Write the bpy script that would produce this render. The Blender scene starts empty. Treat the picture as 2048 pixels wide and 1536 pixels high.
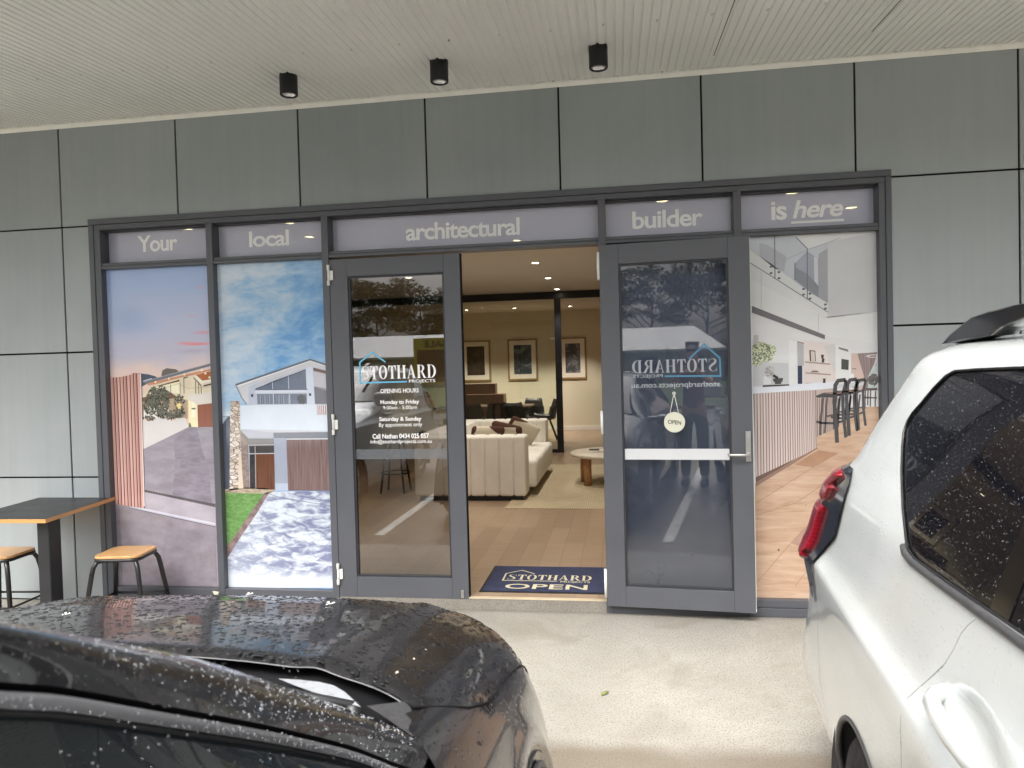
import bpy, bmesh, math, random
from mathutils import Vector, Matrix
R = math.radians
random.seed(7)
SC = bpy.context.scene
COL = SC.collection

# ---------------------------------------------------------------- camera, sky, sun, exposure
CAM = Vector((0.0, -4.6158, 1.6))
AX_R = Vector((0.98883736, 0.14656627, -0.0268141))
AX_U = Vector((0.02295321, 0.02797057, 0.99934518))
AX_F = Vector((-0.14722031, 0.98880533, -0.02429418))
FPX = 1436.714
cam_d = bpy.data.cameras.new('camera')
cam_d.sensor_width = 36.0
cam_d.lens = 36.0 * FPX / 2048.0
cam_d.clip_start = 0.02
cam_d.clip_end = 600.0
cam_d.dof.use_dof = True
cam_d.dof.focus_distance = 4.7
cam_d.dof.aperture_fstop = 7.6
cam = bpy.data.objects.new('camera', cam_d)
COL.objects.link(cam)
m = Matrix((AX_R, AX_U, -AX_F)).transposed().to_4x4()
m.translation = CAM
cam.matrix_world = m
SC.camera = cam
SC.view_settings.view_transform = 'Standard'
SC.view_settings.look = 'None'
SC.view_settings.exposure = 1.75
SC.view_settings.gamma = 1.0
SC.cycles.max_bounces = 8
SC.cycles.diffuse_bounces = 4
SC.cycles.glossy_bounces = 4
SC.cycles.transparent_max_bounces = 12
SC.cycles.caustics_reflective = False
SC.cycles.caustics_refractive = False
SC.cycles.sample_clamp_indirect = 6.0

world = bpy.data.worlds.new('World')
SC.world = world
world.use_nodes = True
wn = world.node_tree
bg = wn.nodes['Background']
sky = wn.nodes.new('ShaderNodeTexSky')
sky.sky_type = 'NISHITA'
sky.sun_disc = False
sky.sun_elevation = R(58)
sky.sun_rotation = R(200)
sky.air_density = 1.0
sky.dust_density = 6.0
sky.ozone_density = 1.0
# overcast: the sky is drained of most of its blue and broken by grey cloud
hs = wn.nodes.new('ShaderNodeHueSaturation')
hs.inputs['Saturation'].default_value = 0.22
wn.links.new(sky.outputs[0], hs.inputs['Color'])
wtc = wn.nodes.new('ShaderNodeTexCoord')
wmap = wn.nodes.new('ShaderNodeMapping')
wmap.inputs['Scale'].default_value = (1.6, 1.6, 4.5)
wn.links.new(wtc.outputs['Generated'], wmap.inputs['Vector'])
wno = wn.nodes.new('ShaderNodeTexNoise')
wno.inputs['Scale'].default_value = 1.7
wno.inputs['Detail'].default_value = 7.0
wno.inputs['Roughness'].default_value = 0.55
wn.links.new(wmap.outputs[0], wno.inputs['Vector'])
wr = wn.nodes.new('ShaderNodeValToRGB')
wr.color_ramp.elements[0].position = 0.32
wr.color_ramp.elements[0].color = (0.52, 0.53, 0.56, 1)
wr.color_ramp.elements[1].position = 0.66
wr.color_ramp.elements[1].color = (1.15, 1.13, 1.08, 1)
wn.links.new(wno.outputs[0], wr.inputs[0])
wmx = wn.nodes.new('ShaderNodeMixRGB')
wmx.blend_type = 'MULTIPLY'
wmx.inputs[0].default_value = 1.0
wn.links.new(hs.outputs[0], wmx.inputs[1])
wn.links.new(wr.outputs[0], wmx.inputs[2])
# an overcast sky is about three times as bright overhead as at the horizon
wsx = wn.nodes.new('ShaderNodeSeparateXYZ')
wn.links.new(wtc.outputs['Generated'], wsx.inputs[0])
wmm = wn.nodes.new('ShaderNodeMapRange')
wmm.inputs[1].default_value = 0.0; wmm.inputs[2].default_value = 1.0
wmm.inputs[3].default_value = 0.62; wmm.inputs[4].default_value = 1.75
wn.links.new(wsx.outputs[2], wmm.inputs[0])
wm2 = wn.nodes.new('ShaderNodeMixRGB')
wm2.blend_type = 'MULTIPLY'
wm2.inputs[0].default_value = 1.0
wn.links.new(wmx.outputs[0], wm2.inputs[1])
wn.links.new(wmm.outputs[0], wm2.inputs[2])
wn.links.new(wm2.outputs[0], bg.inputs['Color'])
bg.inputs['Strength'].default_value = 0.125

sun_d = bpy.data.lights.new('sun', 'SUN')
sun_d.energy = 0.7
sun_d.angle = R(60)
sun_d.color = (1.0, 0.985, 0.96)
sun = bpy.data.objects.new('sun', sun_d)
COL.objects.link(sun)
_sd = Vector((math.sin(R(200)) * math.cos(R(58)), math.cos(R(200)) * math.cos(R(58)), math.sin(R(58))))
sun.rotation_euler = _sd.to_track_quat('Z', 'Y').to_euler()
sun.location = (0, -8, 12)

# ---------------------------------------------------------------- helpers
def ray(u, v):
    return AX_F + AX_R * ((u - 1024) / FPX) + AX_U * ((768 - v) / FPX)

def py(u, v, Y=0.0):
    a = ray(u, v)
    return CAM + a * ((Y - CAM.y) / a.y)

def pz(u, v, Z=0.0):
    a = ray(u, v)
    return CAM + a * ((Z - CAM.z) / a.z)

def pl(u, v, p0, n):
    a = ray(u, v)
    return CAM + a * ((p0 - CAM).dot(n) / a.dot(n))

def lin(r, g, b, k=1.0):
    def f(c):
        c /= 255.0
        return (c / 12.92 if c <= 0.04045 else ((c + 0.055) / 1.055) ** 2.4) * k
    return (f(r), f(g), f(b), 1.0)

class G:
    """small node-graph writer for one material"""
    def __init__(s, name):
        s.m = bpy.data.materials.new(name)
        s.m.use_nodes = True
        s.t = s.m.node_tree
        s.b = s.t.nodes['Principled BSDF']
        s.out = s.t.nodes['Material Output']
    def n(s, kind, **kw):
        x = s.t.nodes.new('ShaderNode' + kind)
        for k, v in kw.items():
            setattr(x, k, v)
        return x
    def put(s, sock, v):
        if hasattr(v, 'is_linked') or hasattr(v, 'links'):
            s.t.links.new(v, sock)
        else:
            sock.default_value = v
    def coord(s, scale=(1, 1, 1), rot=(0, 0, 0), loc=(0, 0, 0)):
        tc = s.n('TexCoord')
        mp = s.n('Mapping')
        mp.inputs['Scale'].default_value = scale
        mp.inputs['Rotation'].default_value = rot
        mp.inputs['Location'].default_value = loc
        s.t.links.new(tc.outputs['Object'], mp.inputs['Vector'])
        return mp.outputs[0]
    def noise(s, vec, scale, detail=4.0, rough=0.55, dist=0.0):
        x = s.n('TexNoise')
        x.inputs['Scale'].default_value = scale
        x.inputs['Detail'].default_value = detail
        x.inputs['Roughness'].default_value = rough
        x.inputs['Distortion'].default_value = dist
        s.t.links.new(vec, x.inputs['Vector'])
        return x.outputs[0]
    def voro(s, vec, scale, feature='F1', rnd=1.0, out=0):
        x = s.n('TexVoronoi', feature=feature)
        x.inputs['Scale'].default_value = scale
        x.inputs['Randomness'].default_value = rnd
        s.t.links.new(vec, x.inputs['Vector'])
        return x.outputs[out]
    def ramp(s, fac, stops, interp='LINEAR'):
        x = s.n('ValToRGB')
        cr = x.color_ramp
        cr.interpolation = interp
        while len(cr.elements) < len(stops):
            cr.elements.new(0.5)
        for e, (p, c) in zip(cr.elements, stops):
            e.position = p
            e.color = c if hasattr(c, '__len__') else (c, c, c, 1)
        s.t.links.new(fac, x.inputs[0])
        return x.outputs[0]
    def mix(s, fac, a, b, mode='MIX'):
        x = s.n('MixRGB', blend_type=mode)
        s.put(x.inputs[0], fac)
        s.put(x.inputs[1], a)
        s.put(x.inputs[2], b)
        return x.outputs[0]
    def math(s, op, a, b=0.0, c=0.0, clamp=False):
        x = s.n('Math', operation=op)
        x.use_clamp = clamp
        s.put(x.inputs[0], a)
        s.put(x.inputs[1], b)
        s.put(x.inputs[2], c)
        return x.outputs[0]
    def xyz(s, vec):
        x = s.n('SeparateXYZ')
        s.t.links.new(vec, x.inputs[0])
        return x.outputs
    def blob(s, vec, cx, cz, rx, rz, hard=0.0):
        o = s.xyz(vec)
        dx = s.math('DIVIDE', s.math('SUBTRACT', o[0], cx), rx)
        dz = s.math('DIVIDE', s.math('SUBTRACT', o[2], cz), rz)
        d = s.math('SQRT', s.math('ADD', s.math('MULTIPLY', dx, dx), s.math('MULTIPLY', dz, dz)))
        return s.ramp(d, [(hard, 1.0), (1.0, 0.0)], 'EASE')
    def bump(s, h, strength=0.2, dist=0.01, normal=None):
        x = s.n('Bump')
        x.inputs['Strength'].default_value = strength
        x.inputs['Distance'].default_value = dist
        s.t.links.new(h, x.inputs['Height'])
        if normal is not None:
            s.t.links.new(normal, x.inputs['Normal'])
        return x.outputs[0]
    def set(s, color=None, rough=None, metal=None, spec=None, coat=None, coat_r=None, normal=None, coat_n=None):
        b = s.b
        if color is not None: s.put(b.inputs['Base Color'], color)
        if rough is not None: s.put(b.inputs['Roughness'], rough)
        if metal is not None: s.put(b.inputs['Metallic'], metal)
        if spec is not None: s.put(b.inputs['Specular IOR Level'], spec)
        if coat is not None: s.put(b.inputs['Coat Weight'], coat)
        if coat_r is not None: s.put(b.inputs['Coat Roughness'], coat_r)
        if normal is not None: s.t.links.new(normal, b.inputs['Normal'])
        if coat_n is not None: s.t.links.new(coat_n, b.inputs['Coat Normal'])
        return s.m

def plain(name, c, rough=0.5, metal=0.0, spec=0.5, var=0.12, vs=6.0, bump=0.0, bs=60.0, coat=0.0, coat_r=0.05, stretch=(1, 1, 1)):
    """one colour broken by a soft noise so that no surface is dead flat"""
    g = G(name)
    v = g.coord(stretch)
    n1 = g.noise(v, vs, 5.0)
    c = tuple(c[:3]) + (1.0,)
    lo = tuple(x * (1 - var) for x in c[:3]) + (1,)
    hi = tuple(min(1, x * (1 + var)) for x in c[:3]) + (1,)
    col = g.ramp(n1, [(0.3, lo), (0.7, hi)])
    r = g.ramp(n1, [(0.25, max(0.0, rough * 0.82)), (0.75, min(1.0, rough * 1.18))])
    nrm = None
    if bump > 0:
        nrm = g.bump(g.noise(v, bs, 4.0), bump, 0.004)
    return g.set(col, r, metal, spec, coat, coat_r, nrm)

class MB:
    """collects shapes, then links them as ONE mesh object"""
    def __init__(s):
        s.v, s.f, s.mi, s.sm = [], [], [], []
    def add(s, verts, faces, mi=0, smooth=False):
        o = len(s.v)
        s.v += [tuple(p) for p in verts]
        for f in faces:
            s.f.append(tuple(i + o for i in f))
            s.mi.append(mi)
            s.sm.append(smooth)
        return s
    def box(s, x0, x1, y0, y1, z0, z1, mi=0):
        v = [(x0, y0, z0), (x1, y0, z0), (x1, y1, z0), (x0, y1, z0), (x0, y0, z1), (x1, y0, z1), (x1, y1, z1), (x0, y1, z1)]
        return s.add(v, [(0, 3, 2, 1), (4, 5, 6, 7), (0, 1, 5, 4), (1, 2, 6, 5), (2, 3, 7, 6), (3, 0, 4, 7)], mi)
    def quad(s, a, b, c, d, mi=0):
        return s.add([a, b, c, d], [(0, 1, 2, 3)], mi)
    def prism(s, poly, d0, d1, axis='z', mi=0):
        """poly: 2-D outline; extruded between d0 and d1 along axis"""
        n = len(poly)
        def P(p, d):
            return {'z': (p[0], p[1], d), 'y': (p[0], d, p[1]), 'x': (d, p[0], p[1])}[axis]
        v = [P(p, d0) for p in poly] + [P(p, d1) for p in poly]
        f = [tuple(range(n - 1, -1, -1)), tuple(range(n, 2 * n))]
        f += [(i, (i + 1) % n, n + (i + 1) % n, n + i) for i in range(n)]
        return s.add(v, f, mi)
    def tube(s, pts, r, seg=8, mi=0, cap=True, closed=False):
        pts = [Vector(p) for p in pts]
        n = len(pts)
        rs = r if hasattr(r, '__len__') else [r] * n
        rings, prev = [], None
        for i, p in enumerate(pts):
            if closed:
                t = pts[(i + 1) % n] - pts[i - 1]
            else:
                t = pts[min(i + 1, n - 1)] - pts[max(i - 1, 0)]
            t.normalize()
            a = prev - t * prev.dot(t) if prev is not None else t.orthogonal()
            if a.length < 1e-6:
                a = t.orthogonal()
            a.normalize()
            prev = a
            b = t.cross(a)
            rings.append([p + (a * math.cos(2 * math.pi * k / seg) + b * math.sin(2 * math.pi * k / seg)) * rs[i] for k in range(seg)])
        v = [q for rg in rings for q in rg]
        f = []
        for i in range(n if closed else n - 1):
            j = (i + 1) % n
            for k in range(seg):
                f.append((i * seg + k, i * seg + (k + 1) % seg, j * seg + (k + 1) % seg, j * seg + k))
        s.add(v, f, mi, True)
        if cap and not closed:
            s.add(rings[0], [tuple(range(seg - 1, -1, -1))], mi)
            s.add(rings[-1], [tuple(range(seg))], mi)
        return s
    def lathe(s, prof, c=(0, 0, 0), seg=32, mi=0, smooth=True):
        """prof: (radius, z) pairs turned about the vertical through c"""
        v, f = [], []
        for (r, z) in prof:
            for k in range(seg):
                a = 2 * math.pi * k / seg
                v.append((c[0] + r * math.cos(a), c[1] + r * math.sin(a), c[2] + z))
        for i in range(len(prof) - 1):
            for k in range(seg):
                f.append((i * seg + k, i * seg + (k + 1) % seg, (i + 1) * seg + (k + 1) % seg, (i + 1) * seg + k))
        return s.add(v, f, mi, smooth)
    def grid(s, rows, mi=0, smooth=True, flip=False, skip=None):
        nr, nc = len(rows), len(rows[0])
        v = [p for r in rows for p in r]
        f = []
        for i in range(nr - 1):
            for j in range(nc - 1):
                if skip is not None and skip(i, j):
                    continue
                q = (i * nc + j, i * nc + j + 1, (i + 1) * nc + j + 1, (i + 1) * nc + j)
                f.append(q[::-1] if flip else q)
        return s.add(v, f, mi, smooth)
    def largest(s):
        """keep only the biggest connected piece"""
        par = list(range(len(s.v)))
        def find(a):
            while par[a] != a:
                par[a] = par[par[a]]; a = par[a]
            return a
        for f in s.f:
            for q in f[1:]: par[find(q)] = find(f[0])
        cnt = {}
        for f in s.f: cnt[find(f[0])] = cnt.get(find(f[0]), 0) + 1
        best = max(cnt, key=cnt.get)
        keep = [k for k, f in enumerate(s.f) if find(f[0]) == best]
        s.f = [s.f[k] for k in keep]; s.mi = [s.mi[k] for k in keep]; s.sm = [s.sm[k] for k in keep]
        used = sorted({q for f in s.f for q in f}); mp = {q: i for i, q in enumerate(used)}
        s.v = [s.v[q] for q in used]; s.f = [tuple(mp[q] for q in f) for f in s.f]
        return s
    def build(s, name, mats, parent=None, bevel=0.0, bseg=2, subd=0, solid=0.0, autosmooth=None, merge=True):
        off = Vector((0, 0, 0))
        p = parent
        while p is not None:
            off += p.location
            p = p.parent
        me = bpy.data.meshes.new(name)
        me.from_pydata([tuple(Vector(q) - off) for q in s.v], [], s.f)
        mats = mats if isinstance(mats, (list, tuple)) else [mats]
        for mt in mats:
            me.materials.append(mt)
        me.polygons.foreach_set('material_index', s.mi)
        me.polygons.foreach_set('use_smooth', s.sm)
        me.update()
        if merge:
            bm = bmesh.new()
            bm.from_mesh(me)
            bmesh.ops.remove_doubles(bm, verts=bm.verts, dist=1e-5)
            bm.to_mesh(me)
            bm.free()
        o = bpy.data.objects.new(name, me)
        COL.objects.link(o)
        if parent is not None:
            o.parent = parent
        if solid:
            md = o.modifiers.new('solid', 'SOLIDIFY'); md.thickness = solid; md.offset = -1
        if bevel > 0:
            md = o.modifiers.new('bevel', 'BEVEL'); md.width = bevel; md.segments = bseg; md.limit_method = 'ANGLE'; md.angle_limit = R(40)
        if subd:
            md = o.modifiers.new('subd', 'SUBSURF'); md.levels = subd; md.render_levels = subd
        return o

def tag(o, label=None, cat=None, group=None, kind=None):
    if label: o['label'] = label
    if cat: o['category'] = cat
    if group: o['group'] = group
    if kind: o['kind'] = kind
    return o

def thing(name, label, cat, loc=(0, 0, 0), group=None):
    o = bpy.data.objects.new(name, None)
    o.empty_display_size = 0.1
    COL.objects.link(o)
    o.location = loc
    return tag(o, label, cat, group)

def dup(root, loc, rotz=0.0, label=None, group=None):
    r = root.copy(); COL.objects.link(r)
    r.location = loc; r.rotation_euler = (0, 0, rotz)
    if label: r['label'] = label
    if group: r['group'] = group
    for ch in list(root.children):
        c = ch.copy(); COL.objects.link(c); c.parent = r
        for gch in list(ch.children):
            d = gch.copy(); COL.objects.link(d); d.parent = c
    return r

# ---------------------------------------------------------------- lettering
def text_mesh(s, bold=0.0, shear=0.0, spacing=1.0):
    cu = bpy.data.curves.new('text', 'FONT')
    cu.body = s
    cu.size = 1.0
    cu.offset = bold
    cu.shear = shear
    cu.space_character = spacing
    cu.resolution_u = 4
    ob = bpy.data.objects.new('text', cu)
    COL.objects.link(ob)
    dg = bpy.context.evaluated_depsgraph_get()
    me = bpy.data.meshes.new_from_object(ob.evaluated_get(dg))
    vs = [(v.co.x, v.co.y) for v in me.vertices]
    fs = [tuple(p.vertices) for p in me.polygons]
    bpy.data.objects.remove(ob)
    bpy.data.curves.remove(cu)
    bpy.data.meshes.remove(me)
    return vs, fs

def fit(vs, fs, x0, x1, z0, z1):
    ax = min(v[0] for v in vs); bx = max(v[0] for v in vs)
    az = min(v[1] for v in vs); bz = max(v[1] for v in vs)
    return [((v[0] - ax) / (bx - ax) * (x1 - x0) + x0, (v[1] - az) / (bz - az) * (z1 - z0) + z0) for v in vs], fs

def serif_word(word, gap=0.05):
    """bold high-contrast serif capitals drawn from polygons; unit cap height"""
    V, F = [], []
    def poly(pts):
        o = len(V)
        V.extend(pts)
        F.append(tuple(range(o, o + len(pts))))
    def strip(a, b, ox):
        for i in range(len(a) - 1):
            poly([(a[i][0] + ox, a[i][1]), (a[i + 1][0] + ox, a[i + 1][1]), (b[i + 1][0] + ox, b[i + 1][1]), (b[i][0] + ox, b[i][1])])
    def rect(ox, x0, x1, z0, z1):
        poly([(ox + x0, z0), (ox + x1, z0), (ox + x1, z1), (ox + x0, z1)])
    def stem(ox, x0, x1, z0=0.0, z1=1.0, sl=0.05, bot=True, top=True):
        rect(ox, x0, x1, z0, z1)
        if bot:
            poly([(ox + x0 - sl, z0), (ox + x0, z0), (ox + x0, z0 + 0.09), (ox + x0 - sl * .4, z0 + 0.04), (ox + x0 - sl, z0 + 0.032)])
            poly([(ox + x1 + sl, z0), (ox + x1 + sl, z0 + 0.032), (ox + x1 + sl * .4, z0 + 0.04), (ox + x1, z0 + 0.09), (ox + x1, z0)])
        if top:
            poly([(ox + x0 - sl, z1), (ox + x0 - sl, z1 - 0.032), (ox + x0 - sl * .4, z1 - 0.04), (ox + x0, z1 - 0.09), (ox + x0, z1)])
            poly([(ox + x1 + sl, z1), (ox + x1, z1), (ox + x1, z1 - 0.09), (ox + x1 + sl * .4, z1 - 0.04), (ox + x1 + sl, z1 - 0.032)])
    def arc(cx, cz, rx, rz, a0, a1, n=18):
        return [(cx + rx * math.cos(R(a0 + (a1 - a0) * i / n)), cz + rz * math.sin(R(a0 + (a1 - a0) * i / n))) for i in range(n + 1)]
    x = 0.0
    for ch in word:
        if ch == 'S':
            c = [(.47, .80), (.42, .90), (.33, .965), (.25, .975), (.15, .94), (.095, .84), (.11, .72), (.19, .61), (.30, .51), (.40, .40), (.435, .28), (.40, .14), (.31, .045), (.22, .025), (.12, .07), (.06, .16), (.03, .25)]
            w = [.012, .022, .03, .035, .07, .105, .125, .135, .14, .135, .125, .10, .05, .035, .03, .022, .012]
            a, b = [], []
            for i, p in enumerate(c):
                q0, q1 = c[max(0, i - 1)], c[min(len(c) - 1, i + 1)]
                tx, tz = q1[0] - q0[0], q1[1] - q0[1]
                L = math.hypot(tx, tz)
                nx, nz = -tz / L, tx / L
                a.append((p[0] + nx * w[i] / 2, p[1] + nz * w[i] / 2)); b.append((p[0] - nx * w[i] / 2, p[1] - nz * w[i] / 2))
            strip(a, b, x)
            poly([(x + .455, .985), (x + .485, .985), (x + .485, .68), (x + .462, .70)])
            poly([(x + .02, .015), (x + .05, .015), (x + .04, .30), (x + .02, .33)])
            adv = .53
        elif ch == 'T':
            stem(x, .20, .345, 0, 1.0, .06, True, False)
            rect(x, .02, .525, .955, 1.0)
            poly([(x + .02, .955), (x + .015, .68), (x + .035, .68), (x + .09, .88), (x + .20, .955)])
            poly([(x + .525, .955), (x + .345, .955), (x + .455, .88), (x + .51, .68), (x + .53, .68)])
            adv = .545
        elif ch == 'O':
            strip(arc(.30, .5, .285, .52, 0, 360, 40), arc(.30, .5, .145, .475, 0, 360, 40), x)
            adv = .60
        elif ch == 'H':
            stem(x, .06, .205); stem(x, .425, .57)
            rect(x, .205, .425, .475, .52)
            adv = .64
        elif ch == 'A':
            poly([(x + .255, 1.0), (x + .335, 1.0), (x + .565, .0), (x + .40, .0)])
            poly([(x + .262, .97), (x + .295, .93), (x + .115, .03), (x + .065, .03)])
            rect(x, .15, .44, .30, .342)
            rect(x, .01, .19, 0, .034); rect(x, .34, .625, 0, .034)
            adv = .63
        elif ch == 'R':
            stem(x, .06, .205, 0, 1.0, .05, True, True)
            strip([(.205, 1.0)] + arc(.27, .745, .235, .255, 90, -90) + [(.205, .49)], [(.205, .955)] + arc(.26, .745, .105, .21, 90, -90) + [(.205, .535)], x)
            poly([(x + .25, .52), (x + .385, .52), (x + .57, .06), (x + .645, .04), (x + .645, 0), (x + .455, 0)])
            adv = .64
        elif ch == 'D':
            stem(x, .06, .205, 0, 1.0, .05, True, True)
            strip([(.205, 1.0)] + arc(.25, .5, .345, .5, 90, -90, 24) + [(.205, 0)], [(.205, .955)] + arc(.24, .5, .205, .455, 90, -90, 24) + [(.205, .045)], x)
            adv = .60
        x += adv + gap
    return V, F

def decal(mb, vs, fs, fn, mi=0):
    """flat lettering placed by fn(x, z) -> point"""
    mb.add([fn(*v) for v in vs], fs, mi)

def line_band(pts, w):
    """mitred flat polyline as 2-D quads"""
    V, F = [], []
    n = len(pts)
    L, Rr = [], []
    for i in range(n):
        p = Vector(pts[i])
        d0 = (Vector(pts[i]) - Vector(pts[i - 1])).normalized() if i > 0 else None
        d1 = (Vector(pts[i + 1]) - Vector(pts[i])).normalized() if i < n - 1 else None
        if d0 is None: d0 = d1
        if d1 is None: d1 = d0
        n0 = Vector((-d0.y, d0.x)); n1 = Vector((-d1.y, d1.x))
        mn = (n0 + n1).normalized()
        k = w / 2 / max(0.35, mn.dot(n1))
        L.append(p + mn * k); Rr.append(p - mn * k)
    for i in range(n - 1):
        o = len(V)
        V += [tuple(L[i]), tuple(L[i + 1]), tuple(Rr[i + 1]), tuple(Rr[i])]
        F.append((o, o + 1, o + 2, o + 3))
    return V, F

# ---------------------------------------------------------------- materials
M = {}
def cladding_mat():
    g = G('grey fibre cement')
    v = g.coord()
    n = g.noise(v, 1.3, 6, .6)
    fine = g.noise(v, 260, 2)
    streak = g.noise(g.coord((11, 1, .35)), 1.6, 6, .65)
    c = g.ramp(n, [(.3, lin(154, 161, 163)), (.7, lin(165, 171, 173))])
    c = g.mix(g.ramp(streak, [(.42, 0.0), (.72, .24)]), c, lin(140, 147, 148))
    c = g.mix(g.ramp(g.noise(v, 22, 5, .7), [(.55, 0.0), (.75, .25)]), c, lin(172, 176, 178))
    oi = g.n('ObjectInfo')
    c = g.mix(1.0, c, g.ramp(oi.outputs['Random'], [(0.0, .93), (1.0, 1.04)]), 'MULTIPLY')
    return g.set(c, g.ramp(n, [(.2, .42), (.8, .56)]), 0, .4, normal=g.bump(fine, .05, .002))
M['clad'] = cladding_mat()
M['frame'] = plain('grey powder coat', lin(84, 86, 92), .42, 0, .5, .06, 3, .03, 400)
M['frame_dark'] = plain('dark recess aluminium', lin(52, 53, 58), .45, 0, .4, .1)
M['black'] = plain('black gap', (.006, .006, .007), .7, 0, .2, .1)
M['hinge'] = plain('white hinge enamel', lin(228, 228, 222), .35, 0, .5, .05)
M['steel'] = plain('brushed stainless steel', (.55, .54, .52), .32, .9, .5, .08, 8, .02, 300)
M['white_letter'] = plain('white vinyl lettering', lin(250, 250, 250), .4, 0, .4, .02)
M['grey_letter'] = plain('back of white vinyl', lin(158, 164, 172), .5, 0, .4, .03)
M['cyan_letter'] = plain('light blue vinyl', lin(112, 196, 236), .4, 0, .4, .02)
M['cyan_dull'] = plain('back of light blue vinyl', lin(76, 132, 164), .5, 0, .4, .02)
M['soffit'] = plain('cream ribbed steel', lin(226, 226, 222), .42, 0, .4, .04, 1.2)
M['soffit_trim'] = plain('cream flashing', lin(238, 237, 230), .4, 0, .4, .04)
M['lamp_black'] = plain('matt black lamp body', (.012, .012, .014), .5, 0, .4, .1)
M['lens'] = plain('unlit lamp reflector', (.75, .75, .75), .15, .6, .5, .15, 40)
def glass_mat(name, tint, trans, refl=1.0, ior=1.52, rough=0.0):
    g = G(name)
    t = g.n('BsdfTransparent'); t.inputs[0].default_value = tint
    gl = g.n('BsdfGlossy'); gl.inputs['Roughness'].default_value = rough
    gl.inputs['Color'].default_value = (.95, .97, 1, 1)
    fr = g.n('Fresnel'); fr.inputs['IOR'].default_value = ior
    f = g.math('MULTIPLY', fr.outputs[0], refl, clamp=True)
    mx = g.n('MixShader')
    g.t.links.new(f, mx.inputs[0]); g.t.links.new(t.outputs[0], mx.inputs[1]); g.t.links.new(gl.outputs[0], mx.inputs[2])
    g.t.links.new(mx.outputs[0], g.out.inputs[0])
    return g.m
M['glass'] = glass_mat('door glass', (.40, .38, .35, 1), 1, 3.4)
M['glass_tint'] = plain('blue grey window film', lin(92, 102, 124), .3, 0, .5, .05)
def hazy_mat():
    g = G('rain hazed glass')
    g.set(lin(150, 162, 184), .6, 0, .2)
    t = g.n('BsdfTransparent'); t.inputs[0].default_value = (.80, .82, .86, 1)
    gl = g.n('BsdfGlossy'); gl.inputs['Roughness'].default_value = .015
    fr = g.n('Fresnel'); fr.inputs['IOR'].default_value = 1.52
    f = g.math('MULTIPLY', fr.outputs[0], 3.2, clamp=True)
    m1 = g.n('MixShader'); m1.inputs[0].default_value = .07
    g.t.links.new(t.outputs[0], m1.inputs[1]); g.t.links.new(g.b.outputs[0], m1.inputs[2])
    m2 = g.n('MixShader')
    g.t.links.new(f, m2.inputs[0]); g.t.links.new(m1.outputs[0], m2.inputs[1]); g.t.links.new(gl.outputs[0], m2.inputs[2])
    g.t.links.new(m2.outputs[0], g.out.inputs[0])
    return g.m
M['glass_haze'] = hazy_mat()
M['glass_room'] = glass_mat('partition glass', (.86, .9, .82, 1), 1, 1.5)
def transom_mat():
    g = G('grey window film')
    v = g.coord()
    n = g.noise(v, 2.0, 4)
    c = g.ramp(n, [(.3, lin(184, 185, 203)), (.7, lin(194, 195, 212))])
    g.set(c, .16, 0, .35)
    t = g.n('BsdfTransparent'); t.inputs[0].default_value = (1, .95, .62, 1)
    mx = g.n('MixShader'); mx.inputs[0].default_value = .06
    g.t.links.new(g.b.outputs[0], mx.inputs[1]); g.t.links.new(t.outputs[0], mx.inputs[2])
    g.t.links.new(mx.outputs[0], g.out.inputs[0])
    return g.m
M['film'] = transom_mat()
def strip_mat():
    g = G('frosted safety strip')
    g.set(lin(140, 144, 150), .35, 0, .5)
    t = g.n('BsdfTransparent'); t.inputs[0].default_value = (.9, .9, .9, 1)
    mx = g.n('MixShader'); mx.inputs[0].default_value = .55
    g.t.links.new(g.b.outputs[0], mx.inputs[1]); g.t.links.new(t.outputs[0], mx.inputs[2])
    g.t.links.new(mx.outputs[0], g.out.inputs[0])
    return g.m
M['strip_thin'] = strip_mat()
M['strip'] = plain('white safety strip', lin(206, 208, 210), .4, 0, .4, .03)

def floor_mat(name, c0, c1, rot=0.0, rough=.32, length=1.5, width=.16, gap=.0012):
    """oak boards: one tone per board, grain along it"""
    g = G(name)
    v = g.coord((1, 1, 1), (0, 0, rot))
    b = g.n('TexBrick')
    b.offset = .37; b.squash = 1.0
    b.inputs['Color1'].default_value = (.1, .1, .1, 1); b.inputs['Color2'].default_value = (.9, .9, .9, 1)
    b.inputs['Mortar'].default_value = (0, 0, 0, 1)
    b.inputs['Scale'].default_value = 1.0
    b.inputs['Mortar Size'].default_value = gap
    b.inputs['Mortar Smooth'].default_value = .1
    b.inputs['Brick Width'].default_value = length; b.inputs['Row Height'].default_value = width
    g.t.links.new(v, b.inputs['Vector'])
    st = g.coord((1.1, 16, 1), (0, 0, rot))
    gr = g.noise(st, 2.2, 8, .62, .7)
    fine = g.noise(g.coord((3, 90, 1), (0, 0, rot)), 3.0, 4, .6)
    tone = g.math('ADD', g.math('MULTIPLY', b.outputs[0], .20), g.math('ADD', .12, g.math('MULTIPLY', gr, .62)))
    c = g.ramp(tone, [(.18, tuple(x * .72 for x in c0[:3]) + (1,)), (.42, c0), (.78, c1)])
    c = g.mix(g.ramp(fine, [(.35, .16), (.6, 0.0)]), c, tuple(x * .55 for x in c0[:3]) + (1,))
    c = g.mix(g.math('MULTIPLY', b.outputs['Fac'], .7), c, tuple(x * .25 for x in c0[:3]) + (1,))
    return g.set(c, g.ramp(gr, [(.2, rough * .8), (.8, rough * 1.3)]), 0, .4, normal=g.bump(fine, .06, .002))
M['oak'] = floor_mat('oak floor boards', lin(146, 124, 103), lin(182, 160, 137), R(90))

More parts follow.
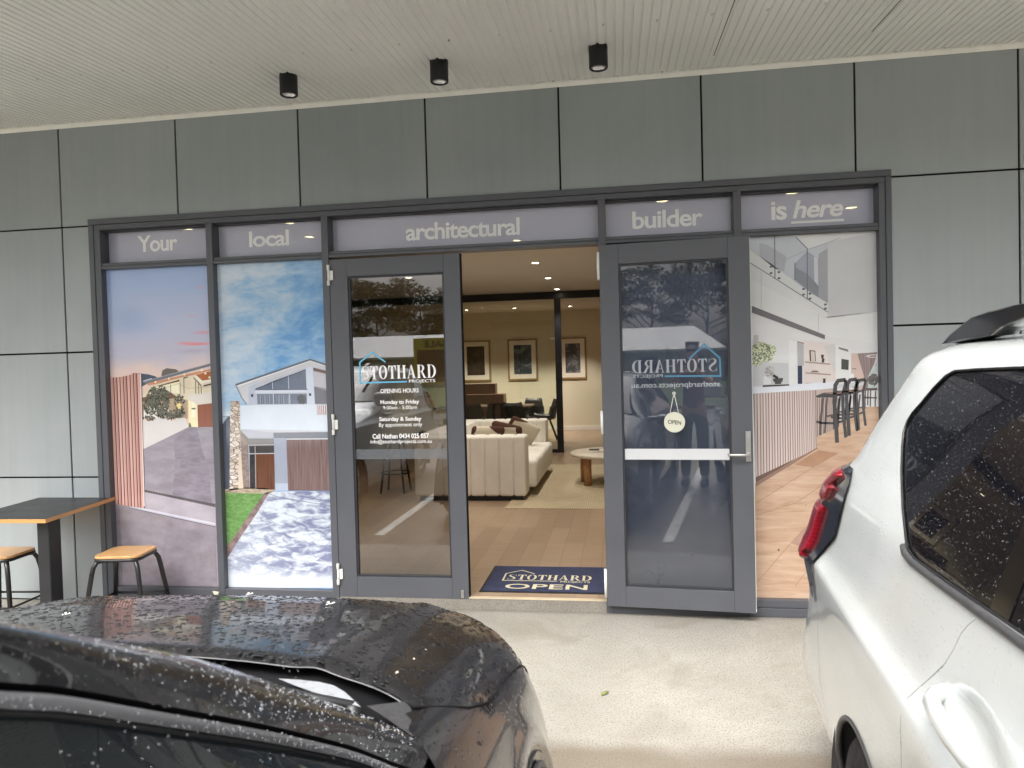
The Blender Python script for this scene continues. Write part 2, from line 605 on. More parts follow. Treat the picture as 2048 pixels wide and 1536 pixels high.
def concrete_mat():
    g = G('broom finished concrete')
    v = g.coord()
    n = g.noise(v, .9, 7, .65)
    n2 = g.noise(v, 7, 6, .7)
    sp = g.noise(v, 120, 3, .7)
    pit = g.voro(v, 60)
    c = g.ramp(n, [(.25, lin(134, 131, 124)), (.55, lin(161, 157, 149)), (.8, lin(174, 171, 164))])
    c = g.mix(g.ramp(n2, [(.42, 0.0), (.7, .35)]), c, lin(132, 126, 115))
    c = g.mix(g.ramp(sp, [(.50, 0.0), (.64, .75)]), c, lin(98, 93, 84))
    c = g.mix(g.ramp(pit, [(.08, .75), (.2, 0.0)]), c, lin(104, 98, 88))
    st = g.noise(g.coord((1, 1, 1), loc=(4.2, 1.7, 0)), 1.9, 5, .6, .8)
    c = g.mix(g.ramp(st, [(.56, 0.0), (.68, .42)]), c, lin(126, 120, 108))
    dr = g.math('ADD', g.math('MULTIPLY', g.xyz(v)[1], -9.0), g.math('MULTIPLY', g.noise(v, 14, 4), .9))
    c = g.mix(g.ramp(dr, [(.35, .55), (1.0, 0.0)]), c, lin(112, 106, 96))
    # rain line: the apron is dry under the canopy and wet beyond it
    o = g.xyz(v)
    edge = g.math('ADD', o[1], g.math('MULTIPLY', g.math('SUBTRACT', g.noise(v, 2.2, 4), .5), .16))
    wet = g.ramp(edge, [(0.0, 1.0), (1.0, 0.0)])
    mr = g.n('MapRange'); mr.inputs[1].default_value = -1.56; mr.inputs[2].default_value = -1.68
    g.t.links.new(edge, mr.inputs[0])
    wet = mr.outputs[0]
    c = g.mix(g.math('MULTIPLY', wet, .62), c, (.13, .10, .065, 1))
    rg = g.mix(wet, (.85, .85, .85, 1), (.28, .28, .28, 1))
    h = g.math('ADD', g.math('MULTIPLY', sp, .6), g.math('MULTIPLY', n2, .6))
    return g.set(c, rg, 0, .35, normal=g.bump(h, .35, .004))
M['concrete'] = concrete_mat()
def asphalt_mat():
    g = G('wet car park asphalt')
    v = g.coord()
    n = g.noise(v, .5, 6, .6); sp = g.noise(v, 130, 3, .7)
    c = g.ramp(sp, [(.35, (.022, .023, .025, 1)), (.7, (.075, .075, .077, 1))])
    c = g.mix(g.ramp(n, [(.4, 0), (.7, .5)]), c, (.09, .09, .09, 1))
    return g.set(c, g.ramp(n, [(.35, .12), (.65, .55)]), 0, .5, normal=g.bump(sp, .3, .004))
M['asphalt'] = asphalt_mat()

# ---------------------------------------------------------------- ground
def sheet(name, x0, x1, y0, y1, z, mt, label=None):
    mb = MB(); mb.quad((x0, y0, z), (x1, y0, z), (x1, y1, z), (x0, y1, z))
    o = mb.build(name, mt)
    return tag(o, label, None, None, 'structure')
g_ = sheet('ground', -160, 160, -200, 120, -.03, M['asphalt'])
mb = MB(); mb.box(-12, 11, -8.6, .0, -.15, .0)
pav = mb.build('pavement', M['concrete'], None, .004); tag(pav, None, None, None, 'structure')

# ---------------------------------------------------------------- the shop
shop = thing('shop_building', 'grey panelled shop with an aluminium glazed shopfront under a cream canopy', 'building', (0, 0, 0))
JX = [-7.47, -6.576, -5.682, -4.788, -3.895, -2.994, -2.097, -1.2155, -.3404, .5433, 1.4397, 2.3398, 3.235, 4.13, 5.025, 5.92]
ZR = [0.0, .8903, 1.7842, 2.6735, 3.44]
FL, FR, FT = -3.684, 1.637, 2.7165
GAP = .006
def panel(x0, x1, z0, z1):
    b = MB(); b.box(x0 + GAP, x1 - GAP, 0.0, .012, z0 + GAP, z1 - GAP)
    return b.build('cladding_panel', M['clad'], shop, .0015, 1)
for i in range(len(JX) - 1):
    x0, x1 = JX[i], JX[i + 1]
    for k in range(4):
        z0, z1 = ZR[k], ZR[k + 1]
        a, b_ = x0, x1
        if k < 3:
            if a >= FL and b_ <= FR: continue
            if a < FL < b_: b_ = FL + GAP
            elif a < FR < b_: a = FR - GAP
        elif a >= FL and b_ <= FR:
            z0 = FT - GAP
        elif a < FL < b_ or a < FR < b_:
            # L-shaped panel notched round the corner of the frame
            q = MB()
            if a < FL < b_:
                q.prism([(a + GAP, z0 + GAP), (FL, z0 + GAP), (FL, FT), (b_ - GAP, FT), (b_ - GAP, z1), (a + GAP, z1)], 0, .012, 'y')
            else:
                q.prism([(a + GAP, FT), (FR, FT), (FR, z0 + GAP), (b_ - GAP, z0 + GAP), (b_ - GAP, z1), (a + GAP, z1)], 0, .012, 'y')
            q.build('cladding_panel', M['clad'], shop, .0015, 1)
            continue
        panel(a, b_, z0, z1)
mb = MB()
mb.box(JX[0], FL + .02, .014, .16, 0, 3.6); mb.box(FR - .02, JX[-1], .014, .16, 0, 3.6); mb.box(FL + .02, FR - .02, .014, .16, FT - .03, 3.6)
mb.build('backing_wall', M['black'], shop)
# parapet above the canopy
mb = MB(); mb.box(JX[0], JX[-1], .0, .16, 3.62, 4.5); mb.build('parapet', M['clad'], shop, .003)

# frame: flashing, head, jambs, mullions, transoms, sill
BX = [(-3.598, -2.793), (-2.747, -1.956), (-1.909, -.108), (-.061, .722), (.769, 1.566)]
HEAD, TT, TB, DH = 2.643, 2.406, 2.364, 2.352
mb = MB()
mb.box(FL, FR, -.010, .10, 2.679, FT)                         # head flashing
mb.box(FL, -3.645, -.008, .10, 0.0, 2.677); mb.box(1.604, FR, -.008, .10, 0.0, 2.677)
mb.build('frame_flashing', M['frame'], shop, .002, 1)
mb = MB()
mb.box(-3.643, 1.602, -.002, .11, HEAD, 2.6765)
mb.box(-3.643, -3.598, -.003, .11, .0, HEAD - .0005); mb.box(1.566, 1.602, -.003, .11, .0, HEAD - .0005)
for i in range(4):
    mb.box(BX[i][1], BX[i + 1][0], -.004, .11, .0, HEAD - .0005)
for i, (x0, x1) in enumerate(BX):
    mb.box(x0 + .0004, x1 - .0004, 0.0, .105, TB, .5 * (TT + TB) - .001)
    mb.box(x0 + .0004, x1 - .0004, 0.006, .105, .5 * (TT + TB) + .001, TT)
    if i != 2:
        mb.box(x0 + .0004, x1 - .0004, .0, .105, .058, .105)
        mb.box(x0 + .0004, x1 - .0004, -.012, .105, .002, .056)
mb.build('window_frame', M['frame'], shop, .0015, 1)
mb = MB()
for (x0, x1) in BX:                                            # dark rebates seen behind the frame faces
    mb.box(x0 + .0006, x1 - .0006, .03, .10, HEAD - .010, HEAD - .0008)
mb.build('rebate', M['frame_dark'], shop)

# transom lights with their lettering
def transom(i, words):
    x0, x1 = BX[i]
    p = MB(); p.quad((x0 + .001, .086, TT + .001), (x1 - .001, .086, TT + .001), (x1 - .001, .086, HEAD - .011), (x0 + .001, .086, HEAD - .011))
    w = MB(); w.box(x0 + .001, x0 + .004, .07, .086, TT, HEAD - .011)
    win = p.build('transom_window', M['film'], shop)
    q = MB()
    for (s, pul, pur, pt, pb, bold, sh) in words:
        X0, X1 = py(*pul, .085).x, py(*pur, .085).x
        Z1, Z0 = py(*pt, .085).z, py(*pb, .085).z
        vs, fs = fit(*text_mesh(s, bold, sh, .92), X0, X1, Z0, Z1)
        decal(q, vs, fs, lambda a, b: (a, .085, b))
    if i == 4:
        a, b = py(1583, 446.5, .085), py(1687, 438.5, .085)
        z = .5 * (a.z + b.z)
        vs = [(a.x, z - .008), (b.x, z - .008), (b.x + .004, z), (b.x, z + .008), (a.x, z + .008), (a.x - .004, z)]
        decal(q, vs, [tuple(range(6))], lambda a, b: (a, .085, b))
    q.build('lettering', M['white_letter'], win)
BD = .022
transom(0, [('Your', (274.8, 487), (354.9, 487), (277, 471.8), (300, 504), BD, 0)])
transom(1, [('local', (498, 477), (578, 477), (576, 458.5), (503, 494.7), BD, 0)])
transom(2, [('architectural', (811.4, 460), (1039.5, 455), (1036, 434.5), (822, 481.5), BD, 0)])
transom(3, [('builder', (1264.5, 440), (1405.7, 436), (1265, 423), (1267, 458.5), BD, 0)])
transom(4, [('is', (1542, 420), (1573.8, 420), (1542, 403), (1545, 441), BD, 0), ('here', (1585, 420), (1686.5, 414), (1597, 400.5), (1586, 437.5), BD, .22)])

# ---------------------------------------------------------------- printed window posters
PK = .98
_pm = {}
def pm(r, g_, b, var=.05, vs=9.0, stretch=(1, 1, 1), c2=None):
    """glossy print ink of one colour; c2 gives a second tone for grain"""
    key = (r, g_, b, var, vs, stretch, c2)
    if key not in _pm:
        g = G('print ink')
        v = g.coord(stretch)
        n = g.noise(v, vs, 6, .62)
        a = lin(r, g_, b, PK)
        if c2:
            c = g.ramp(n, [(.35, a), (.65, lin(*c2, PK))])
        else:
            c = g.ramp(n, [(.3, tuple(x * (1 - var) for x in a[:3]) + (1,)), (.7, tuple(x * (1 + var) for x in a[:3]) + (1,))])
        _pm[key] = g.set(c, .10, 0, .55)
    return _pm[key]

class Poster:
    def __init__(s, Y):
        s.Y = Y; s.mb = MB(); s.mats = []
    def mi(s, mt):
        if mt not in s.mats: s.mats.append(mt)
        return s.mats.index(mt)
    def p(s, layer, mt, pts):
        y = s.Y - layer * .00035
        w = [py(u, v, s.Y) for (u, v) in pts]
        s.mb.add([(q.x, y, q.z) for q in w], [tuple(range(len(w)))], s.mi(mt))
    def xz(s, layer, mt, pts):
        y = s.Y - layer * .00035
        s.mb.add([(a, y, b) for a, b in pts], [tuple(range(len(pts)))], s.mi(mt))
    def line(s, layer, mt, pts, w):
        q = [py(u, v, s.Y) for (u, v) in pts]
        V, F = line_band([(a.x, a.z) for a in q], w)
        y = s.Y - layer * .00035
        s.mb.add([(a, y, b) for a, b in V], F, s.mi(mt))
    def leaves(s, layer, mt, cu, cv, ru, rv, n, size, seed=1):
        rnd = random.Random(seed)
        for k in range(n):
            a = rnd.random() * 6.283; r = math.sqrt(rnd.random())
            u = cu + ru * r * math.cos(a); v = cv + rv * r * math.sin(a)
            q = py(u, v, s.Y); th = rnd.random() * 3.14; l = size * (.6 + .8 * rnd.random()); w = l * .42
            c_, s_ = math.cos(th), math.sin(th)
            s.mb.add([(q.x + c_ * l, s.Y - layer * .00035 - k * 2e-7, q.z + s_ * l), (q.x - s_ * w, s.Y - layer * .00035 - k * 2e-7, q.z + c_ * w),
                      (q.x - c_ * l, s.Y - layer * .00035 - k * 2e-7, q.z - s_ * l), (q.x + s_ * w, s.Y - layer * .00035 - k * 2e-7, q.z - c_ * w)], [(0, 1, 2, 3)], s.mi(mt))

def clip_rect(poly, x0, x1, z0, z1):
    def cut(P, inside, inter):
        out = []
        for i in range(len(P)):
            a, b = P[i - 1], P[i]
            if inside(b):
                if not inside(a): out.append(inter(a, b))
                out.append(b)
            elif inside(a): out.append(inter(a, b))
        return out
    def ix(x): return lambda a, b: (x, a[1] + (b[1] - a[1]) * (x - a[0]) / (b[0] - a[0]))
    def iz(z): return lambda a, b: (a[0] + (b[0] - a[0]) * (z - a[1]) / (b[1] - a[1]), z)
    for ins, it in ((lambda p: p[0] >= x0, ix(x0)), (lambda p: p[0] <= x1, ix(x1)), (lambda p: p[1] >= z0, iz(z0)), (lambda p: p[1] <= z1, iz(z1))):
        if not poly: break
        poly = cut(poly, ins, it)
    return poly

PY_ = .046
PZ0, PZ1 = .106, TB - .001
def poster_base(i):
    x0, x1 = BX[i]
    P = Poster(PY_)
    P.box = (x0 + .0015, x1 - .0015, PZ0, PZ1)
    def p(layer, mt, pts):
        w = [py(u, v, PY_) for (u, v) in pts]
        c = clip_rect([(q.x, q.z) for q in w], *P.box)
        if len(c) >= 3: P.xz(layer, mt, c)
    P.p = p
    return P

# poster 1: dusk street view of a house above a drive
def sky1():
    g = G('printed dusk sky')
    v = g.coord()
    o = g.xyz(v)
    z = g.math('ADD', o[2], g.math('MULTIPLY', g.math('SUBTRACT', g.noise(g.coord((1, 1, 2.2)), 1.8, 5), .5), .55))
    mr = g.n('MapRange'); mr.inputs[1].default_value = 1.45; mr.inputs[2].default_value = 2.36
    g.t.links.new(z, mr.inputs[0])
    c = g.ramp(mr.outputs[0], [(0.0, lin(238, 205, 186, PK)), (.16, lin(226, 205, 200, PK)), (.32, lin(196, 194, 212, PK)), (.55, lin(190, 196, 222, PK)), (.8, lin(168, 188, 226, PK)), (1.0, lin(158, 182, 226, PK))])
    c = g.mix(g.math('MULTIPLY', g.blob(v, -3.42, 2.0, .22, .16), .55), c, lin(146, 170, 214, PK))
    for (u, w, ru, rv, k) in ((395, 688, .18, .016, .95), (372, 686, .12, .013, .7), (408, 665, .13, .02, .6), (400, 575, .06, .015, .35), (384, 632, .06, .012, .25)):
        q = py(u, w, PY_)
        m = g.math('MULTIPLY', g.blob(v, q.x, q.z, ru, rv), k)
        wob = g.math('MULTIPLY', m, g.ramp(g.noise(g.coord((2, 1, 14)), 2.0, 4), [(.3, .55), (.6, 1.0)]))
        c = g.mix(wob, c, lin(240, 132, 136, PK))
    q = py(385, 702, PY_)
    c = g.mix(g.math('MULTIPLY', g.blob(v, q.x, q.z, .2, .03), .5), c, lin(178, 168, 190, PK))
    return g.set(c, .1, 0, .55)
P = poster_base(0)
P.xz(0, sky1(), [(P.box[0], P.box[2]), (P.box[1], P.box[2]), (P.box[1], P.box[3]), (P.box[0], P.box[3])])
Z0 = lambda u, v: (210 + u / 6.4, 700 + v / 6.4)
def Q(*a): return [Z0(*t) for t in a]
P.p(1, pm(118, 112, 108), Q((720, 330), (735, 260), (790, 232), (850, 240), (905, 245), (945, 272), (900, 300), (800, 340)))
P.p(1, pm(86, 96, 112), Q((370, 292), (450, 300), (560, 312), (640, 335), (680, 355), (600, 400), (470, 470)))
P.p(2, pm(196, 204, 216), Q((490, 392), (600, 360), (604, 376), (495, 404)))
P.p(2, pm(226, 214, 190, .08), Q((470, 620), (560, 470), (640, 450), (1000, 350), (1240, 300), (1365, 330), (1365, 560), (1120, 580), (1080, 640), (1060, 700), (1050, 880), (480, 880)))
P.p(3, pm(238, 232, 205, .08), Q((650, 470), (955, 402), (960, 560), (830, 545), (660, 540)))
P.p(3, pm(206, 150, 118, .1), Q((525, 432), (680, 395), (1000, 322), (1130, 290), (1365, 240), (1365, 262), (1290, 276), (1150, 318), (1000, 345), (840, 388), (640, 440), (560, 450)))
P.p(4, pm(124, 126, 134), Q((485, 405), (560, 395), (820, 320), (1020, 258), (1350, 172), (1352, 205), (1040, 290), (800, 360), (600, 414), (520, 430)))
P.p(5, pm(160, 160, 166), Q((485, 405), (820, 310), (1350, 168), (1350, 176), (820, 322), (490, 412)))
P.p(3, pm(176, 108, 74, .15), Q((1160, 320), (1290, 285), (1365, 270), (1365, 378), (1240, 392)))
P.p(4, pm(236, 232, 220), Q((1150, 330), (1170, 325), (1250, 395), (1365, 372), (1365, 400), (1250, 420), (1245, 440)))
P.p(4, pm(120, 86, 62), Q((660, 462), (955, 378), (955, 402), (690, 465)))
for x in (728, 842, 962):
    P.line(5, pm(92, 84, 76), Q((x, 410 if x > 900 else 440), (x + 2, 560)), .004)
P.line(5, pm(92, 84, 76), Q((1010, 350), (1014, 560)), .005)
P.p(4, pm(110, 104, 98), Q((1005, 352), (1062, 338), (1066, 350), (1014, 368)))
for x, y in ((1160, 400), (1200, 425), (1232, 450)):
    P.line(5, pm(96, 86, 74), Q((x, y), (x + 3, 560)), .005)
P.line(5, pm(96, 86, 74), Q((1135, 355), (1235, 460)), .007)
P.p(4, pm(86, 78, 70), Q((1262, 450), (1365, 425), (1365, 446), (1262, 470)))
P.line(5, pm(150, 146, 140), Q((760, 490), (940, 430), (1060, 490), (1365, 470)), .002)
P.p(4, pm(224, 218, 212), Q((1070, 570), (1370, 530), (1370, 690), (1185, 700), (1075, 640)))
P.p(4, pm(120, 98, 84), Q((480, 610), (560, 590), (840, 540), (940, 610), (830, 625), (560, 660), (480, 660)))
P.p(3, pm(180, 160, 140, .2), Q((480, 640), (850, 600), (1060, 640), (1060, 880), (480, 880)))
P.p(5, pm(236, 232, 224), Q((500, 740), (700, 720), (820, 760), (820, 860), (500, 880)))
P.p(5, pm(244, 236, 196), Q((1070, 640), (1185, 700), (1192, 985), (1075, 985)))
P.p(6, pm(252, 246, 222), Q((1110, 650), (1165, 690), (1160, 750), (1115, 745)))
P.p(6, pm(252, 246, 222), Q((1115, 752), (1160, 752), (1170, 860), (1105, 860)))
P.p(7, pm(120, 112, 100), Q((1110, 742), (1162, 742), (1160, 760), (1112, 760)))
P.p(5, pm(150, 96, 80, .1, 4, (60, 1, 1)), Q((1185, 703), (1372, 680), (1382, 985), (1192, 985)))
P.p(6, pm(222, 218, 218, .03), Q((480, 895), (635, 912), (635, 868), (700, 866), (915, 905), (915, 872), (1030, 868), (1075, 985), (720, 1160), (490, 1270)))
for (cu, cv, ru, rv, n, s_) in ((620, 600, 80, 120, 130, .018), (600, 720, 100, 110, 130, .018), (740, 660, 95, 180, 220, .019), (730, 510, 45, 60, 40, .014), (640, 520, 50, 50, 40, .015), (750, 810, 110, 60, 110, .017), (960, 660, 70, 90, 70, .015), (950, 800, 75, 70, 100, .016), (560, 870, 80, 30, 50, .014), (840, 850, 60, 40, 50, .014)):
    c = Z0(cu, cv)
    P.leaves(7, pm(70, 70, 64, .3, 20), c[0], c[1], ru / 6.4, rv / 6.4, int(n * .8), s_ * .62, cu)
    P.leaves(8, pm(112, 112, 102, .2, 20), c[0], c[1], ru / 6.4, rv / 6.4, n // 4, s_ * .8, cu + 1)
P.leaves(9, pm(250, 226, 150), *Z0(950, 715), 4.5, 4.5, 22, .010, 5)
P.leaves(9, pm(250, 236, 190), *Z0(950, 710), 2.2, 2.2, 16, .010, 6)
for (a, b) in ((1018, 312), (1240, 256), (1290, 300), (1340, 352), (820, 362), (650, 410)):
    P.leaves(8, pm(255, 240, 205), *Z0(a, b), 1.4, 1.2, 8, .008, a)
P.p(8, pm(104, 112, 84), Q((1075, 985), (1078, 930), (1095, 935), (1110, 985)))
drive = pm(146, 140, 150, .2, 7, (1, 1, 2.5), (166, 160, 172))
P.p(1, drive, [Z0(490, 1270), Z0(720, 1160), Z0(1075, 985), Z0(1392, 985), (440, 1180), (200, 1190), (200, 1000)])
P.p(2, pm(134, 127, 138, .2, 9, (1, 1, 3), (156, 149, 164)), [Z0(1075, 990), Z0(1180, 1000), Z0(1240, 1250), Z0(1330, 1536), (424, 1010), (345, 990), Z0(900, 1400), Z0(880, 1150)])
# fence of copper battens
bat = [pm(204, 158, 148, .05, 5, (1, 1, 1)), pm(188, 140, 132, .05, 5), pm(214, 170, 160, .05, 5)]
Z1_ = lambda u, v: (210 + u / 5.908, 940 + v / 5.908)
tops = [(78, 345), (115, 352), (155, 350), (195, 345), (240, 338), (280, 330), (325, 318), (368, 296), (410, 298), (465, 306)]
bots = [(128, 405), (165, 408), (205, 415), (240, 422), (280, 428), (320, 432), (355, 437), (395, 441), (430, 445), (470, 450)]
for k in range(9):
    a, b = Z0(*tops[k]), Z0(*tops[k + 1]); c, d = Z1_(*bots[k + 1]), Z1_(*bots[k])
    P.p(9, bat[k % 3], [a, b, c, d])
    P.line(10, pm(104, 66, 62), [b, c], .008)
    P.line(10, pm(228, 190, 182), [(a[0] + 1.5, a[1]), (d[0] + 1.5, d[1])], .004)
P.line(11, pm(232, 224, 224), [Z0(458, 305), Z1_(468, 430)], .007)
# grate, kerb and lower road
P.p(3, pm(112, 108, 112, .1), [Z1_(468, 232), Z1_(1306, 400), Z1_(1306, 440), Z1_(468, 258)])
for k in range(44):
    u = 475 + k * 18.8; v = 238 + (u - 470) * .2
    P.line(4, pm(58, 54, 56), [Z1_(u, v), Z1_(u + 3, v + 24)], .004)
P.p(2, pm(172, 166, 176, .1, 6, (1, 1, 2), (186, 178, 190)), [Z1_(468, 258), Z1_(1306, 440), Z1_(1308, 640), Z1_(300, 425), Z1_(468, 450)])
P.p(2, pm(136, 128, 136, .15, 8, (1, 1, 1.6), (154, 146, 157)), [Z1_(128, 405), Z1_(300, 440), Z1_(1308, 670), Z1_(1330, 1380), Z1_(120, 1380)])
P.line(3, pm(206, 206, 220), [Z1_(300, 430), Z1_(1308, 640)], .014)
P.line(4, pm(188, 186, 202), [Z1_(300, 440), Z1_(1308, 660)], .006)
P.line(4, pm(98, 92, 102), [Z1_(300, 447), Z1_(1308, 672)], .004)
def finish(P, i, name='poster_window', label=None):
    o = P.mb.build(name, P.mats, shop, merge=False)
    return o
w1 = finish(P, 0)

# poster 2: white house under a cloudy blue sky
def sky2():
    g = G('printed cloudy sky')
    v = g.coord((1, 1, 1.9), loc=(.3, 0, .2))
    n = g.noise(v, 3.4, 8, .6, .6)
    n2 = g.noise(g.coord((1, 1, 2.6)), 11, 6, .6, .4)
    o = g.xyz(g.coord())
    lft = g.math('MULTIPLY', g.math('SUBTRACT', o[0], -2.55), .28)
    f = g.math('SUBTRACT', g.math('ADD', g.math('MULTIPLY', n, .72), g.math('MULTIPLY', n2, .3)), lft)
    c = g.ramp(f, [(.30, lin(112, 164, 218, PK)), (.42, lin(150, 190, 226, PK)), (.54, lin(186, 208, 230, PK)), (.70, lin(216, 226, 236, PK))])
    return g.set(c, .1, 0, .55)
P = poster_base(1)
P.xz(0, sky2(), [(P.box[0], P.box[2]), (P.box[1], P.box[2]), (P.box[1], P.box[3]), (P.box[0], P.box[3])])
Z0 = lambda u, v: (430 + u / 5.12, 700 + v / 5.12)
P.p(1, pm(196, 200, 212), Q((210, 355), (975, 95), (1200, 165), (1200, 620), (330, 560)))
P.p(2, pm(206, 208, 216), Q((230, 378), (975, 110), (1200, 185), (1200, 220), (1000, 170), (930, 180), (420, 345), (350, 400), (345, 560), (320, 555)))
P.line(4, pm(112, 118, 130), Q((213, 357), (975, 98), (1200, 172)), .013)
P.line(3, pm(232, 234, 240), Q((225, 372), (975, 110), (1200, 186)), .009)
P.line(4, pm(150, 158, 172), Q((213, 357), (275, 490), (325, 556)), .011)
P.p(3, pm(188, 196, 216), Q((345, 380), (420, 345), (430, 555), (345, 555)))
P.p(4, pm(108, 118, 138, .15), Q((420, 400), (585, 322), (750, 262), (930, 200), (938, 400)))
for a in (((588, 322), (592, 402)), ((752, 262), (757, 402))):
    P.line(5, pm(196, 204, 216), Q(*a), .005)
P.line(5, pm(78, 86, 102), Q((418, 398), (930, 200)), .006)
P.p(4, pm(212, 220, 236), Q((412, 402), (945, 402), (945, 432), (412, 446)))
P.p(5, pm(96, 104, 122), Q((412, 402), (948, 398), (948, 408), (412, 412)))
P.p(3, pm(206, 216, 234), Q((930, 180), (1000, 170), (1022, 555), (945, 555)))
P.p(4, pm(116, 126, 146, .2), Q((430, 452), (940, 446), (942, 552), (435, 555)))
for k in range(14):
    x = 440 + k * 24
    if 596 < x < 612: continue
    P.line(5, pm(156, 164, 180) if k % 2 else pm(134, 142, 160), Q((x, 462), (x + 2, 552)), .0075)
P.leaves(5, pm(88, 92, 96), *Z0(890, 505), 8, 8, 70, .012, 31)
for x in (598, 765):
    P.line(6, pm(214, 220, 230), Q((x, 450), (x + 4, 553)), .005)
for (a, b) in ((370, 452), (963, 442)):
    P.p(6, pm(78, 80, 92), Q((a, b), (a + 24, b), (a + 24, b + 28), (a, b + 28)))
P.p(3, pm(140, 138, 146), Q((1005, 180), (1200, 230), (1200, 420), (1020, 380)))
P.p(4, pm(102, 70, 66), Q((1005, 180), (1150, 215), (1150, 245), (1008, 208)))
P.p(4, pm(190, 190, 200), Q((1010, 220), (1160, 250), (1160, 400), (1018, 370)))
P.p(5, pm(112, 114, 124, .15), Q((1016, 378), (1160, 415), (1165, 552), (1025, 552)))
P.p(5, pm(216, 226, 240, .03), Q((258, 566), (1035, 555), (1042, 665), (1175, 668), (1175, 830), (262, 810)))
P.p(6, pm(226, 228, 236), Q((1038, 566), (1175, 570), (1175, 668), (1045, 666)))
for k in range(6):
    P.line(7, pm(158, 92, 84), Q((1055 + k * 19.5, 570), (1058 + k * 19.5, 664)), .006)
P.p(4, pm(92, 98, 112), Q((75, 680), (160, 678), (160, 1430), (95, 1440)))
P.p(5, pm(198, 212, 228), Q((75, 684), (130, 682), (80, 760)))
def stone():
    g = G('printed stacked stone')
    v = g.coord((1, 1, 1.7))
    d = g.voro(v, 24, 'DISTANCE_TO_EDGE')
    cidx = g.voro(v, 24, 'F1', 1.0, 1)
    t = g.n('RGBToBW'); g.t.links.new(cidx, t.inputs[0])
    c = g.ramp(t.outputs[0], [(.15, lin(178, 160, 146, PK)), (.4, lin(222, 212, 204, PK)), (.6, lin(206, 188, 170, PK)), (.85, lin(232, 226, 222, PK))])
    c = g.mix(g.ramp(d, [(.02, .85), (.09, 0.0)]), c, lin(96, 82, 76, PK))
    return g.set(c, .1, 0, .55)
ST = stone()
P.p(6, ST, Q((158, 525), (245, 520), (258, 566), (262, 900), (290, 1420), (150, 1440)))
P.p(6, pm(150, 136, 130, .3, 30, (1, 1, 2)), Q((262, 815), (340, 905), (355, 1420), (288, 1420)))
P.p(7, pm(222, 208, 190), Q((245, 1050), (268, 1050), (292, 1420), (240, 1420)))
P.p(5, pm(204, 208, 218), Q((262, 812), (1175, 830), (1175, 840), (600, 845), (600, 900), (345, 905)))
P.p(6, pm(186, 190, 202), Q((262, 812), (600, 845), (600, 900), (345, 905)))
P.p(5, pm(126, 130, 142), Q((600, 845), (1175, 838), (1178, 912), (735, 912), (748, 1440), (618, 1440)))
P.p(6, pm(164, 172, 190), Q((605, 900), (730, 900), (748, 1370), (748, 1440), (620, 1440)))
P.p(7, pm(186, 198, 216), Q((618, 1365), (748, 1365), (750, 1440), (620, 1440)))
P.p(6, pm(140, 138, 140), Q((335, 908), (600, 905), (604, 970), (345, 975)))
P.p(6, pm(78, 74, 76, .2), Q((350, 980), (605, 975), (607, 1058), (355, 1060)))
P.p(6, pm(66, 60, 62, .3), Q((355, 1068), (415, 1066), (420, 1420), (360, 1420)))
P.p(6, pm(122, 84, 66, .12, 3, (60, 1, 1), (98, 64, 50)), Q((420, 1066), (607, 1062), (614, 1428), (424, 1425)))
P.line(7, pm(200, 204, 210), Q((352, 1062), (607, 1058)), .006)
P.line(7, pm(170, 172, 176), Q((412, 985), (420, 1424)), .006)
P.line(7, pm(190, 192, 198), Q((345, 975), (605, 970)), .006)
P.p(6, pm(150, 128, 126, .15, 3, (75, 1, 1), (104, 84, 84)), Q((735, 916), (1178, 912), (1190, 1440), (750, 1440)))
P.line(7, pm(210, 214, 224), Q((733, 912), (1178, 908)), .008)
# lawn, stone edge, drive with leaf shadow printed on it
Z0 = lambda u, v: (430 + u / 6.4, 960 + v / 6.4)
P.p(5, pm(126, 168, 104, .3, 34, (1, 1, 2), (98, 140, 78)), Q((100, 160), (640, 165), (450, 430), (250, 720), (140, 860)))
P.p(6, pm(204, 190, 168, .3, 26, (1, 1, 2), (150, 134, 116)), Q((120, 120), (370, 95), (660, 105), (780, 135), (700, 175), (130, 165)))
P.p(6, pm(160, 140, 138, .3, 20, (1, 1, 1), (112, 94, 96)), Q((640, 160), (700, 155), (540, 420), (350, 700), (160, 1000), (130, 1000), (130, 870), (250, 725), (450, 425)))
def drive2():
    g = G('printed dappled drive')
    v = g.coord((1, 1, 2.6))
    n = g.noise(v, 9.5, 5, .6, .5)
    o = g.xyz(g.coord())
    zz = g.math('ADD', o[2], g.math('MULTIPLY', g.math('SUBTRACT', g.noise(g.coord((1, 1, 1)), 8, 4), .5), .12))
    low = g.ramp(zz, [(.17, 0.0), (.235, 1.0)])
    f = g.math('MULTIPLY', g.ramp(n, [(.36, 0.0), (.62, 1.0)], 'EASE'), low)
    xs = g.math('MULTIPLY', g.math('SUBTRACT', o[0], -2.75), .55)
    f = g.math('MULTIPLY', f, g.math('ADD', .72, xs, clamp=True))
    c = g.mix(f, lin(214, 222, 232, PK), lin(128, 134, 166, PK))
    return g.set(c, .1, 0, .55)
P.p(4, drive2(), Q((690, 150), (1500, 140), (1530, 1380), (100, 1380), (150, 1010), (350, 700)))
for a in (((700, 180), (860, 230), (1240, 290)), ((930, 165), (1130, 215), (1480, 280)), ((1240, 290), (1480, 330))):
    P.line(5, pm(120, 126, 156), Q(*a), .004)
w2 = finish(P, 1)

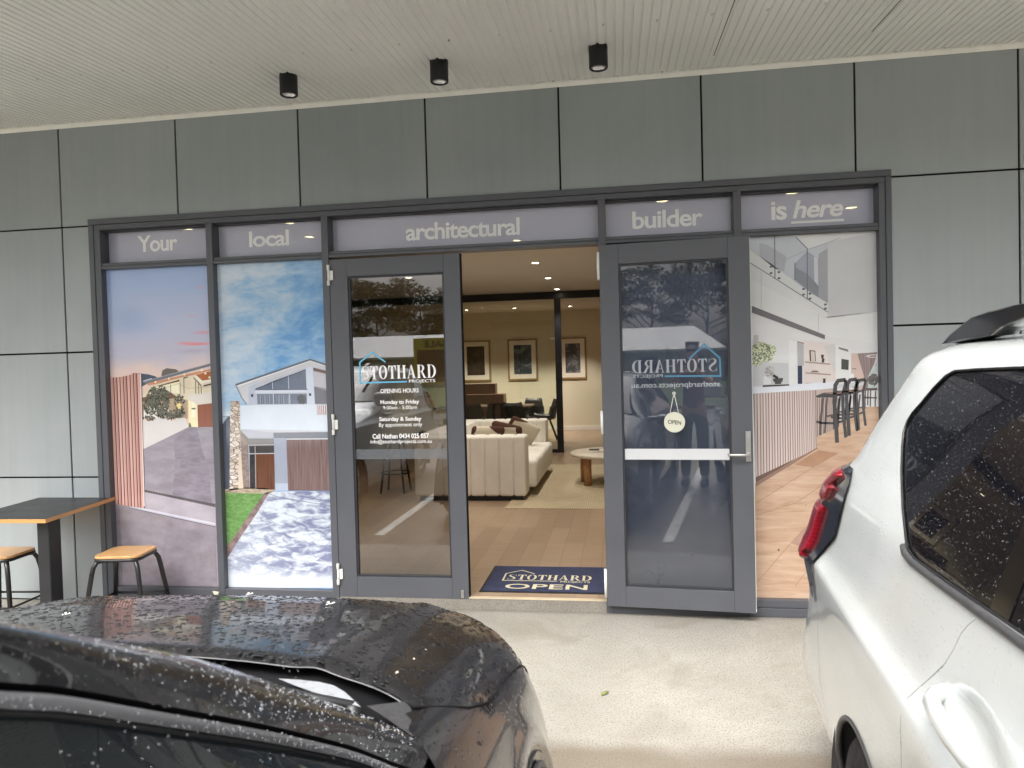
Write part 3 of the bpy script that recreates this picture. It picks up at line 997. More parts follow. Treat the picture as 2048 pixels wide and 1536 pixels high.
# poster 3: kitchen and stair void
def inside3():
    g = G('printed white interior')
    v = g.coord()
    n = g.noise(v, 2.2, 4)
    c = g.ramp(n, [(.3, lin(216, 217, 219, PK)), (.7, lin(232, 232, 232, PK))])
    return g.set(c, .1, 0, .55)
P = poster_base(4)
P.xz(0, inside3(), [(P.box[0], P.box[2]), (P.box[1], P.box[2]), (P.box[1], P.box[3]), (P.box[0], P.box[3])])
K = 5.689
Z0 = lambda u, v: (1495 + u / K, 460 + v / K)
P.p(1, pm(206, 207, 210, .02), Q((915, 140), (1560, 0), (1560, 920), (900, 1000), (915, 930)))
P.p(1, pm(226, 228, 228, .02), Q((20, 560), (900, 990), (1480, 930), (1480, 1300), (880, 1200), (20, 850)))
P.p(1, pm(196, 200, 208, .04), Q((20, 60), (545, 80), (680, 215), (915, 140), (915, 840), (680, 690), (20, 250)))
P.p(2, pm(176, 178, 188, .06), Q((135, 150), (230, 170), (440, 300), (420, 470), (310, 440), (140, 300)))
P.p(2, pm(160, 166, 180, .06), Q((540, 380), (680, 240), (810, 330), (810, 770), (680, 690), (540, 570)))
P.p(3, pm(140, 144, 152, .05), Q((550, 430), (680, 500), (810, 640), (810, 765), (540, 570)))
P.p(3, pm(206, 210, 216), Q((755, 300), (800, 320), (805, 635), (760, 600)))
P.p(3, pm(166, 167, 174, .03), Q((808, 270), (910, 210), (915, 830), (812, 770)))
P.p(2, pm(220, 222, 222, .02), Q((20, 225), (140, 300), (320, 420), (680, 690), (910, 845), (910, 935), (680, 785), (310, 548), (20, 370)))
P.line(4, pm(126, 132, 140), Q((20, 368), (310, 550), (680, 786), (915, 935)), .005)
P.line(4, pm(116, 122, 132), Q((308, 60), (312, 548)), .006)
P.line(4, pm(116, 122, 132), Q((550, 80), (680, 212), (680, 786)), .006)
P.line(4, pm(168, 174, 182), Q((320, 385), (680, 228), (1060, 90)), .004)
P.line(4, pm(126, 130, 138), Q((540, 375), (538, 572)), .007)
for (a, b) in ((265, 420), (265, 492), (356, 480), (356, 550), (635, 672), (635, 735), (708, 725), (708, 782), (884, 848), (884, 895)):
    P.p(5, pm(104, 108, 116), Q((a - 16, b - 8), (a + 16, b - 14), (a + 18, b + 6), (a - 10, b + 14)))
P.p(4, pm(118, 117, 121, .04), Q((48, 862), (880, 1195), (880, 1245), (48, 940)))
P.line(3, pm(186, 186, 188), Q((155, 470), (155, 895)), .0025)
P.line(3, pm(186, 186, 188), Q((808, 950), (808, 1165)), .0025)
K2 = K
Z0 = lambda u, v: (1495 + u / K, 670 + v / K)
P.p(2, pm(226, 216, 212, .03), Q((640, 60), (1010, 100), (1010, 560), (640, 560)))
P.p(2, pm(190, 188, 188, .04), Q((70, 0), (125, 0), (125, 110), (60, 110)))
P.p(2, pm(206, 208, 210), Q((60, 310), (465, 320), (470, 575), (60, 580)))
P.p(3, pm(232, 234, 234), Q((470, 60), (560, 70), (570, 570), (475, 570)))
P.p(3, pm(184, 184, 186), Q((565, 78), (640, 92), (640, 350), (570, 345)))
P.p(4, pm(70, 76, 96), Q((570, 348), (622, 350), (622, 556), (572, 556)))
P.line(4, pm(120, 112, 106), Q((565, 76), (640, 94)), .005)
P.p(3, pm(214, 212, 210), Q((865, 115), (1000, 105), (1000, 430), (930, 300)))
P.p(4, pm(232, 232, 232), Q((1000, 105), (1175, 160), (1178, 440), (1210, 440), (1210, 560), (1000, 560)))
P.p(5, pm(140, 136, 136), Q((1035, 135), (1145, 165), (1145, 192), (1038, 160)))
P.p(5, pm(82, 84, 80, .1), Q((1068, 270), (1152, 285), (1148, 398), (1065, 390)))
P.p(3, pm(214, 190, 182, .05), Q((1180, 210), (1270, 210), (1330, 470), (1330, 620), (1180, 600)))
P.p(4, pm(170, 152, 150, .15, 4, (40, 1, 1), (138, 122, 122)), Q((1250, 210), (1475, 195), (1440, 330), (1372, 470), (1372, 620), (1330, 620), (1325, 470), (1280, 320)))
P.p(3, pm(206, 216, 216, .15, 30), Q((1375, 440), (1475, 300), (1480, 620), (1375, 620)))
P.leaves(5, pm(120, 116, 116), *Z0(1430, 510), 9, 11, 60, .014, 51)
P.line(6, pm(244, 244, 240), Q((1475, 225), (1400, 228), (1352, 240), (1400, 254), (1475, 250)), .004)
for (a, b, c, d) in ((655, 300, 940, 325), (660, 425, 945, 445), (665, 545, 900, 545), (1185, 375, 1235, 378)):
    P.p(4, pm(170, 148, 136), Q((a, b), (c, d), (c, d + 14), (a, b + 14)))
P.p(6, pm(70, 62, 58), Q((702, 172), (770, 178), (778, 300), (708, 298)))
P.p(7, pm(214, 204, 190), Q((718, 184), (762, 188), (770, 298), (722, 296)))
P.p(6, pm(72, 64, 62), Q((836, 222), (872, 226), (862, 258), (876, 276), (870, 310), (850, 316), (842, 300), (848, 280), (838, 262)))
P.p(6, pm(136, 122, 114), Q((715, 425), (740, 405), (790, 405), (820, 425)))
P.p(6, pm(84, 74, 68), Q((855, 495), (890, 495), (884, 515), (890, 545), (855, 545), (860, 515)))
P.p(5, pm(228, 232, 240, .03), Q((62, 592), (560, 560), (1000, 525), (1000, 600), (780, 625), (420, 645), (64, 668)))
P.p(6, pm(86, 74, 68), Q((172, 572), (474, 560), (474, 576), (172, 592)))
P.p(6, pm(92, 90, 88, .2), Q((288, 495), (404, 488), (400, 520), (380, 545), (385, 556), (310, 560), (314, 545), (294, 525)))
P.line(7, pm(70, 68, 66), Q((290, 458), (345, 492)), .016)
P.leaves(6, pm(172, 164, 158), *Z0(250, 420), 9, 11, 40, .008, 71)
P.p(5, pm(226, 228, 230), Q((185, 470), (240, 455), (272, 490), (262, 560), (180, 566)))
for (cu, cv, ru, rv, n) in ((150, 170, 100, 80, 150), (230, 180, 90, 60, 90), (100, 270, 60, 70, 100), (200, 260, 70, 40, 50)):
    P.leaves(5, pm(168, 178, 142, .2, 20), *Z0(cu, cv), ru / K, rv / K, n, .013, cu)
    P.leaves(6, pm(212, 218, 184, .2, 20), *Z0(cu, cv), ru / K, rv / K, n // 2, .012, cu + 3)
    P.leaves(7, pm(112, 122, 96), *Z0(cu, cv), ru / K, rv / K, n // 4, .009, cu + 5)
# island front of battens
Z2 = lambda u, v: (1495 + u / 4.5185, 900 + v / 4.5185)
P.p(5, pm(120, 96, 86), [Z0(65, 668), Z0(420, 645), Z0(780, 625), Z0(788, 1290), Z0(540, 1415), Z2(75, 300)])
tp = [(78 + (776 - 78) * (1 - (1 - k / 27) ** 1.32)) for k in range(28)]
for k in range(27):
    a, b = tp[k], tp[k + 1] - max(4.5, (tp[k + 1] - tp[k]) * .26)
    za = 668 - (a - 65) * .062; zb = 668 - (b - 65) * .062
    lo = lambda x: 1620 - (x - 78) * (1620 - 1292) / 700
    sh = lambda x: x + (12 - (x - 78) * .0)
    t_ = pm(216, 200, 194, .03, 3, (30, 1, 1)) if k % 2 else pm(206, 190, 186, .03, 3, (30, 1, 1))
    P.p(6, t_, [Z0(a, za), Z0(b, zb), Z0(sh(b), lo(b)), Z0(sh(a), lo(a))])
P.p(5, pm(196, 178, 170), Q((780, 625), (985, 605), (985, 1070), (790, 1160)))
for k in range(9):
    P.line(6, pm(128, 108, 102), Q((795 + k * 22, 720), (795 + k * 22, 1155 - k * 9)), .004)
# bar stools printed on it
SK = pm(84, 82, 84, .15)
SK2 = pm(104, 98, 97, .15)
def stool(dx, k, ox, oy):
    def T(*a): return [Z0(ox + (x - 985) * k, oy + (y - 520) * k) for x, y in a]
    P.line(8, SK2, T((1040, 720), (1020, 900), (1015, 960)), .012 * k)
    P.line(8, SK2, T((860, 715), (835, 940), (825, 1140)), .014 * k)
    P.line(8, SK2, T((905, 715), (890, 900), (878, 1115)), .012 * k)
    P.line(8, SK, T((785, 985), (840, 1000), (1000, 1005), (1090, 975)), .014 * k)
    P.line(8, SK2, T((900, 925), (1000, 905), (1100, 910)), .012 * k)
    P.p(9, SK, T((780, 690), (870, 655), (1090, 650), (1100, 670), (980, 712), (785, 712)))
    P.p(10, pm(150, 124, 116), T((865, 660), (1085, 652), (1095, 662), (975, 680)))
    P.line(10, SK, T((1018, 1225), (1005, 1000), (985, 760), (998, 570), (1030, 520), (1115, 508)), .023 * k)
    P.line(10, SK, T((1115, 508), (1112, 560), (1082, 680), (1085, 900), (1118, 1165)), .018 * k)
    P.p(9, pm(206, 208, 214), T((1015, 560), (1105, 545), (1100, 590), (1012, 610)))
stool(0, .80, 1235 - 0, 515)
stool(0, .90, 1125, 512)
stool(0, 1.0, 985, 520)
for (a, b, c) in ((1340, 620, 840), (1400, 620, 815), (1455, 640, 815), (1370, 620, 800)):
    P.line(7, pm(112, 100, 98), Q((a, b), (a - 5, c)), .007)
P.p(8, pm(110, 98, 96), Q((1335, 605), (1475, 600), (1475, 630), (1340, 630)))
P.line(7, pm(134, 118, 114), Q((1330, 710), (1475, 715)), .008)
# printed oak floor running back to the window
def floor3():
    g = G('printed oak floor')
    a = py(1505, 1195, PY_); b = py(1745, 900, PY_)
    ang = math.atan2(b.z - a.z, b.x - a.x) * .80
    v = g.coord((1, 1, 1), (0, ang, 0))
    gr = g.noise(g.coord((1.4, 1, 11), (0, ang, 0)), 2.6, 8, .62, .9)
    big = g.noise(g.coord((1, 1, 3), (0, ang, 0)), 2.0, 3)
    t = g.math('ADD', g.math('MULTIPLY', gr, .7), g.math('MULTIPLY', big, .35))
    c = g.ramp(t, [(.3, lin(164, 130, 108, PK)), (.5, lin(194, 163, 139, PK)), (.72, lin(212, 185, 162, PK))])
    return g.set(c, .1, 0, .55)
P.p(4, floor3(), [Z2(70, 300), Z0(540, 1415), Z0(788, 1290), Z0(790, 1160), Z0(985, 1070), Z0(1240, 820), Z0(1490, 815), (1762, 1000), (1762, 1200), (1500, 1200)])
P.p(7, pm(150, 122, 110), [Z0(788, 1280), Z0(800, 1290), Z2(75, 330), Z2(75, 290)])
jn = pm(160, 126, 104)
for a in (((75, 590), (430, 480), (600, 370), (820, 175)), ((75, 480), (600, 150)), ((90, 1190), (400, 830), (640, 580)), ((390, 835), (560, 905)), ((430, 130), (600, 155)), ((430, 1230), (545, 1080))):
    P.line(5, jn, [Z2(*q) for q in a], .003)
P.p(6, pm(176, 146, 132, .08), [Z2(395, 835), Z2(640, 590), Z2(640, 920), Z2(560, 905)])
P.p(5, pm(176, 138, 112, .1), [Z2(430, 128), Z2(640, 0), Z2(820, 30), Z2(600, 155)])
P.leaves(7, pm(96, 66, 50), *Z2(282, 900), .8, 2, 5, .006, 81)
P.leaves(7, pm(120, 88, 68), *Z2(525, 495), .8, .8, 3, .004, 82)
w3 = finish(P, 4)
# the fourth bay, behind the folded-back door leaf, is plain tinted glass
mb = MB(); mb.box(BX[3][0] + .001, BX[3][1] - .001, .05, .056, PZ0, PZ1)
mb.build('shop_window', M['glass_tint'], shop)

# ---------------------------------------------------------------- doors
def door_leaf(T, x0, x1, z0, z1, gx0, gx1, gz0, gz1, name='glass_door'):
    """aluminium leaf with beads and a pane; T maps leaf space to the world"""
    def box(mb, a, b, c, d, e, f):
        k = MB(); k.box(a, b, c, d, e, f)
        mb.add([T(*p) for p in k.v], k.f)
    mb = MB()
    box(mb, x0, gx0, 0, .045, z0, z1); box(mb, gx1, x1, 0, .045, z0, z1)
    box(mb, gx0 + .0003, gx1 - .0003, .0006, .0445, z0, gz0); box(mb, gx0 + .0003, gx1 - .0003, .0006, .0445, gz1, z1)
    d = mb.build(name, M['frame'], shop, .0015, 1)
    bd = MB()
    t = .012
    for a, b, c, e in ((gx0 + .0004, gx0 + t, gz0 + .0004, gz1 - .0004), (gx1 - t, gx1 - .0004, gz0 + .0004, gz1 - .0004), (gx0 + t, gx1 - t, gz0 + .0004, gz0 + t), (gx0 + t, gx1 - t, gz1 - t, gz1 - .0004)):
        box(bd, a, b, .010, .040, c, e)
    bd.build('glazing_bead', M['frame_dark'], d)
    glz = M['glass'] if T is TA else M['glass_haze']
    gp = MB(); gp.add([T(gx0 + t, .022, gz0 + t), T(gx1 - t, .022, gz0 + t), T(gx1 - t, .022, gz1 - t), T(gx0 + t, .022, gz1 - t)], [(0, 1, 2, 3)])
    gp.build('pane', glz, d)
    return d

TA = lambda x, y, z: (x, y - .004, z)
dl_ = door_leaf(TA, -1.9055, -1.012, .070, 2.349, -1.781, -1.122, .208, 2.232)
mb = MB(); mb.box(-1.9085, -1.9056, .0, .04, .07, 2.35); mb.box(-1.011, -1.007, .004, .04, .07, 2.349)
mb.build('door_seal', M['black'], dl_)
for (ya, yb) in ((530, 571), (829, 870), (1127, 1169)):
    q = py(656, .5 * (ya + yb), -.02)
    h = .5 * abs(py(656, ya, -.02).z - py(656, yb, -.02).z)
    b = MB(); z = q.z; x = -1.9075
    b.tube([(x, -.020, z - h), (x, -.020, z - h * .52)], .0105, 10); b.tube([(x + .001, -.020, z - h * .52), (x + .001, -.020, z + h * .5)], .0080, 10)
    b.tube([(x, -.020, z + h * .5), (x, -.020, z + h)], .0105, 10)
    b.box(x + .006, x + .030, -.016, -.005, z - h * .48, z + h * .45)
    b.build('hinge', M['hinge'], dl_, .001, 1)
q = py(925, 1188, -.006)
b = MB(); b.box(q.x - .009, q.x + .009, -.009, -.004, q.z - .026, q.z + .026)
b.box(q.x - .005, q.x + .005, -.0095, -.009, q.z - .006, q.z + .014)
b.build('bolt_plate', M['steel'], dl_, .001, 1)
# lettering of the closed leaf
def rowtext(mb, s, u0, u1, vt, vb, Y, bold, n=None, mi=0):
    um = .5 * (u0 + u1)
    X0, X1 = py(u0, .5 * (vt + vb), Y).x, py(u1, .5 * (vt + vb), Y).x
    Z1, Z0_ = py(um, vt, Y).z, py(um, vb, Y).z
    vs, fs = fit(*text_mesh(s, bold), X0, X1, Z0_, Z1)
    decal(mb, vs, fs, lambda a, c: (a, Y, c), mi)
YL = .0155
mb = MB()
vs, fs = serif_word('STOTHARD')
a, b2 = py(724, 745, YL), py(871.8, 742, YL)
vs, fs = fit(vs, fs, a.x, b2.x, py(798, 757.6, YL).z, py(798, 730.0, YL).z)
decal(mb, vs, fs, lambda x, z: (x, YL, z))
rowtext(mb, 'PROJECTS', 817.8, 870.7, 758.6, 766.8, YL, .012)
mb.build('logo_lettering', M['white_letter'], dl_)
mb = MB(); rowtext(mb, 'OPENING HOURS', 760.8, 837.4, 777, 785.7, YL, .020); mb.build('lettering', M['white_letter'], dl_)
mb = MB(); rowtext(mb, 'Monday to Friday', 760.8, 838.3, 799.6, 810.2, YL, .026); mb.build('lettering', M['white_letter'], dl_)
mb = MB(); rowtext(mb, '9:00am - 5:00pm', 765.9, 834.2, 811.3, 820.6, YL, .004); mb.build('lettering', M['white_letter'], dl_)
mb = MB(); rowtext(mb, 'Saturday & Sunday', 758.4, 842.9, 833.6, 844.2, YL, .026); mb.build('lettering', M['white_letter'], dl_)
mb = MB(); rowtext(mb, 'By appointment only', 758, 844.5, 845.2, 855.4, YL, .004); mb.build('lettering', M['white_letter'], dl_)
mb = MB(); rowtext(mb, 'Call Nathan 0434 025 057', 745, 857.9, 867.2, 877.0, YL, .026); mb.build('lettering', M['white_letter'], dl_)
mb = MB(); rowtext(mb, 'info@stothardprojects.com.au', 741, 863.4, 878.6, 888.6, YL, .008); mb.build('lettering', M['white_letter'], dl_)
mb = MB()
pts = [(770.7, 724.2), (744, 704.6), (719.6, 724.9), (720.4, 765.8), (814, 763.3)]
w = [py(u, v, YL) for u, v in pts]
V, F = line_band([(p.x, p.z) for p in w], .0095)
decal(mb, V, F, lambda x, z: (x, YL + .0004, z))
mb.build('house_outline', M['cyan_letter'], dl_)
mb = MB()
z0, z1 = py(800, 918, YL).z, py(800, 898, YL).z
mb.quad((-1.768, YL + .001, z0), (-1.134, YL + .001, z0), (-1.134, YL + .001, z1), (-1.768, YL + .001, z1))
mb.build('safety_strip', M['strip_thin'], dl_)

# the other leaf, folded back almost flat against the fourth bay
ANG = R(5.0)
H0 = Vector((-.106, -.062, 0))
DX = Vector((math.cos(ANG), -math.sin(ANG), 0)); DN = Vector((-math.sin(ANG), -math.cos(ANG), 0))
def TB_(x, y, z):
    p = H0 + DX * x - DN * y
    return (p.x, p.y, z)
def leafxz(u, v, d=0.0):
    p = pl(u, v, H0 - DN * d, DN)
    return (p - H0).dot(DX), p.z
gx0 = .5 * (leafxz(1236, 528)[0] + leafxz(1252, 1171)[0]); gx1 = .5 * (leafxz(1455, 515)[0] + leafxz(1470, 1186)[0])
gz1 = .5 * (leafxz(1236, 528)[1] + leafxz(1455, 515)[1]); gz0 = .5 * (leafxz(1252, 1171)[1] + leafxz(1470, 1186)[1])
lw = .5 * (leafxz(1497, 475)[0] + leafxz(1514, 1230)[0])
dr_ = door_leaf(TB_, 0, lw, .066, 2.345, gx0, gx1, gz0, gz1)
dr_['label'] = 'open leaf folded back against the shopfront, its lettering seen reversed'
b = MB()
k = MB(); k.box(lw + .0005, lw + .004, .008, .038, .07, 2.34); b.add([TB_(*p) for p in k.v], k.f)
b.build('door_seal', M['hinge'], dr_)
for (ya, yb) in ((505, 560), (822, 868), (1137, 1194)):
    za, zb = py(1198, ya, -.05).z, py(1198, yb, -.05).z
    b = MB(); b.tube([(-.112, -.060, zb), (-.112, -.060, za)], .009, 10)
    b.box(-.110, -.100, -.052, -.030, zb + .01, za - .01)
    b.build('hinge', M['hinge'], dr_)
DL = .0205
mb = MB()
vs, fs = serif_word('STOTHARD')
xa, xb = leafxz(1263.7, 733)[0], leafxz(1434, 730)[0]
zt, zb = .5 * (leafxz(1275, 719.5)[1] + leafxz(1425, 717)[1]), .5 * (leafxz(1275, 746)[1] + leafxz(1425, 745)[1])
vs, fs = fit([(-x, z) for x, z in vs], fs, xa, xb, zb, zt)
decal(mb, vs, fs, lambda x, z: TB_(x, DL, z))
def mrow(s, u0, u1, vt, vb, bold):
    xa, xb = leafxz(u0, vb)[0], leafxz(u1, vb)[0]
    um = .5 * (u0 + u1)
    vs, fs = text_mesh(s, bold)
    vs, fs = fit([(-x, z) for x, z in vs], fs, xa, xb, leafxz(um, vb)[1], leafxz(um, vt)[1])
    decal(mb, vs, fs, lambda x, z: TB_(x, DL, z))
mrow('PROJECTS', 1265.7, 1325.6, 749, 757.6, .012)
mb.build('logo_lettering', M['grey_letter'], dr_)
mb = MB()
mrow('stothardprojects.com.au', 1262.8, 1440, 764, 778, .014)
mb.build('lettering', M['grey_letter'], dr_)
mb = MB()
w = [leafxz(u, v) for u, v in ((1378, 718), (1409, 689), (1440, 716), (1441.3, 752), (1329, 752.5))]
V, F = line_band(w, .0105)
decal(mb, V, F, lambda x, z: TB_(x, DL + .0006, z))
mb.build('house_outline', M['cyan_dull'], dr_)
za, zb = .5 * (leafxz(1247, 897.5)[1] + leafxz(1461, 899)[1]), .5 * (leafxz(1247, 919.5)[1] + leafxz(1461, 921)[1])
mb = MB(); mb.add([TB_(gx0 + .0125, .0185, zb), TB_(gx1 - .0125, .0185, zb), TB_(gx1 - .0125, .0185, za), TB_(gx0 + .0125, .0185, za)], [(0, 1, 2, 3)])
mb.build('safety_strip', M['strip'], dr_)
# lever handle on its plate
hx, hz0 = leafxz(1497.5, 923); _, hz1 = leafxz(1497.5, 862); _, hz = leafxz(1499, 908)
b = MB(); k = MB(); k.box(hx - .016, hx + .014, -.010, .0, hz0, hz1)
b.add([TB_(*p) for p in k.v], k.f)
b.tube([TB_(hx, -.008, hz), TB_(hx, -.052, hz)], .010, 12)
b.tube([TB_(hx + .002, -.046, hz), TB_(hx - .012, -.056, hz), TB_(hx - .03, -.058, hz), TB_(hx - .105, -.058, hz), TB_(hx - .122, -.050, hz)], .009, 12)
for zz in (hz1 - .012, hz0 + .012, hz1 - .05):
    b.tube([TB_(hx, -.010, zz), TB_(hx, -.012, zz)], .004, 8)
b.build('lever_handle', M['steel'], dr_, .001, 1)

# round OPEN sign hanging on the open leaf
sx, sz = leafxz(1349, 844.5, -.004)
rad = abs(leafxz(1370.2, 844.5, -.004)[0] - sx)
p0 = Vector(TB_(sx, 0, sz))
sign = thing('open_sign', 'small round pale OPEN sign hanging by white cord on the folded-back glass door', 'sign', p0)
M['sign'] = plain('pale grey acrylic', lin(214, 214, 196), .45, 0, .4, .03)
M['cord'] = plain('white cotton cord', lin(232, 230, 222), .8, 0, .2, .1)
M['hook'] = plain('clear hook', lin(206, 210, 210), .15, 0, .6, .05)
M['ink'] = plain('dark sign ink', (.02, .02, .02), .5, 0, .3, .05)
def LB(x, z, d): return TB_(sx + x, d, sz + z)
b = MB(); n = 48
ring = [(rad * math.cos(2 * math.pi * k / n), rad * math.sin(2 * math.pi * k / n)) for k in range(n)]
b.add([LB(x, z, .004) for x, z in ring] + [LB(x, z, -.002) for x, z in ring], [tuple(range(n - 1, -1, -1)), tuple(range(n, 2 * n))] + [(i, (i + 1) % n, n + (i + 1) % n, n + i) for i in range(n)])
b.build('disc', M['sign'], sign, .0008, 1)
b = MB()
vs, fs = fit(*text_mesh('OPEN', .012), -rad * .63, rad * .63, -rad * .20, rad * .20)
c5, s5 = math.cos(R(-6)), math.sin(R(-6))
decal(b, [(x * c5 - z * s5, x * s5 + z * c5) for x, z in vs], fs, lambda x, z: LB(x, z, -.0026))
b.build('lettering', M['ink'], sign)
hk = leafxz(1348, 789); hx2, hz2 = hk[0] - sx, hk[1] - sz
b = MB()
for e in (-1, 1):
    b.tube([LB(hx2 + e * .003, hz2 - .004, -.004), LB(e * rad * .42, rad * .80, -.003)], .0021, 6)
b.tube([LB(hx2 - .003, hz2 - .004, -.004), LB(hx2, hz2 + .002, -.006), LB(hx2 + .003, hz2 - .004, -.004)], .0021, 6)
b.build('cord', M['cord'], sign)
b = MB()
b.tube([LB(hx2, hz2 + .006, .018), LB(hx2, hz2 + .006, .012), LB(hx2, hz2 + .006, .002)], [.013, .012, .006], 16)
b.tube([LB(hx2, hz2 + .006, .004), LB(hx2, hz2 - .010, -.004), LB(hx2, hz2 - .016, -.012), LB(hx2, hz2 - .006, -.016)], .0035, 8)
b.build('suction_hook', M['hook'], sign)

# ---------------------------------------------------------------- canopy
SZ0, SSL, CDEP = 3.397, .0748, 2.05
def sz_(y): return SZ0 + SSL * y                              # y is negative outwards
mb = MB()
pitch = .045
x0c, x1c = -7.4, 5.9
prof = []
n = int((x1c - x0c) / pitch)
for k in range(n):
    x = x0c + k * pitch
    prof += [(x, 0.0), (x + .026, 0.0), (x + .0285, .0065), (x + .042, .0065), (x + .0445, 0.0)]
rows = [[(x, y, sz_(y) + dz) for x, dz in prof] for y in (-.006, -CDEP)]
mb.grid(rows, 0, False)
sof = mb
mb = MB()
mb.box(x0c, x1c, -CDEP - .04, -.002, 3.5, 3.62)
mb.box(x0c, x1c, -CDEP - .06, -CDEP - .002, sz_(-CDEP) - .05, 3.64)
mb.build('canopy_roof', M['soffit_trim'], shop, .003)
mb = MB()
mb.add([(x0c, -.030, sz_(-.03) - .002), (x1c, -.030, sz_(-.03) - .002), (x1c, -.0015, SZ0 + .038), (x0c, -.0015, SZ0 + .038), (x0c, -.004, SZ0 - .030), (x1c, -.004, SZ0 - .030), (x1c, -.030, sz_(-.03) - .010), (x0c, -.030, sz_(-.03) - .010)],
       [(0, 1, 2, 3), (4, 5, 6, 7), (7, 6, 1, 0), (4, 3, 2, 5)])
mb.build('soffit_flashing', M['soffit_trim'], shop)
mb = sof
for xs, y in [(x0c + .135 * i, -.045) for i in range(int((x1c - x0c) / .135))] + [(x0c + .27 * i + .06, -.86 - .01 * (i % 2)) for i in range(int((x1c - x0c) / .27))]:
    mb.lathe([(.0075, .002), (.0075, -.003), (.0045, -.006), (0.0005, -.007)], (xs + .013, y, sz_(y)), 8, 1)
for (u0, v0, u1, v1) in ((1427.6, 111, 1459, 27), (1747.9, 62.5, 1797, 0)):
    def ons(u, v):
        a = ray(u, v); t = (SZ0 + SSL * CAM.y - CAM.z) / (a.z - SSL * a.y)
        return CAM + a * t
    p, q = ons(u0, v0), ons(u1, v1)
    x = .5 * (p.x + q.x); ya, yb = p.y, -CDEP
    mb.add([(x - .0022, ya, sz_(ya) - .0012), (x + .0022, ya, sz_(ya) - .0012), (x + .0022, yb, sz_(yb) - .0012), (x - .0022, yb, sz_(yb) - .0012)], [(0, 1, 2, 3)], 2)
mb.build('soffit', [M['soffit'], plain('screw heads', lin(214, 212, 204), .3, .3), M['black']], shop, merge=False)

first = None
for i, (x, where) in enumerate(((-1.893, 'above the blue sky poster and closed door'), (-.978, 'above the word architectural'), (-.072, 'above the open doorway'))):
    y = -.555
    lab = 'black cylinder light under the cream soffit ' + where
    if first is None:
        top = sz_(y) + .002
        first = thing('soffit_light', lab, 'light', (x, y, top), 'black cylinder lights under the soffit')
        b = MB(); b.lathe([(.0001, .02), (.052, .02), (.052, -.114), (.050, -.118), (.042, -.118), (.041, -.095), (.0001, -.094)], (x, y, top), 40)
        b.build('housing', M['lamp_black'], first)
        b = MB(); b.lathe([(.0402, -.110), (.034, -.098), (.018, -.0955), (.0001, -.0952)], (x, y, top), 32)
        b.build('lens', M['lens'], first)
    else:
        dup(first, (x, y, sz_(y) + .002), 0, lab)

# ---------------------------------------------------------------- inside the shop
FZ, CZ, BW, PYR = .080, 2.88, 12.15, 7.86
M['wall_in'] = plain('warm white plaster', lin(214, 207, 186), .7, 0, .3, .03, 1.5, .05, 200)
M['ceil'] = plain('ceiling paint', lin(206, 200, 190), .8, 0, .2, .02, 1.0)
M['skirt'] = plain('white gloss skirting', lin(226, 222, 214), .35, 0, .4, .03)
M['pframe'] = plain('black partition frame', (.008, .008, .012), .35, 0, .5, .1)
sheet('floor', -4.8, 2.6, .0, BW, FZ, M['oak'])
mb = MB(); mb.box(-1.905, -.11, -.0025, .0015, .0, FZ - .004); mb.build('step', M['concrete'], shop)
mb = MB(); mb.box(-1.012, -.108, -.006, .03, FZ - .004, FZ + .003); mb.build('threshold', plain('pale metal threshold', lin(222, 206, 178), .35, .3), shop, .001, 1)
sheet('ceiling', -4.8, 2.6, .11, BW, CZ, M['ceil'])
mb = MB()
mb.quad((-4.8, BW, FZ), (2.6, BW, FZ), (2.6, BW, CZ), (-4.8, BW, CZ)); tag(mb.build('wall', M['wall_in']), None, None, None, 'structure')
mb = MB(); mb.quad((-4.8, .11, FZ), (-4.8, BW, FZ), (-4.8, BW, CZ), (-4.8, .11, CZ)); tag(mb.build('wall', M['wall_in']), None, None, None, 'structure')
mb = MB(); mb.quad((2.6, .11, FZ), (2.6, BW, FZ), (2.6, BW, CZ), (2.6, .11, CZ)); tag(mb.build('wall', M['wall_in']), None, None, None, 'structure')
mb = MB(); mb.box(-4.8, 2.6, BW - .018, BW - .001, FZ, FZ + .095)
tag(mb.build('skirting', M['skirt'], None, .003), None, None, None, 'structure')
mb = MB(); mb.box(FL + .1, FR - .1, .12, .14, HEAD + .02, 2.95); mb.box(-4.8, FL + .1, .17, .19, FZ, CZ); mb.box(FR - .1, 2.6, .17, .19, FZ, CZ)
mb.build('inner_lining', M['wall_in'], shop)

part = thing('glass_partition', 'black framed glass partition with an open doorway behind the sofa', 'partition', (-2.6, PYR, FZ))
mb = MB()
mb.box(-4.79, -1.085, PYR - .025, PYR + .025, 2.752, CZ - .003); mb.box(-1.083, 2.59, PYR - .05, PYR + .05, 2.752, CZ - .002)
mb.box(-1.082, -.972, PYR - .03, PYR + .03, FZ, 2.7515)
mb.box(-4.79, -1.083, PYR - .0245, PYR + .0245, FZ, FZ + .06)
mb.build('frame', M['pframe'], part, .002, 1)
for (xa, xb) in ((-4.79, -2.4), (-2.394, -1.083)):
    mb = MB(); mb.quad((xa, PYR, FZ + .06), (xb, PYR, FZ + .06), (xb, PYR, 2.752), (xa, PYR, 2.752)); mb.build('pane', M['glass_room'], part)

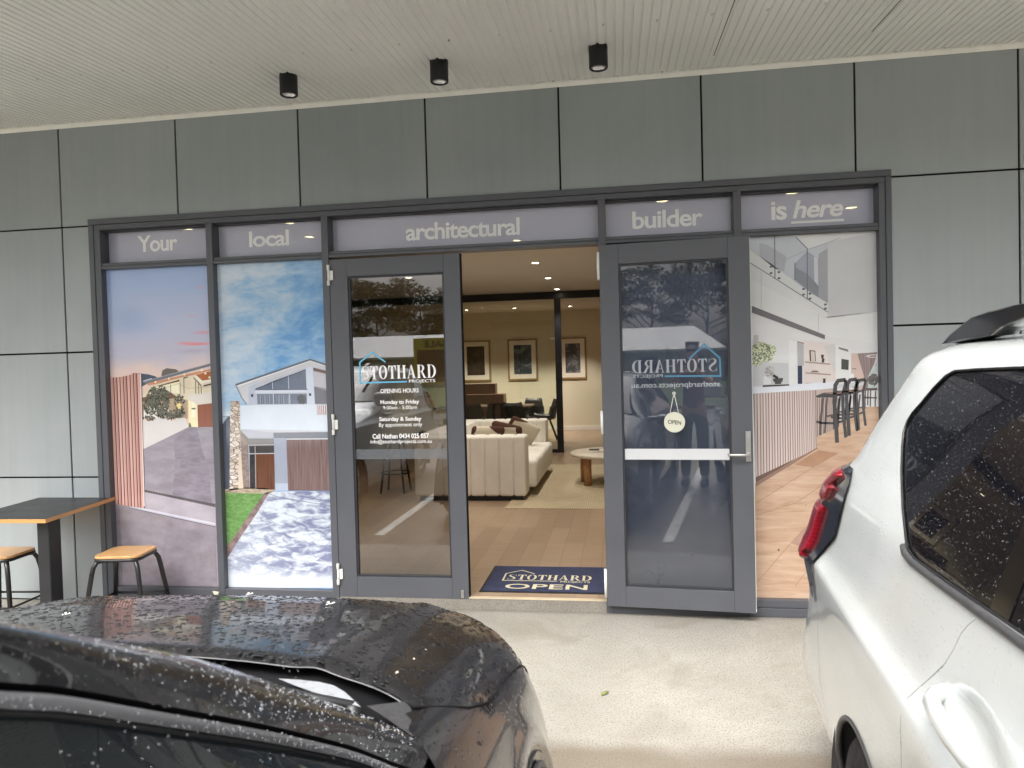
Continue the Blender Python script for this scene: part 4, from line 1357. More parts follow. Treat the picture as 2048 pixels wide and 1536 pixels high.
# downlights
M['dl_lens'] = G('lit downlight').m
_g = M['dl_lens'].node_tree
_b = _g.nodes['Principled BSDF']; _b.inputs['Emission Color'].default_value = (1.0, .90, .70, 1); _b.inputs['Emission Strength'].default_value = 9.0
M['dl_trim'] = plain('white downlight trim', lin(230, 228, 220), .4)
DLS = [(-.99, 2.63, 1), (-.99, 4.27, 1), (-.99, 5.89, 1), (-.99, 7.46, 0), (-2.86, 1.85, 1), (-2.86, 3.5, 1), (-2.86, 5.1, 1), (-2.75, 1.2, 0), (-3.69, 1.2, 0), (.37, 1.21, 1), (1.35, 1.2, 0), (1.99, 1.9, 1), (-1.01, 11.05, 1), (-2.23, 11.0, 1), (-3.3, 11.0, 1)]
where = ['over the doormat end of the row', 'second in the row over the sofa', 'third in the row over the sofa', 'last in the row before the black partition', 'behind the closed door, nearest the glass', 'behind the closed door, second back', 'behind the closed door, third back', 'shining through the film beside the word local', 'shining through the film beside the word Your', 'shining through the film beside the word builder', 'shining through the film over the word is', 'shining through the film beside the word here', 'over the right hand framed picture', 'over the middle framed picture', 'over the left framed picture']
dl0 = None
for (x, y, lit), wz in zip(DLS, where):
    lab = 'round lit ceiling downlight ' + wz
    if dl0 is None:
        dl0 = thing('downlight', lab, 'downlight', (x, y, CZ), 'recessed ceiling downlights')
        b = MB(); b.lathe([(.062, -.0005), (.060, -.006), (.047, -.008), (.045, -.002)], (x, y, CZ), 32); b.build('trim', M['dl_trim'], dl0)
        b = MB(); b.lathe([(.0452, -.003), (.0001, -.0035)], (x, y, CZ), 32); b.build('lens', M['dl_lens'], dl0)
    else:
        dup(dl0, (x, y, CZ), 0, lab)
    ld = bpy.data.lights.new('downlight_lamp', 'SPOT')
    ld.energy = 60.0 if y > 9 else 25.0
    ld.color = (1.0, .92, .80); ld.spot_size = R(96); ld.spot_blend = .55; ld.shadow_soft_size = .045
    lo = bpy.data.objects.new('downlight_lamp', ld); COL.objects.link(lo); lo.location = (x, y, CZ - .02)

# framed pictures on the far wall
M['gilt'] = plain('pale oak picture frame', lin(150, 122, 78), .45, 0, .4, .1)
M['mount'] = plain('cream picture mount', lin(236, 230, 218), .7, 0, .2, .02)
def art(seed, a, b_, c):
    g = G('dark landscape print')
    v = g.coord((1, 1, 1.5), loc=(seed, 0, seed * .7))
    n = g.noise(v, 4.5, 7, .65, .8)
    col = g.ramp(n, [(.3, a), (.52, b_), (.7, c)])
    return g.set(col, .12, 0, .5)
for (xa, xb, seed, cs, lab) in ((-3.70, -2.995, 1.2, ((.012, .008, .006, 1), (.035, .02, .014, 1), (.08, .05, .04, 1)), 'gilt framed brown picture behind the glass partition, left of the other two'),
                                (-2.575, -1.875, 4.1, ((.01, .014, .018, 1), (.05, .065, .075, 1), (.22, .26, .28, 1)), 'gilt framed grey landscape picture in the middle behind the glass partition'),
                                (-1.36, -.735, 7.7, ((.015, .015, .018, 1), (.12, .12, .13, 1), (.42, .42, .42, 1)), 'gilt framed black and white picture seen through the open partition doorway')):
    t = thing('framed_picture', lab, 'picture', (.5 * (xa + xb), BW, 1.275), 'framed pictures on the far wall')
    z0, z1 = 1.275, 2.24
    b = MB(); w = .035
    for q in ((xa, xb, z0, z0 + w), (xa, xb, z1 - w, z1), (xa, xa + w, z0 + w, z1 - w), (xb - w, xb, z0 + w, z1 - w)):
        b.box(q[0], q[1], BW - .035, BW - .002, q[2], q[3])
    b.build('frame', M['gilt'], t, .003)
    b = MB(); b.quad((xa + w, BW - .012, z0 + w), (xb - w, BW - .012, z0 + w), (xb - w, BW - .012, z1 - w), (xa + w, BW - .012, z1 - w)); b.build('mount', M['mount'], t)
    b = MB(); i_ = .14; b.quad((xa + i_, BW - .014, z0 + i_), (xb - i_, BW - .014, z0 + i_), (xb - i_, BW - .014, z1 - i_), (xa + i_, BW - .014, z1 - i_)); b.build('print', art(seed, *cs), t)

# sofa
M['boucle'] = plain('cream upholstery', lin(236, 233, 226), .85, 0, .25, .05, 5, .25, 260)
def rbox(x0, x1, y0, y1, z0, z1, r=.05, bulge=0.0):
    """soft box as bmesh data: a subdivided cube with rounded edges"""
    bm = bmesh.new()
    bmesh.ops.create_cube(bm, size=1.0)
    for v in bm.verts:
        v.co = Vector((x0 + (v.co.x + .5) * (x1 - x0), y0 + (v.co.y + .5) * (y1 - y0), z0 + (v.co.z + .5) * (z1 - z0)))
    bmesh.ops.bevel(bm, geom=list(bm.edges), offset=r, segments=5, affect='EDGES', profile=.5)
    bm.verts.ensure_lookup_table()
    vs = [tuple(v.co) for v in bm.verts]; fs = [tuple(v.index for v in f.verts) for f in bm.faces]
    bm.free()
    return vs, fs
sofa = thing('sofa', 'cream channel tufted sofa with black plinth on the rug edge', 'sofa', (-1.6, 4.7, FZ))
b = MB()
xs = [-2.35, -2.02, -1.86, -1.695, -1.53, -1.365, -1.20, -1.06]
for i in range(len(xs) - 1):
    b.add(*rbox(xs[i] - .002, xs[i + 1] + .002, 3.36, 3.68, FZ + .055, FZ + .735, .030), 0, True)
b.build('arm', M['boucle'], sofa)
b = MB()
for i in range(len(xs) - 1):
    b.add(*rbox(xs[i] - .002, xs[i + 1] + .002, 5.72, 6.04, FZ + .055, FZ + .74, .030), 0, True)
b.build('arm', M['boucle'], sofa)
b = MB()
for k in range(12):
    ya = 3.66 + k * .1725
    b.add(*rbox(-2.37, -2.05, ya - .002, ya + .1745, FZ + .055, FZ + .75, .03), 0, True)
b.build('backrest', M['boucle'], sofa)
b = MB()
for k in range(12):
    ya = 3.675 + k * .17
    b.add(*rbox(-2.06, -.97, ya - .002, ya + .172, FZ + .10, FZ + .42, .05), 0, True)
b.build('seat', M['boucle'], sofa)
b = MB(); b.box(-2.3, -1.10, 3.40, 6.0, FZ + .0, FZ + .058); b.build('plinth', M['pframe'], sofa)
def cushion_mat(rot):
    g = G('cream and brown cushion cloth')
    v = g.coord((1, 1, 1), (0, R(rot), 0), (.03, 0, .02))
    o = g.xyz(v)
    s = g.math('ADD', g.math('ABSOLUTE', o[0]), g.math('MULTIPLY', g.math('ABSOLUTE', o[2]), .8))
    k = g.math('GREATER_THAN', s, .285)
    k2 = g.math('GREATER_THAN', g.math('ADD', o[0], o[2]), -.02)
    m_ = g.math('MULTIPLY', k, k2)
    return g.set(g.mix(m_, lin(214, 206, 188), lin(84, 58, 50)), .9, 0, .2, normal=g.bump(g.noise(v, 300, 3), .3, .003))
for (x, y, z, rz, tilt, rot, lab) in ((-1.72, 4.55, FZ + .555, 25, 24, 18, 'cream cushion with brown corners leaning at the sofa back, left one'), (-1.50, 4.85, FZ + .56, -20, 18, 60, 'cream and brown cushion in the middle of the sofa'), (-1.38, 5.25, FZ + .57, 12, 20, 140, 'cream cushion with one brown corner nearest the far arm')):
    vs, fs = rbox(-.22, .22, -.05, .05, -.22, .22, .048)
    vs = [(a, b_ * (1.9 - 4.2 * max(abs(a), abs(c))) , c) for a, b_, c in vs]
    mm = Matrix.Rotation(R(rz), 3, 'Z') @ Matrix.Rotation(R(tilt), 3, 'X') @ Matrix.Rotation(R(rot * .2), 3, 'Y')
    o = MB().add(vs, fs, 0, True).build('cushion', cushion_mat(rot))
    o.matrix_world = Matrix.Translation((x, y, z)) @ mm.to_4x4()
    tag(o, lab, 'cushion', 'cushions on the cream sofa')

# rug, coffee table and what lies on it
def rug_mat():
    g = G('woven jute rug')
    v = g.coord()
    w = g.n('TexWave', wave_type='BANDS', bands_direction='Y'); w.inputs['Scale'].default_value = 7; w.inputs['Distortion'].default_value = 1.5; w.inputs['Detail'].default_value = 2
    g.t.links.new(v, w.inputs['Vector'])
    w2 = g.n('TexWave', wave_type='BANDS', bands_direction='X'); w2.inputs['Scale'].default_value = 14; w2.inputs['Distortion'].default_value = 2.0
    g.t.links.new(v, w2.inputs['Vector'])
    h = g.math('MULTIPLY', w.outputs[0], g.math('ADD', w2.outputs[0], .5))
    c = g.ramp(h, [(.05, lin(140, 122, 96)), (.6, lin(212, 200, 174))])
    c = g.mix(.25, c, g.ramp(g.noise(v, 3, 5), [(.3, lin(178, 160, 130)), (.7, lin(210, 198, 172))]))
    return g.set(c, .95, 0, .1, normal=g.bump(h, .6, .008))
mb = MB(); mb.box(-1.235, .9, 2.93, 6.28, FZ, FZ + .010)
tag(mb.build('rug', rug_mat(), None, .004), 'cream woven rug under the coffee table and sofa', 'rug')
M['legwood'] = plain('oiled oak leg', lin(176, 130, 88), .45, 0, .4, .12, 5, .05, 80, stretch=(8, 8, 1))
M['tabletop'] = plain('pale stone table top', lin(222, 214, 200), .35, 0, .45, .05, 5)
ct = thing('coffee_table', 'round pale coffee table on thick wooden legs standing on the rug', 'coffee table', (-.1, 4.65, FZ + .01))
b = MB(); b.lathe([(.0001, .355), (.515, .355), (.54, .365), (.54, .392), (.53, .40), (.0001, .40)], (-.1, 4.65, FZ), 64); b.build('table_top', M['tabletop'], ct)
for (x, y) in ((-.41, 4.37), (-.47, 4.68), (.16, 4.32), (.2, 4.9)):
    b = MB(); b.tube([(x, y, FZ + .01), (x, y, FZ + .356)], .048, 20); b.build('leg', M['legwood'], ct)
b = MB(); b.box(-.42, -.16, 4.52, 4.72, FZ + .40, FZ + .418)
bk = b.build('book', plain('pale book cover', lin(228, 224, 214), .5), None, .002); tag(bk, 'large pale book lying on the round coffee table', 'book')
b = MB(); b.box(-.40, -.27, 4.60, 4.70, FZ + .418, FZ + .430)
bk = b.build('book', plain('dark book cover', (.06, .05, .045), .5), None, .002); tag(bk, 'small dark book on top of the pale book', 'book')

# doormat
M['mat'] = plain('blue pile mat', lin(62, 66, 90), .95, 0, .1, .18, 9, .5, 500)
M['matedge'] = plain('black rubber edge', (.012, .012, .013), .6)
M['matprint'] = plain('cream mat print', lin(206, 200, 172), .9, 0, .1, .1, 40)
A, B_, C_, D_ = pz(990, 1132, FZ), pz(1225, 1136.5, FZ), pz(1225, 1190.5, FZ), pz(958, 1183.5, FZ)
mx0 = .5 * (A.x + D_.x); my1, my0 = .5 * (A.y + B_.y), .5 * (C_.y + D_.y)
mx1 = mx0 + .93
mat = thing('doormat', 'blue doormat with cream OPEN lettering just inside the doorway', 'doormat', (.5 * (mx0 + mx1), .5 * (my0 + my1), FZ))
b = MB(); b.box(mx0, mx1, my0, my1, FZ, FZ + .004); b.build('rubber_edge', M['matedge'], mat, .001, 1)
b = MB(); b.box(mx0 + .018, mx1 - .018, my0 + .018, my1 - .018, FZ + .004, FZ + .009); b.build('pile', M['mat'], mat, .002, 1)
b = MB(); zz = FZ + .0095
Zm = lambda u, v: pz(940 + u / 7.314, 1110 + v / 7.314, zz)
vs, fs = serif_word('STOTHARD')
a, c = Zm(530, 355), Zm(1775, 375)
t0 = Zm(1150, 293).y
vs, fs = fit(vs, fs, a.x + .006, c.x, Zm(1150, 368).y, t0)
decal(b, vs, fs, lambda x, y: (x, y, zz))
p, q = Zm(1320, 405), Zm(1755, 410)
vs, fs = fit(*text_mesh('PROJECTS', .01), p.x, q.x, Zm(1540, 412).y, Zm(1540, 384).y)
decal(b, vs, fs, lambda x, y: (x, y, zz))
p, q = Zm(505, 470), Zm(1715, 500)
vs, fs = fit(*text_mesh('OPEN', .014), p.x, q.x, Zm(1100, 500).y, Zm(1100, 428).y)
decal(b, vs, fs, lambda x, y: (x, y, zz))
w = [Zm(*t) for t in ((945, 275), (765, 224), (530, 270), (480, 370), (1275, 385))]
V, F = line_band([(k.x, k.y) for k in w], .012)
decal(b, V, F, lambda x, y: (x, y, zz + .0003))
b.build('lettering', M['matprint'], mat)

# meeting table and black chairs behind the partition
dt = thing('meeting_table', 'long timber meeting table behind the glass partition', 'table', (-2.5, 9.5, FZ))
M['tablewood'] = plain('walnut table top', lin(150, 116, 84), .4, 0, .4, .12, 3, 0, 60, stretch=(1, 8, 1))
b = MB(); b.box(-3.6, -1.72, 9.05, 9.95, FZ + .715, FZ + .75); b.build('table_top', M['tablewood'], dt, .004)
for x in (-3.3, -1.9):
    b = MB(); b.tube([(x - .1, 9.2, FZ), (x + .05, 9.35, FZ + .715)], .03, 8); b.tube([(x - .1, 9.8, FZ), (x + .05, 9.65, FZ + .715)], .03, 8); b.build('leg', M['pframe'], dt)
M['chairblack'] = plain('black moulded chair shell', (.010, .010, .014), .45, 0, .4, .1)
def make_chair(lab, loc, rz):
    t = thing('dining_chair', lab, 'chair', (0, 0, 0), 'black chairs round the meeting table')
    b = MB(); rows = []
    for i in range(9):                                         # side profile of a bucket shell, seat to back
        s = i / 8
        yy = .22 - .40 * min(1, s / .5) if s <= .5 else -.18 - .10 * (s - .5) / .5
        z = .45 - .03 * math.sin(min(1, s / .5) * math.pi) if s <= .5 else .45 + .38 * ((s - .5) / .5) ** .8
        w = .23 if s < .55 else .23 - .06 * (s - .55) / .45
        row = []
        for k in range(11):
            q = k / 10 * 2 - 1
            row.append((q * w, yy + .10 * abs(q) ** 3 * (1 if s > .4 else .2), z + .10 * abs(q) ** 3 * (1 if s < .75 else .2)))
        rows.append(row)
    b.grid(rows)
    b.build('shell', M['chairblack'], t, solid=.018)
    for sx_, sy_ in ((-1, -1), (1, -1), (1, 1), (-1, 1)):
        l = MB(); l.tube([(sx_ * .08, sy_ * .07, .43), (sx_ * .22, sy_ * .22, 0)], [.017, .011], 8); l.build('leg', M['chairblack'], t)
    t.location = loc; t.rotation_euler = (0, 0, rz)
    return t
ch0 = make_chair('black moulded chair at the right end of the meeting table, seen from the side', (-1.46, 9.75, FZ), R(100))
for (x, y, r, lab) in ((-2.28, 8.82, 0, 'black chair with its back to the partition, second from the left'), (-2.78, 8.85, 5, 'black chair with its back to the partition, beside the closed door frame'), (-1.78, 10.2, 180, 'black chair on the far side of the meeting table under the middle picture'), (-1.96, 8.95, -8, 'black chair with its back to the partition, nearest the right end of the table')):
    dup(ch0, (x, y, FZ), R(r), lab)
cab = thing('sideboard', 'brown sideboard with a stepped top behind the meeting chairs', 'sideboard', (-3.0, 10.9, FZ))
M['cabwood'] = plain('brown sideboard veneer', lin(112, 84, 66), .5, 0, .4, .1, 3, stretch=(1, 1, 8))
b = MB(); b.box(-3.7, -2.48, 10.75, 11.15, FZ, FZ + .93); b.build('cabinet', M['cabwood'], cab, .004)
b = MB(); b.box(-3.7, -2.68, 10.9, 11.15, FZ + .93, FZ + 1.16); b.build('raised_back', M['cabwood'], cab, .004)
# bar stools seen dimly through the closed door
def bar_stool(lab, loc):
    t = thing('bar_stool', lab, 'stool', (0, 0, 0), 'black bar stools inside')
    b = MB(); b.lathe([(.0001, .66), (.17, .66), (.18, .675), (.17, .69), (.0001, .69)], (0, 0, 0), 24); b.build('seat', M['chairblack'], t)
    for k in range(4):
        a = R(45 + 90 * k); l = MB()
        l.tube([(.11 * math.cos(a), .11 * math.sin(a), .66), (.21 * math.cos(a), .21 * math.sin(a), 0)], .013, 8); l.build('leg', M['chairblack'], t)
    r = MB(); r.tube([(.175 * math.cos(R(k * 15)), .175 * math.sin(R(k * 15)), .24) for k in range(24)], .009, 6, closed=True); r.build('footrest', M['chairblack'], t)
    t.location = loc
    return t
bs0 = bar_stool('black bar stool inside the closed glass door, the left one', (-2.78, 4.0, FZ))
dup(bs0, (-2.45, 4.5, FZ), R(20), 'black bar stool inside the closed glass door, the right one')

# ---------------------------------------------------------------- table and stools by the wall
M['edgeply'] = plain('varnished plywood edge', lin(196, 146, 88), .4, 0, .45, .14, 5, 0, 60, .3, stretch=(1, 1, 40))
M['laminate'] = plain('black laminate top', (.022, .023, .025), .42, 0, .4, .12, 4)
M['ply'] = plain('varnished plywood seat', lin(202, 158, 106), .38, 0, .45, .12, 3.5, .03, 60, .3, stretch=(8, 1.2, 1))
M['steelblack'] = plain('chipped black steel', (.014, .014, .015), .32, 0, .5, .2, 30, .05, 120)
M['postblack'] = plain('black table post', (.018, .018, .021), .5, 0, .4, .15)
TZ = .745
fr_, br_, bl_ = pz(91, 1038, TZ), pz(230, 993, TZ), pz(81, 994, TZ)
fl_ = fr_ + (bl_ - br_)
tb = thing('cafe_table', 'black topped table with a plywood edge and square post against the grey wall', 'table', (-3.75, -.42, 0))
out = [(fl_.x, fl_.y), (fr_.x, fr_.y), (br_.x, br_.y), (bl_.x, bl_.y)]
b = MB(); b.prism(out, TZ - .026, TZ - .0015); b.build('edge_band', M['edgeply'], tb, .001, 1)
cx = sum(p[0] for p in out) / 4; cy = sum(p[1] for p in out) / 4
b = MB(); b.prism([(cx + (p[0] - cx) * .996, cy + (p[1] - cy) * .996) for p in out], TZ - .0014, TZ); b.build('table_top', M['laminate'], tb)
P0, P1 = pz(72, 1048, TZ - .03), pz(110, 1044, TZ - .03)
_xa, _xb = py(73, 1056, -.66).x, py(97, 1056, -.66).x
px_, py__ = .5 * (_xa + _xb), -.61
b = MB(); b.box(_xa, _xb, py__ - .05, py__ + .05, .012, TZ - .027); b.build('post', M['postblack'], tb, .006)
b = MB(); b.box(px_ - .22, px_ + .22, py__ - .05, py__ + .45, 0, .012); b.build('base_plate', M['postblack'], tb, .003)
def wood_stool(lab, loc, rz):
    t = thing('stool', lab, 'stool', (0, 0, 0), 'plywood topped stools by the wall')
    H = .455
    def rr(hx, hy, r, n=7):
        pts = []
        for sx_, sy_, a0 in ((1, 1, 0), (-1, 1, 90), (-1, -1, 180), (1, -1, 270)):
            for k in range(n):
                a = R(a0 + 90 * k / (n - 1))
                pts.append((sx_ * (hx - r) + r * math.cos(a), sy_ * (hy - r) + r * math.sin(a)))
        return pts
    b = MB(); b.prism(rr(.150, .142, .058), H - .018, H); b.build('seat', M['ply'], t, .005, 3)
    b = MB(); o = rr(.145, .137, .056); b.tube([(x, y, H - .028) for x, y in o], .011, 8, closed=True); b.build('seat_ring', M['steelblack'], t)
    for sx_, sy_ in ((-1, -1), (1, -1), (1, 1), (-1, 1)):
        l = MB()
        l.tube([(sx_ * .085, sy_ * .08, H - .032), (sx_ * .125, sy_ * .118, H - .040), (sx_ * .142, sy_ * .134, H - .075), (sx_ * .150, sy_ * .141, H - .12), (sx_ * .195, sy_ * .183, .0)], [.0145, .015, .015, .015, .014], 10)
        l.build('leg', M['steelblack'], t)
    k = .183; q = .172
    for a, c in (((-k, -q), (k, -q)), ((k, -q), (k, q)), ((k, q), (-k, q)), ((-k, q), (-k, -q))):
        r = MB(); r.tube([(a[0], a[1], .13), (c[0], c[1], .13)], .0075, 8); r.build('stretcher', M['steelblack'], t)
    t.location = loc; t.rotation_euler = (0, 0, rz)
    return t
st0 = wood_stool('plywood topped black steel stool standing in front of the dusk poster', (-3.235, -.34, 0), R(8))
dup(st0, (-4.10, -.40, 0), R(4), 'plywood topped black steel stool half behind the table post')
# small things lying about
M['paper'] = plain('crumpled pale paper', lin(214, 212, 186), .8, 0, .2, .2, 30)
q = py(433, 1183, -.03)
b = MB()
for k in range(5):
    rnd = random.Random(k + 3)
    p = [(q.x + rnd.uniform(-.03, .03), -.02 - rnd.uniform(0, .03), .047 + rnd.uniform(.0, .055)) for _ in range(4)]
    b.add(p, [(0, 1, 2, 3)])
tag(b.build('crumpled_tag', M['paper'], None, solid=.002), 'crumpled pale paper scrap caught at the foot of the window frame', 'litter')
q = pz(1210, 1387, .004)
M['leaf'] = plain('dry green leaf', lin(120, 128, 76), .6, 0, .3, .25, 40)
b = MB(); L_ = .055
prf = [(0, 0), (.2, .010), (.45, .014), (.75, .009), (1, 0)]
rows = []
for k, (s, w) in enumerate(prf):
    yy = (s - .5) * L_
    rows.append([(q.x + yy * .55 - w, q.y + yy, .012 - .01 * abs(s - .5)), (q.x + yy * .55, q.y + yy, .006), (q.x + yy * .55 + w, q.y + yy, .012 - .01 * abs(s - .5))])
b.grid(rows)
tag(b.build('leaf', M['leaf'], None, solid=.0008), 'single small leaf lying on the pale concrete', 'leaf')

# ---------------------------------------------------------------- water drops
def drop_mat():
    g = G('rain drop water')
    g.set((.28, .29, .31, 1), .04, 0, .6)  # grey body colour stands in for skylight refracted by the drops
    t = g.n('BsdfTransparent')
    mx = g.n('MixShader'); mx.inputs[0].default_value = .55
    g.t.links.new(g.b.outputs[0], mx.inputs[1]); g.t.links.new(t.outputs[0], mx.inputs[2])
    g.t.links.new(mx.outputs[0], g.out.inputs[0])
    return g.m
M['drop'] = drop_mat()
def drop_clear():
    g = G('clear rain drop')
    g.set((.008, .008, .009, 1), .02, 0, .5)
    return g.m
M['drop_clear'] = drop_clear()
def drops(mb, spots, seg=8, hk=.45):
    """spots: (point, normal, radius) -> small flattened domes"""
    for p, nrm, r in spots:
        nrm = Vector(nrm).normalized(); a = nrm.orthogonal().normalized(); c = nrm.cross(a)
        ph = random.random() * 3; el = random.uniform(.8, 1.25)
        v = []
        for rr_, h in ((1.0, -.12), (.86, .55), (.5, .9)):
            for k in range(seg):
                t = 2 * math.pi * k / seg + ph
                v.append(Vector(p) + a * (r * rr_ * math.cos(t) * el) + c * (r * rr_ * math.sin(t) / el) + nrm * (h * r * hk))
        v.append(Vector(p) + nrm * (r * hk))
        f = []
        for i in range(2):
            for k in range(seg):
                f.append((i * seg + k, i * seg + (k + 1) % seg, (i + 1) * seg + (k + 1) % seg, (i + 1) * seg + k))
        for k in range(seg):
            f.append((2 * seg + k, 2 * seg + (k + 1) % seg, 3 * seg))
        mb.add(v, f, 0, True)

def paint_mat(name, base, bump_s, flake=None, rough=.22, spec=.5):
    """clear-coated car paint with rain beads standing in the coat"""
    g = G(name)
    v = g.coord()
    d1 = g.voro(v, 210.0); c1 = g.voro(v, 210.0, 'F1', 1.0, 1)
    d2 = g.voro(v, 90.0); c2 = g.voro(v, 90.0, 'F1', 1.0, 1)
    k1 = g.n('RGBToBW'); g.t.links.new(c1, k1.inputs[0])
    k2 = g.n('RGBToBW'); g.t.links.new(c2, k2.inputs[0])
    h1 = g.math('MULTIPLY', g.ramp(d1, [(0.0, 1.0), (.36, 0.0)], 'EASE'), g.ramp(k1.outputs[0], [(.52, 0.0), (.58, 1.0)]))
    h2 = g.math('MULTIPLY', g.ramp(d2, [(0.0, 1.0), (.40, 0.0)], 'EASE'), g.ramp(k2.outputs[0], [(.62, 0.0), (.68, 1.0)]))
    h = g.math('ADD', g.math('MULTIPLY', h1, .5), h2)
    nb = g.bump(h, bump_s, .004)
    n = g.noise(v, 3.0, 4)
    col = g.ramp(n, [(.3, tuple(x * .93 for x in base[:3]) + (1,)), (.7, tuple(min(1, x * 1.05) for x in base[:3]) + (1,))])
    return g.set(col, rough, 0, spec, 1.0, .03, nb, nb)
M['paint_black'] = paint_mat('black car paint beaded with rain', (.006, .006, .0075, 1), .42, rough=.3)
M['paint_white'] = paint_mat('white car paint beaded with rain', lin(197, 201, 200), .2, rough=.3)
M['trim'] = plain('black car trim', (.014, .014, .015), .4, 0, .5, .2, 60, .05, 200)
M['gloss_trim'] = plain('gloss black trim', (.008, .008, .009), .12, 0, .5, .1, 4, 0, 60, .6)
M['grey_trim'] = plain('satin grey door frame trim', (.10, .10, .105), .35, 0, .5, .1, 4, 0, 60, .4)
M['tyre'] = plain('tyre rubber', (.018, .018, .019), .8, 0, .3, .2, 30, .2, 80)
M['rim'] = plain('alloy rim', (.42, .43, .44), .28, .9, .5, .1)
M['plastic_grey'] = plain('textured black plastic', (.05, .05, .052), .42, 0, .5, .4, 160, .35, 420)
def autoglass(name, base, bs):
    g = G(name)
    v = g.coord()
    d = g.voro(v, 260.0); c = g.voro(v, 260.0, 'F1', 1.0, 1)
    k = g.n('RGBToBW'); g.t.links.new(c, k.inputs[0])
    h = g.math('MULTIPLY', g.ramp(d, [(0.0, 1.0), (.3, 0.0)], 'EASE'), g.ramp(k.outputs[0], [(.5, 0.0), (.58, 1.0)]))
    nb = g.bump(h, bs, .003)
    return g.set(base, .02, 0, .5, .0, .02, nb)
M['privacy'] = autoglass('dark privacy glass', (.006, .006, .008, 1), .12)
M['wind'] = autoglass('windscreen glass', (.010, .011, .012, 1), .2)
M['door_glass'] = autoglass('door glass', (.010, .012, .013, 1), .08)
def lamp_red():
    g = G('red lamp lens')
    v = g.coord((1, 1, 1))
    n = g.noise(v, 160, 2)
    w = g.n('TexWave', wave_type='BANDS', bands_direction='Z'); w.inputs['Scale'].default_value = 22
    g.t.links.new(v, w.inputs['Vector'])
    c = g.ramp(g.math('ADD', g.math('MULTIPLY', n, .6), g.math('MULTIPLY', w.outputs[0], .3)), [(.3, (.15, .003, .010, 1)), (.7, (.25, .007, .017, 1))])
    return g.set(c, .2, 0, .4, .3, .05)
M['red'] = lamp_red()

def wheel(root, c, r=.35, w=.22, side=1):
    """wheel on a transverse axle along local x"""
    def lx(prof, mt, parent, nm, seg=40):
        b = MB(); v, f = [], []
        for (rad, d) in prof:
            for k in range(seg):
                a = 2 * math.pi * k / seg
                v.append((c[0] + side * d, c[1] + rad * math.cos(a), c[2] + rad * math.sin(a)))
        for i in range(len(prof) - 1):
            for k in range(seg):
                f.append((i * seg + k, i * seg + (k + 1) % seg, (i + 1) * seg + (k + 1) % seg, (i + 1) * seg + k))
        b.add(v, f, 0, True)
        return b, nm
    b, _ = lx([(.22, -w / 2), (r - .03, -w / 2), (r, -w / 2 + .03), (r, w / 2 - .03), (r - .03, w / 2), (.225, w / 2 + .002), (.22, w / 2 - .02), (.22, -w / 2)], M['tyre'], root, 'wheel')
    wh = b.build('wheel', M['tyre'], root)
    b = MB()
    q, _ = lx([(.222, w / 2 - .012), (.205, w / 2 - .004), (.195, w / 2 - .03), (.19, -w / 2 + .02)], M['rim'], wh, 'rim')
    b.add(q.v, q.f, 0, True)
    for k in range(5):
        for e in (-.13, .13):
            a = 2 * math.pi * k / 5 + e
            b.tube([(c[0] + side * (w / 2 - .028), c[1] + .03 * math.cos(a), c[2] + .03 * math.sin(a)), (c[0] + side * (w / 2 - .022), c[1] + .198 * math.cos(a), c[2] + .198 * math.sin(a))], [.024, .017], 6)
    q, _ = lx([(.0001, w / 2 - .012), (.045, w / 2 - .016), (.055, w / 2 - .03)], M['rim'], wh, 'hub')
    b.add(q.v, q.f, 0, True)
    b.build('rim', M['rim'], wh)
    q, _ = lx([(.0001, -w / 2 + .045), (.19, -w / 2 + .045)], M['trim'], wh, 'brake')
    MB().add(q.v, q.f, 0, True).build('brake_disc', M['trim'], wh)

def lerp(a, b, t): return a + (b - a) * t
def itp(tab, x):
    if x <= tab[0][0]: return tab[0][1]
    for (x0, y0), (x1, y1) in zip(tab, tab[1:]):
        if x <= x1: return y0 + (y1 - y0) * (x - x0) / (x1 - x0)
    return tab[-1][1]
def smooth_tab(tab, x):
    """monotone cubic through a table"""
    xs = [p[0] for p in tab]; ys = [p[1] for p in tab]
    if x <= xs[0]: return ys[0]
    if x >= xs[-1]: return ys[-1]
    i = max(k for k in range(len(xs) - 1) if xs[k] <= x)
    def sl(k):
        if k <= 0: return (ys[1] - ys[0]) / (xs[1] - xs[0])
        if k >= len(xs) - 1: return (ys[-1] - ys[-2]) / (xs[-1] - xs[-2])
        a = (ys[k] - ys[k - 1]) / (xs[k] - xs[k - 1]); b = (ys[k + 1] - ys[k]) / (xs[k + 1] - xs[k])
        return 0 if a * b <= 0 else 2 * a * b / (a + b)
    h = xs[i + 1] - xs[i]; t = (x - xs[i]) / h
    return (2 * t**3 - 3 * t * t + 1) * ys[i] + (t**3 - 2 * t * t + t) * h * sl(i) + (-2 * t**3 + 3 * t * t) * ys[i + 1] + (t**3 - t * t) * h * sl(i + 1)
def inpoly(x, y, poly):
    r = False
    j = len(poly) - 1
    for i in range(len(poly)):
        xi, yi = poly[i]; xj, yj = poly[j]
        if (yi > y) != (yj > y) and x < (xj - xi) * (y - yi) / (yj - yi) + xi: r = not r
        j = i
    return r
def nearest(poly, x, y):
    best = None
    for i in range(len(poly)):
        ax, ay = poly[i - 1]; bx, by = poly[i]
        dx, dy = bx - ax, by - ay
        L = dx * dx + dy * dy
        t = 0 if L == 0 else max(0, min(1, ((x - ax) * dx + (y - ay) * dy) / L))
        qx, qy = ax + dx * t, ay + dy * t
        d = (qx - x) ** 2 + (qy - y) ** 2
        if best is None or d < best[0]: best = (d, qx, qy)
    return best[1], best[2]
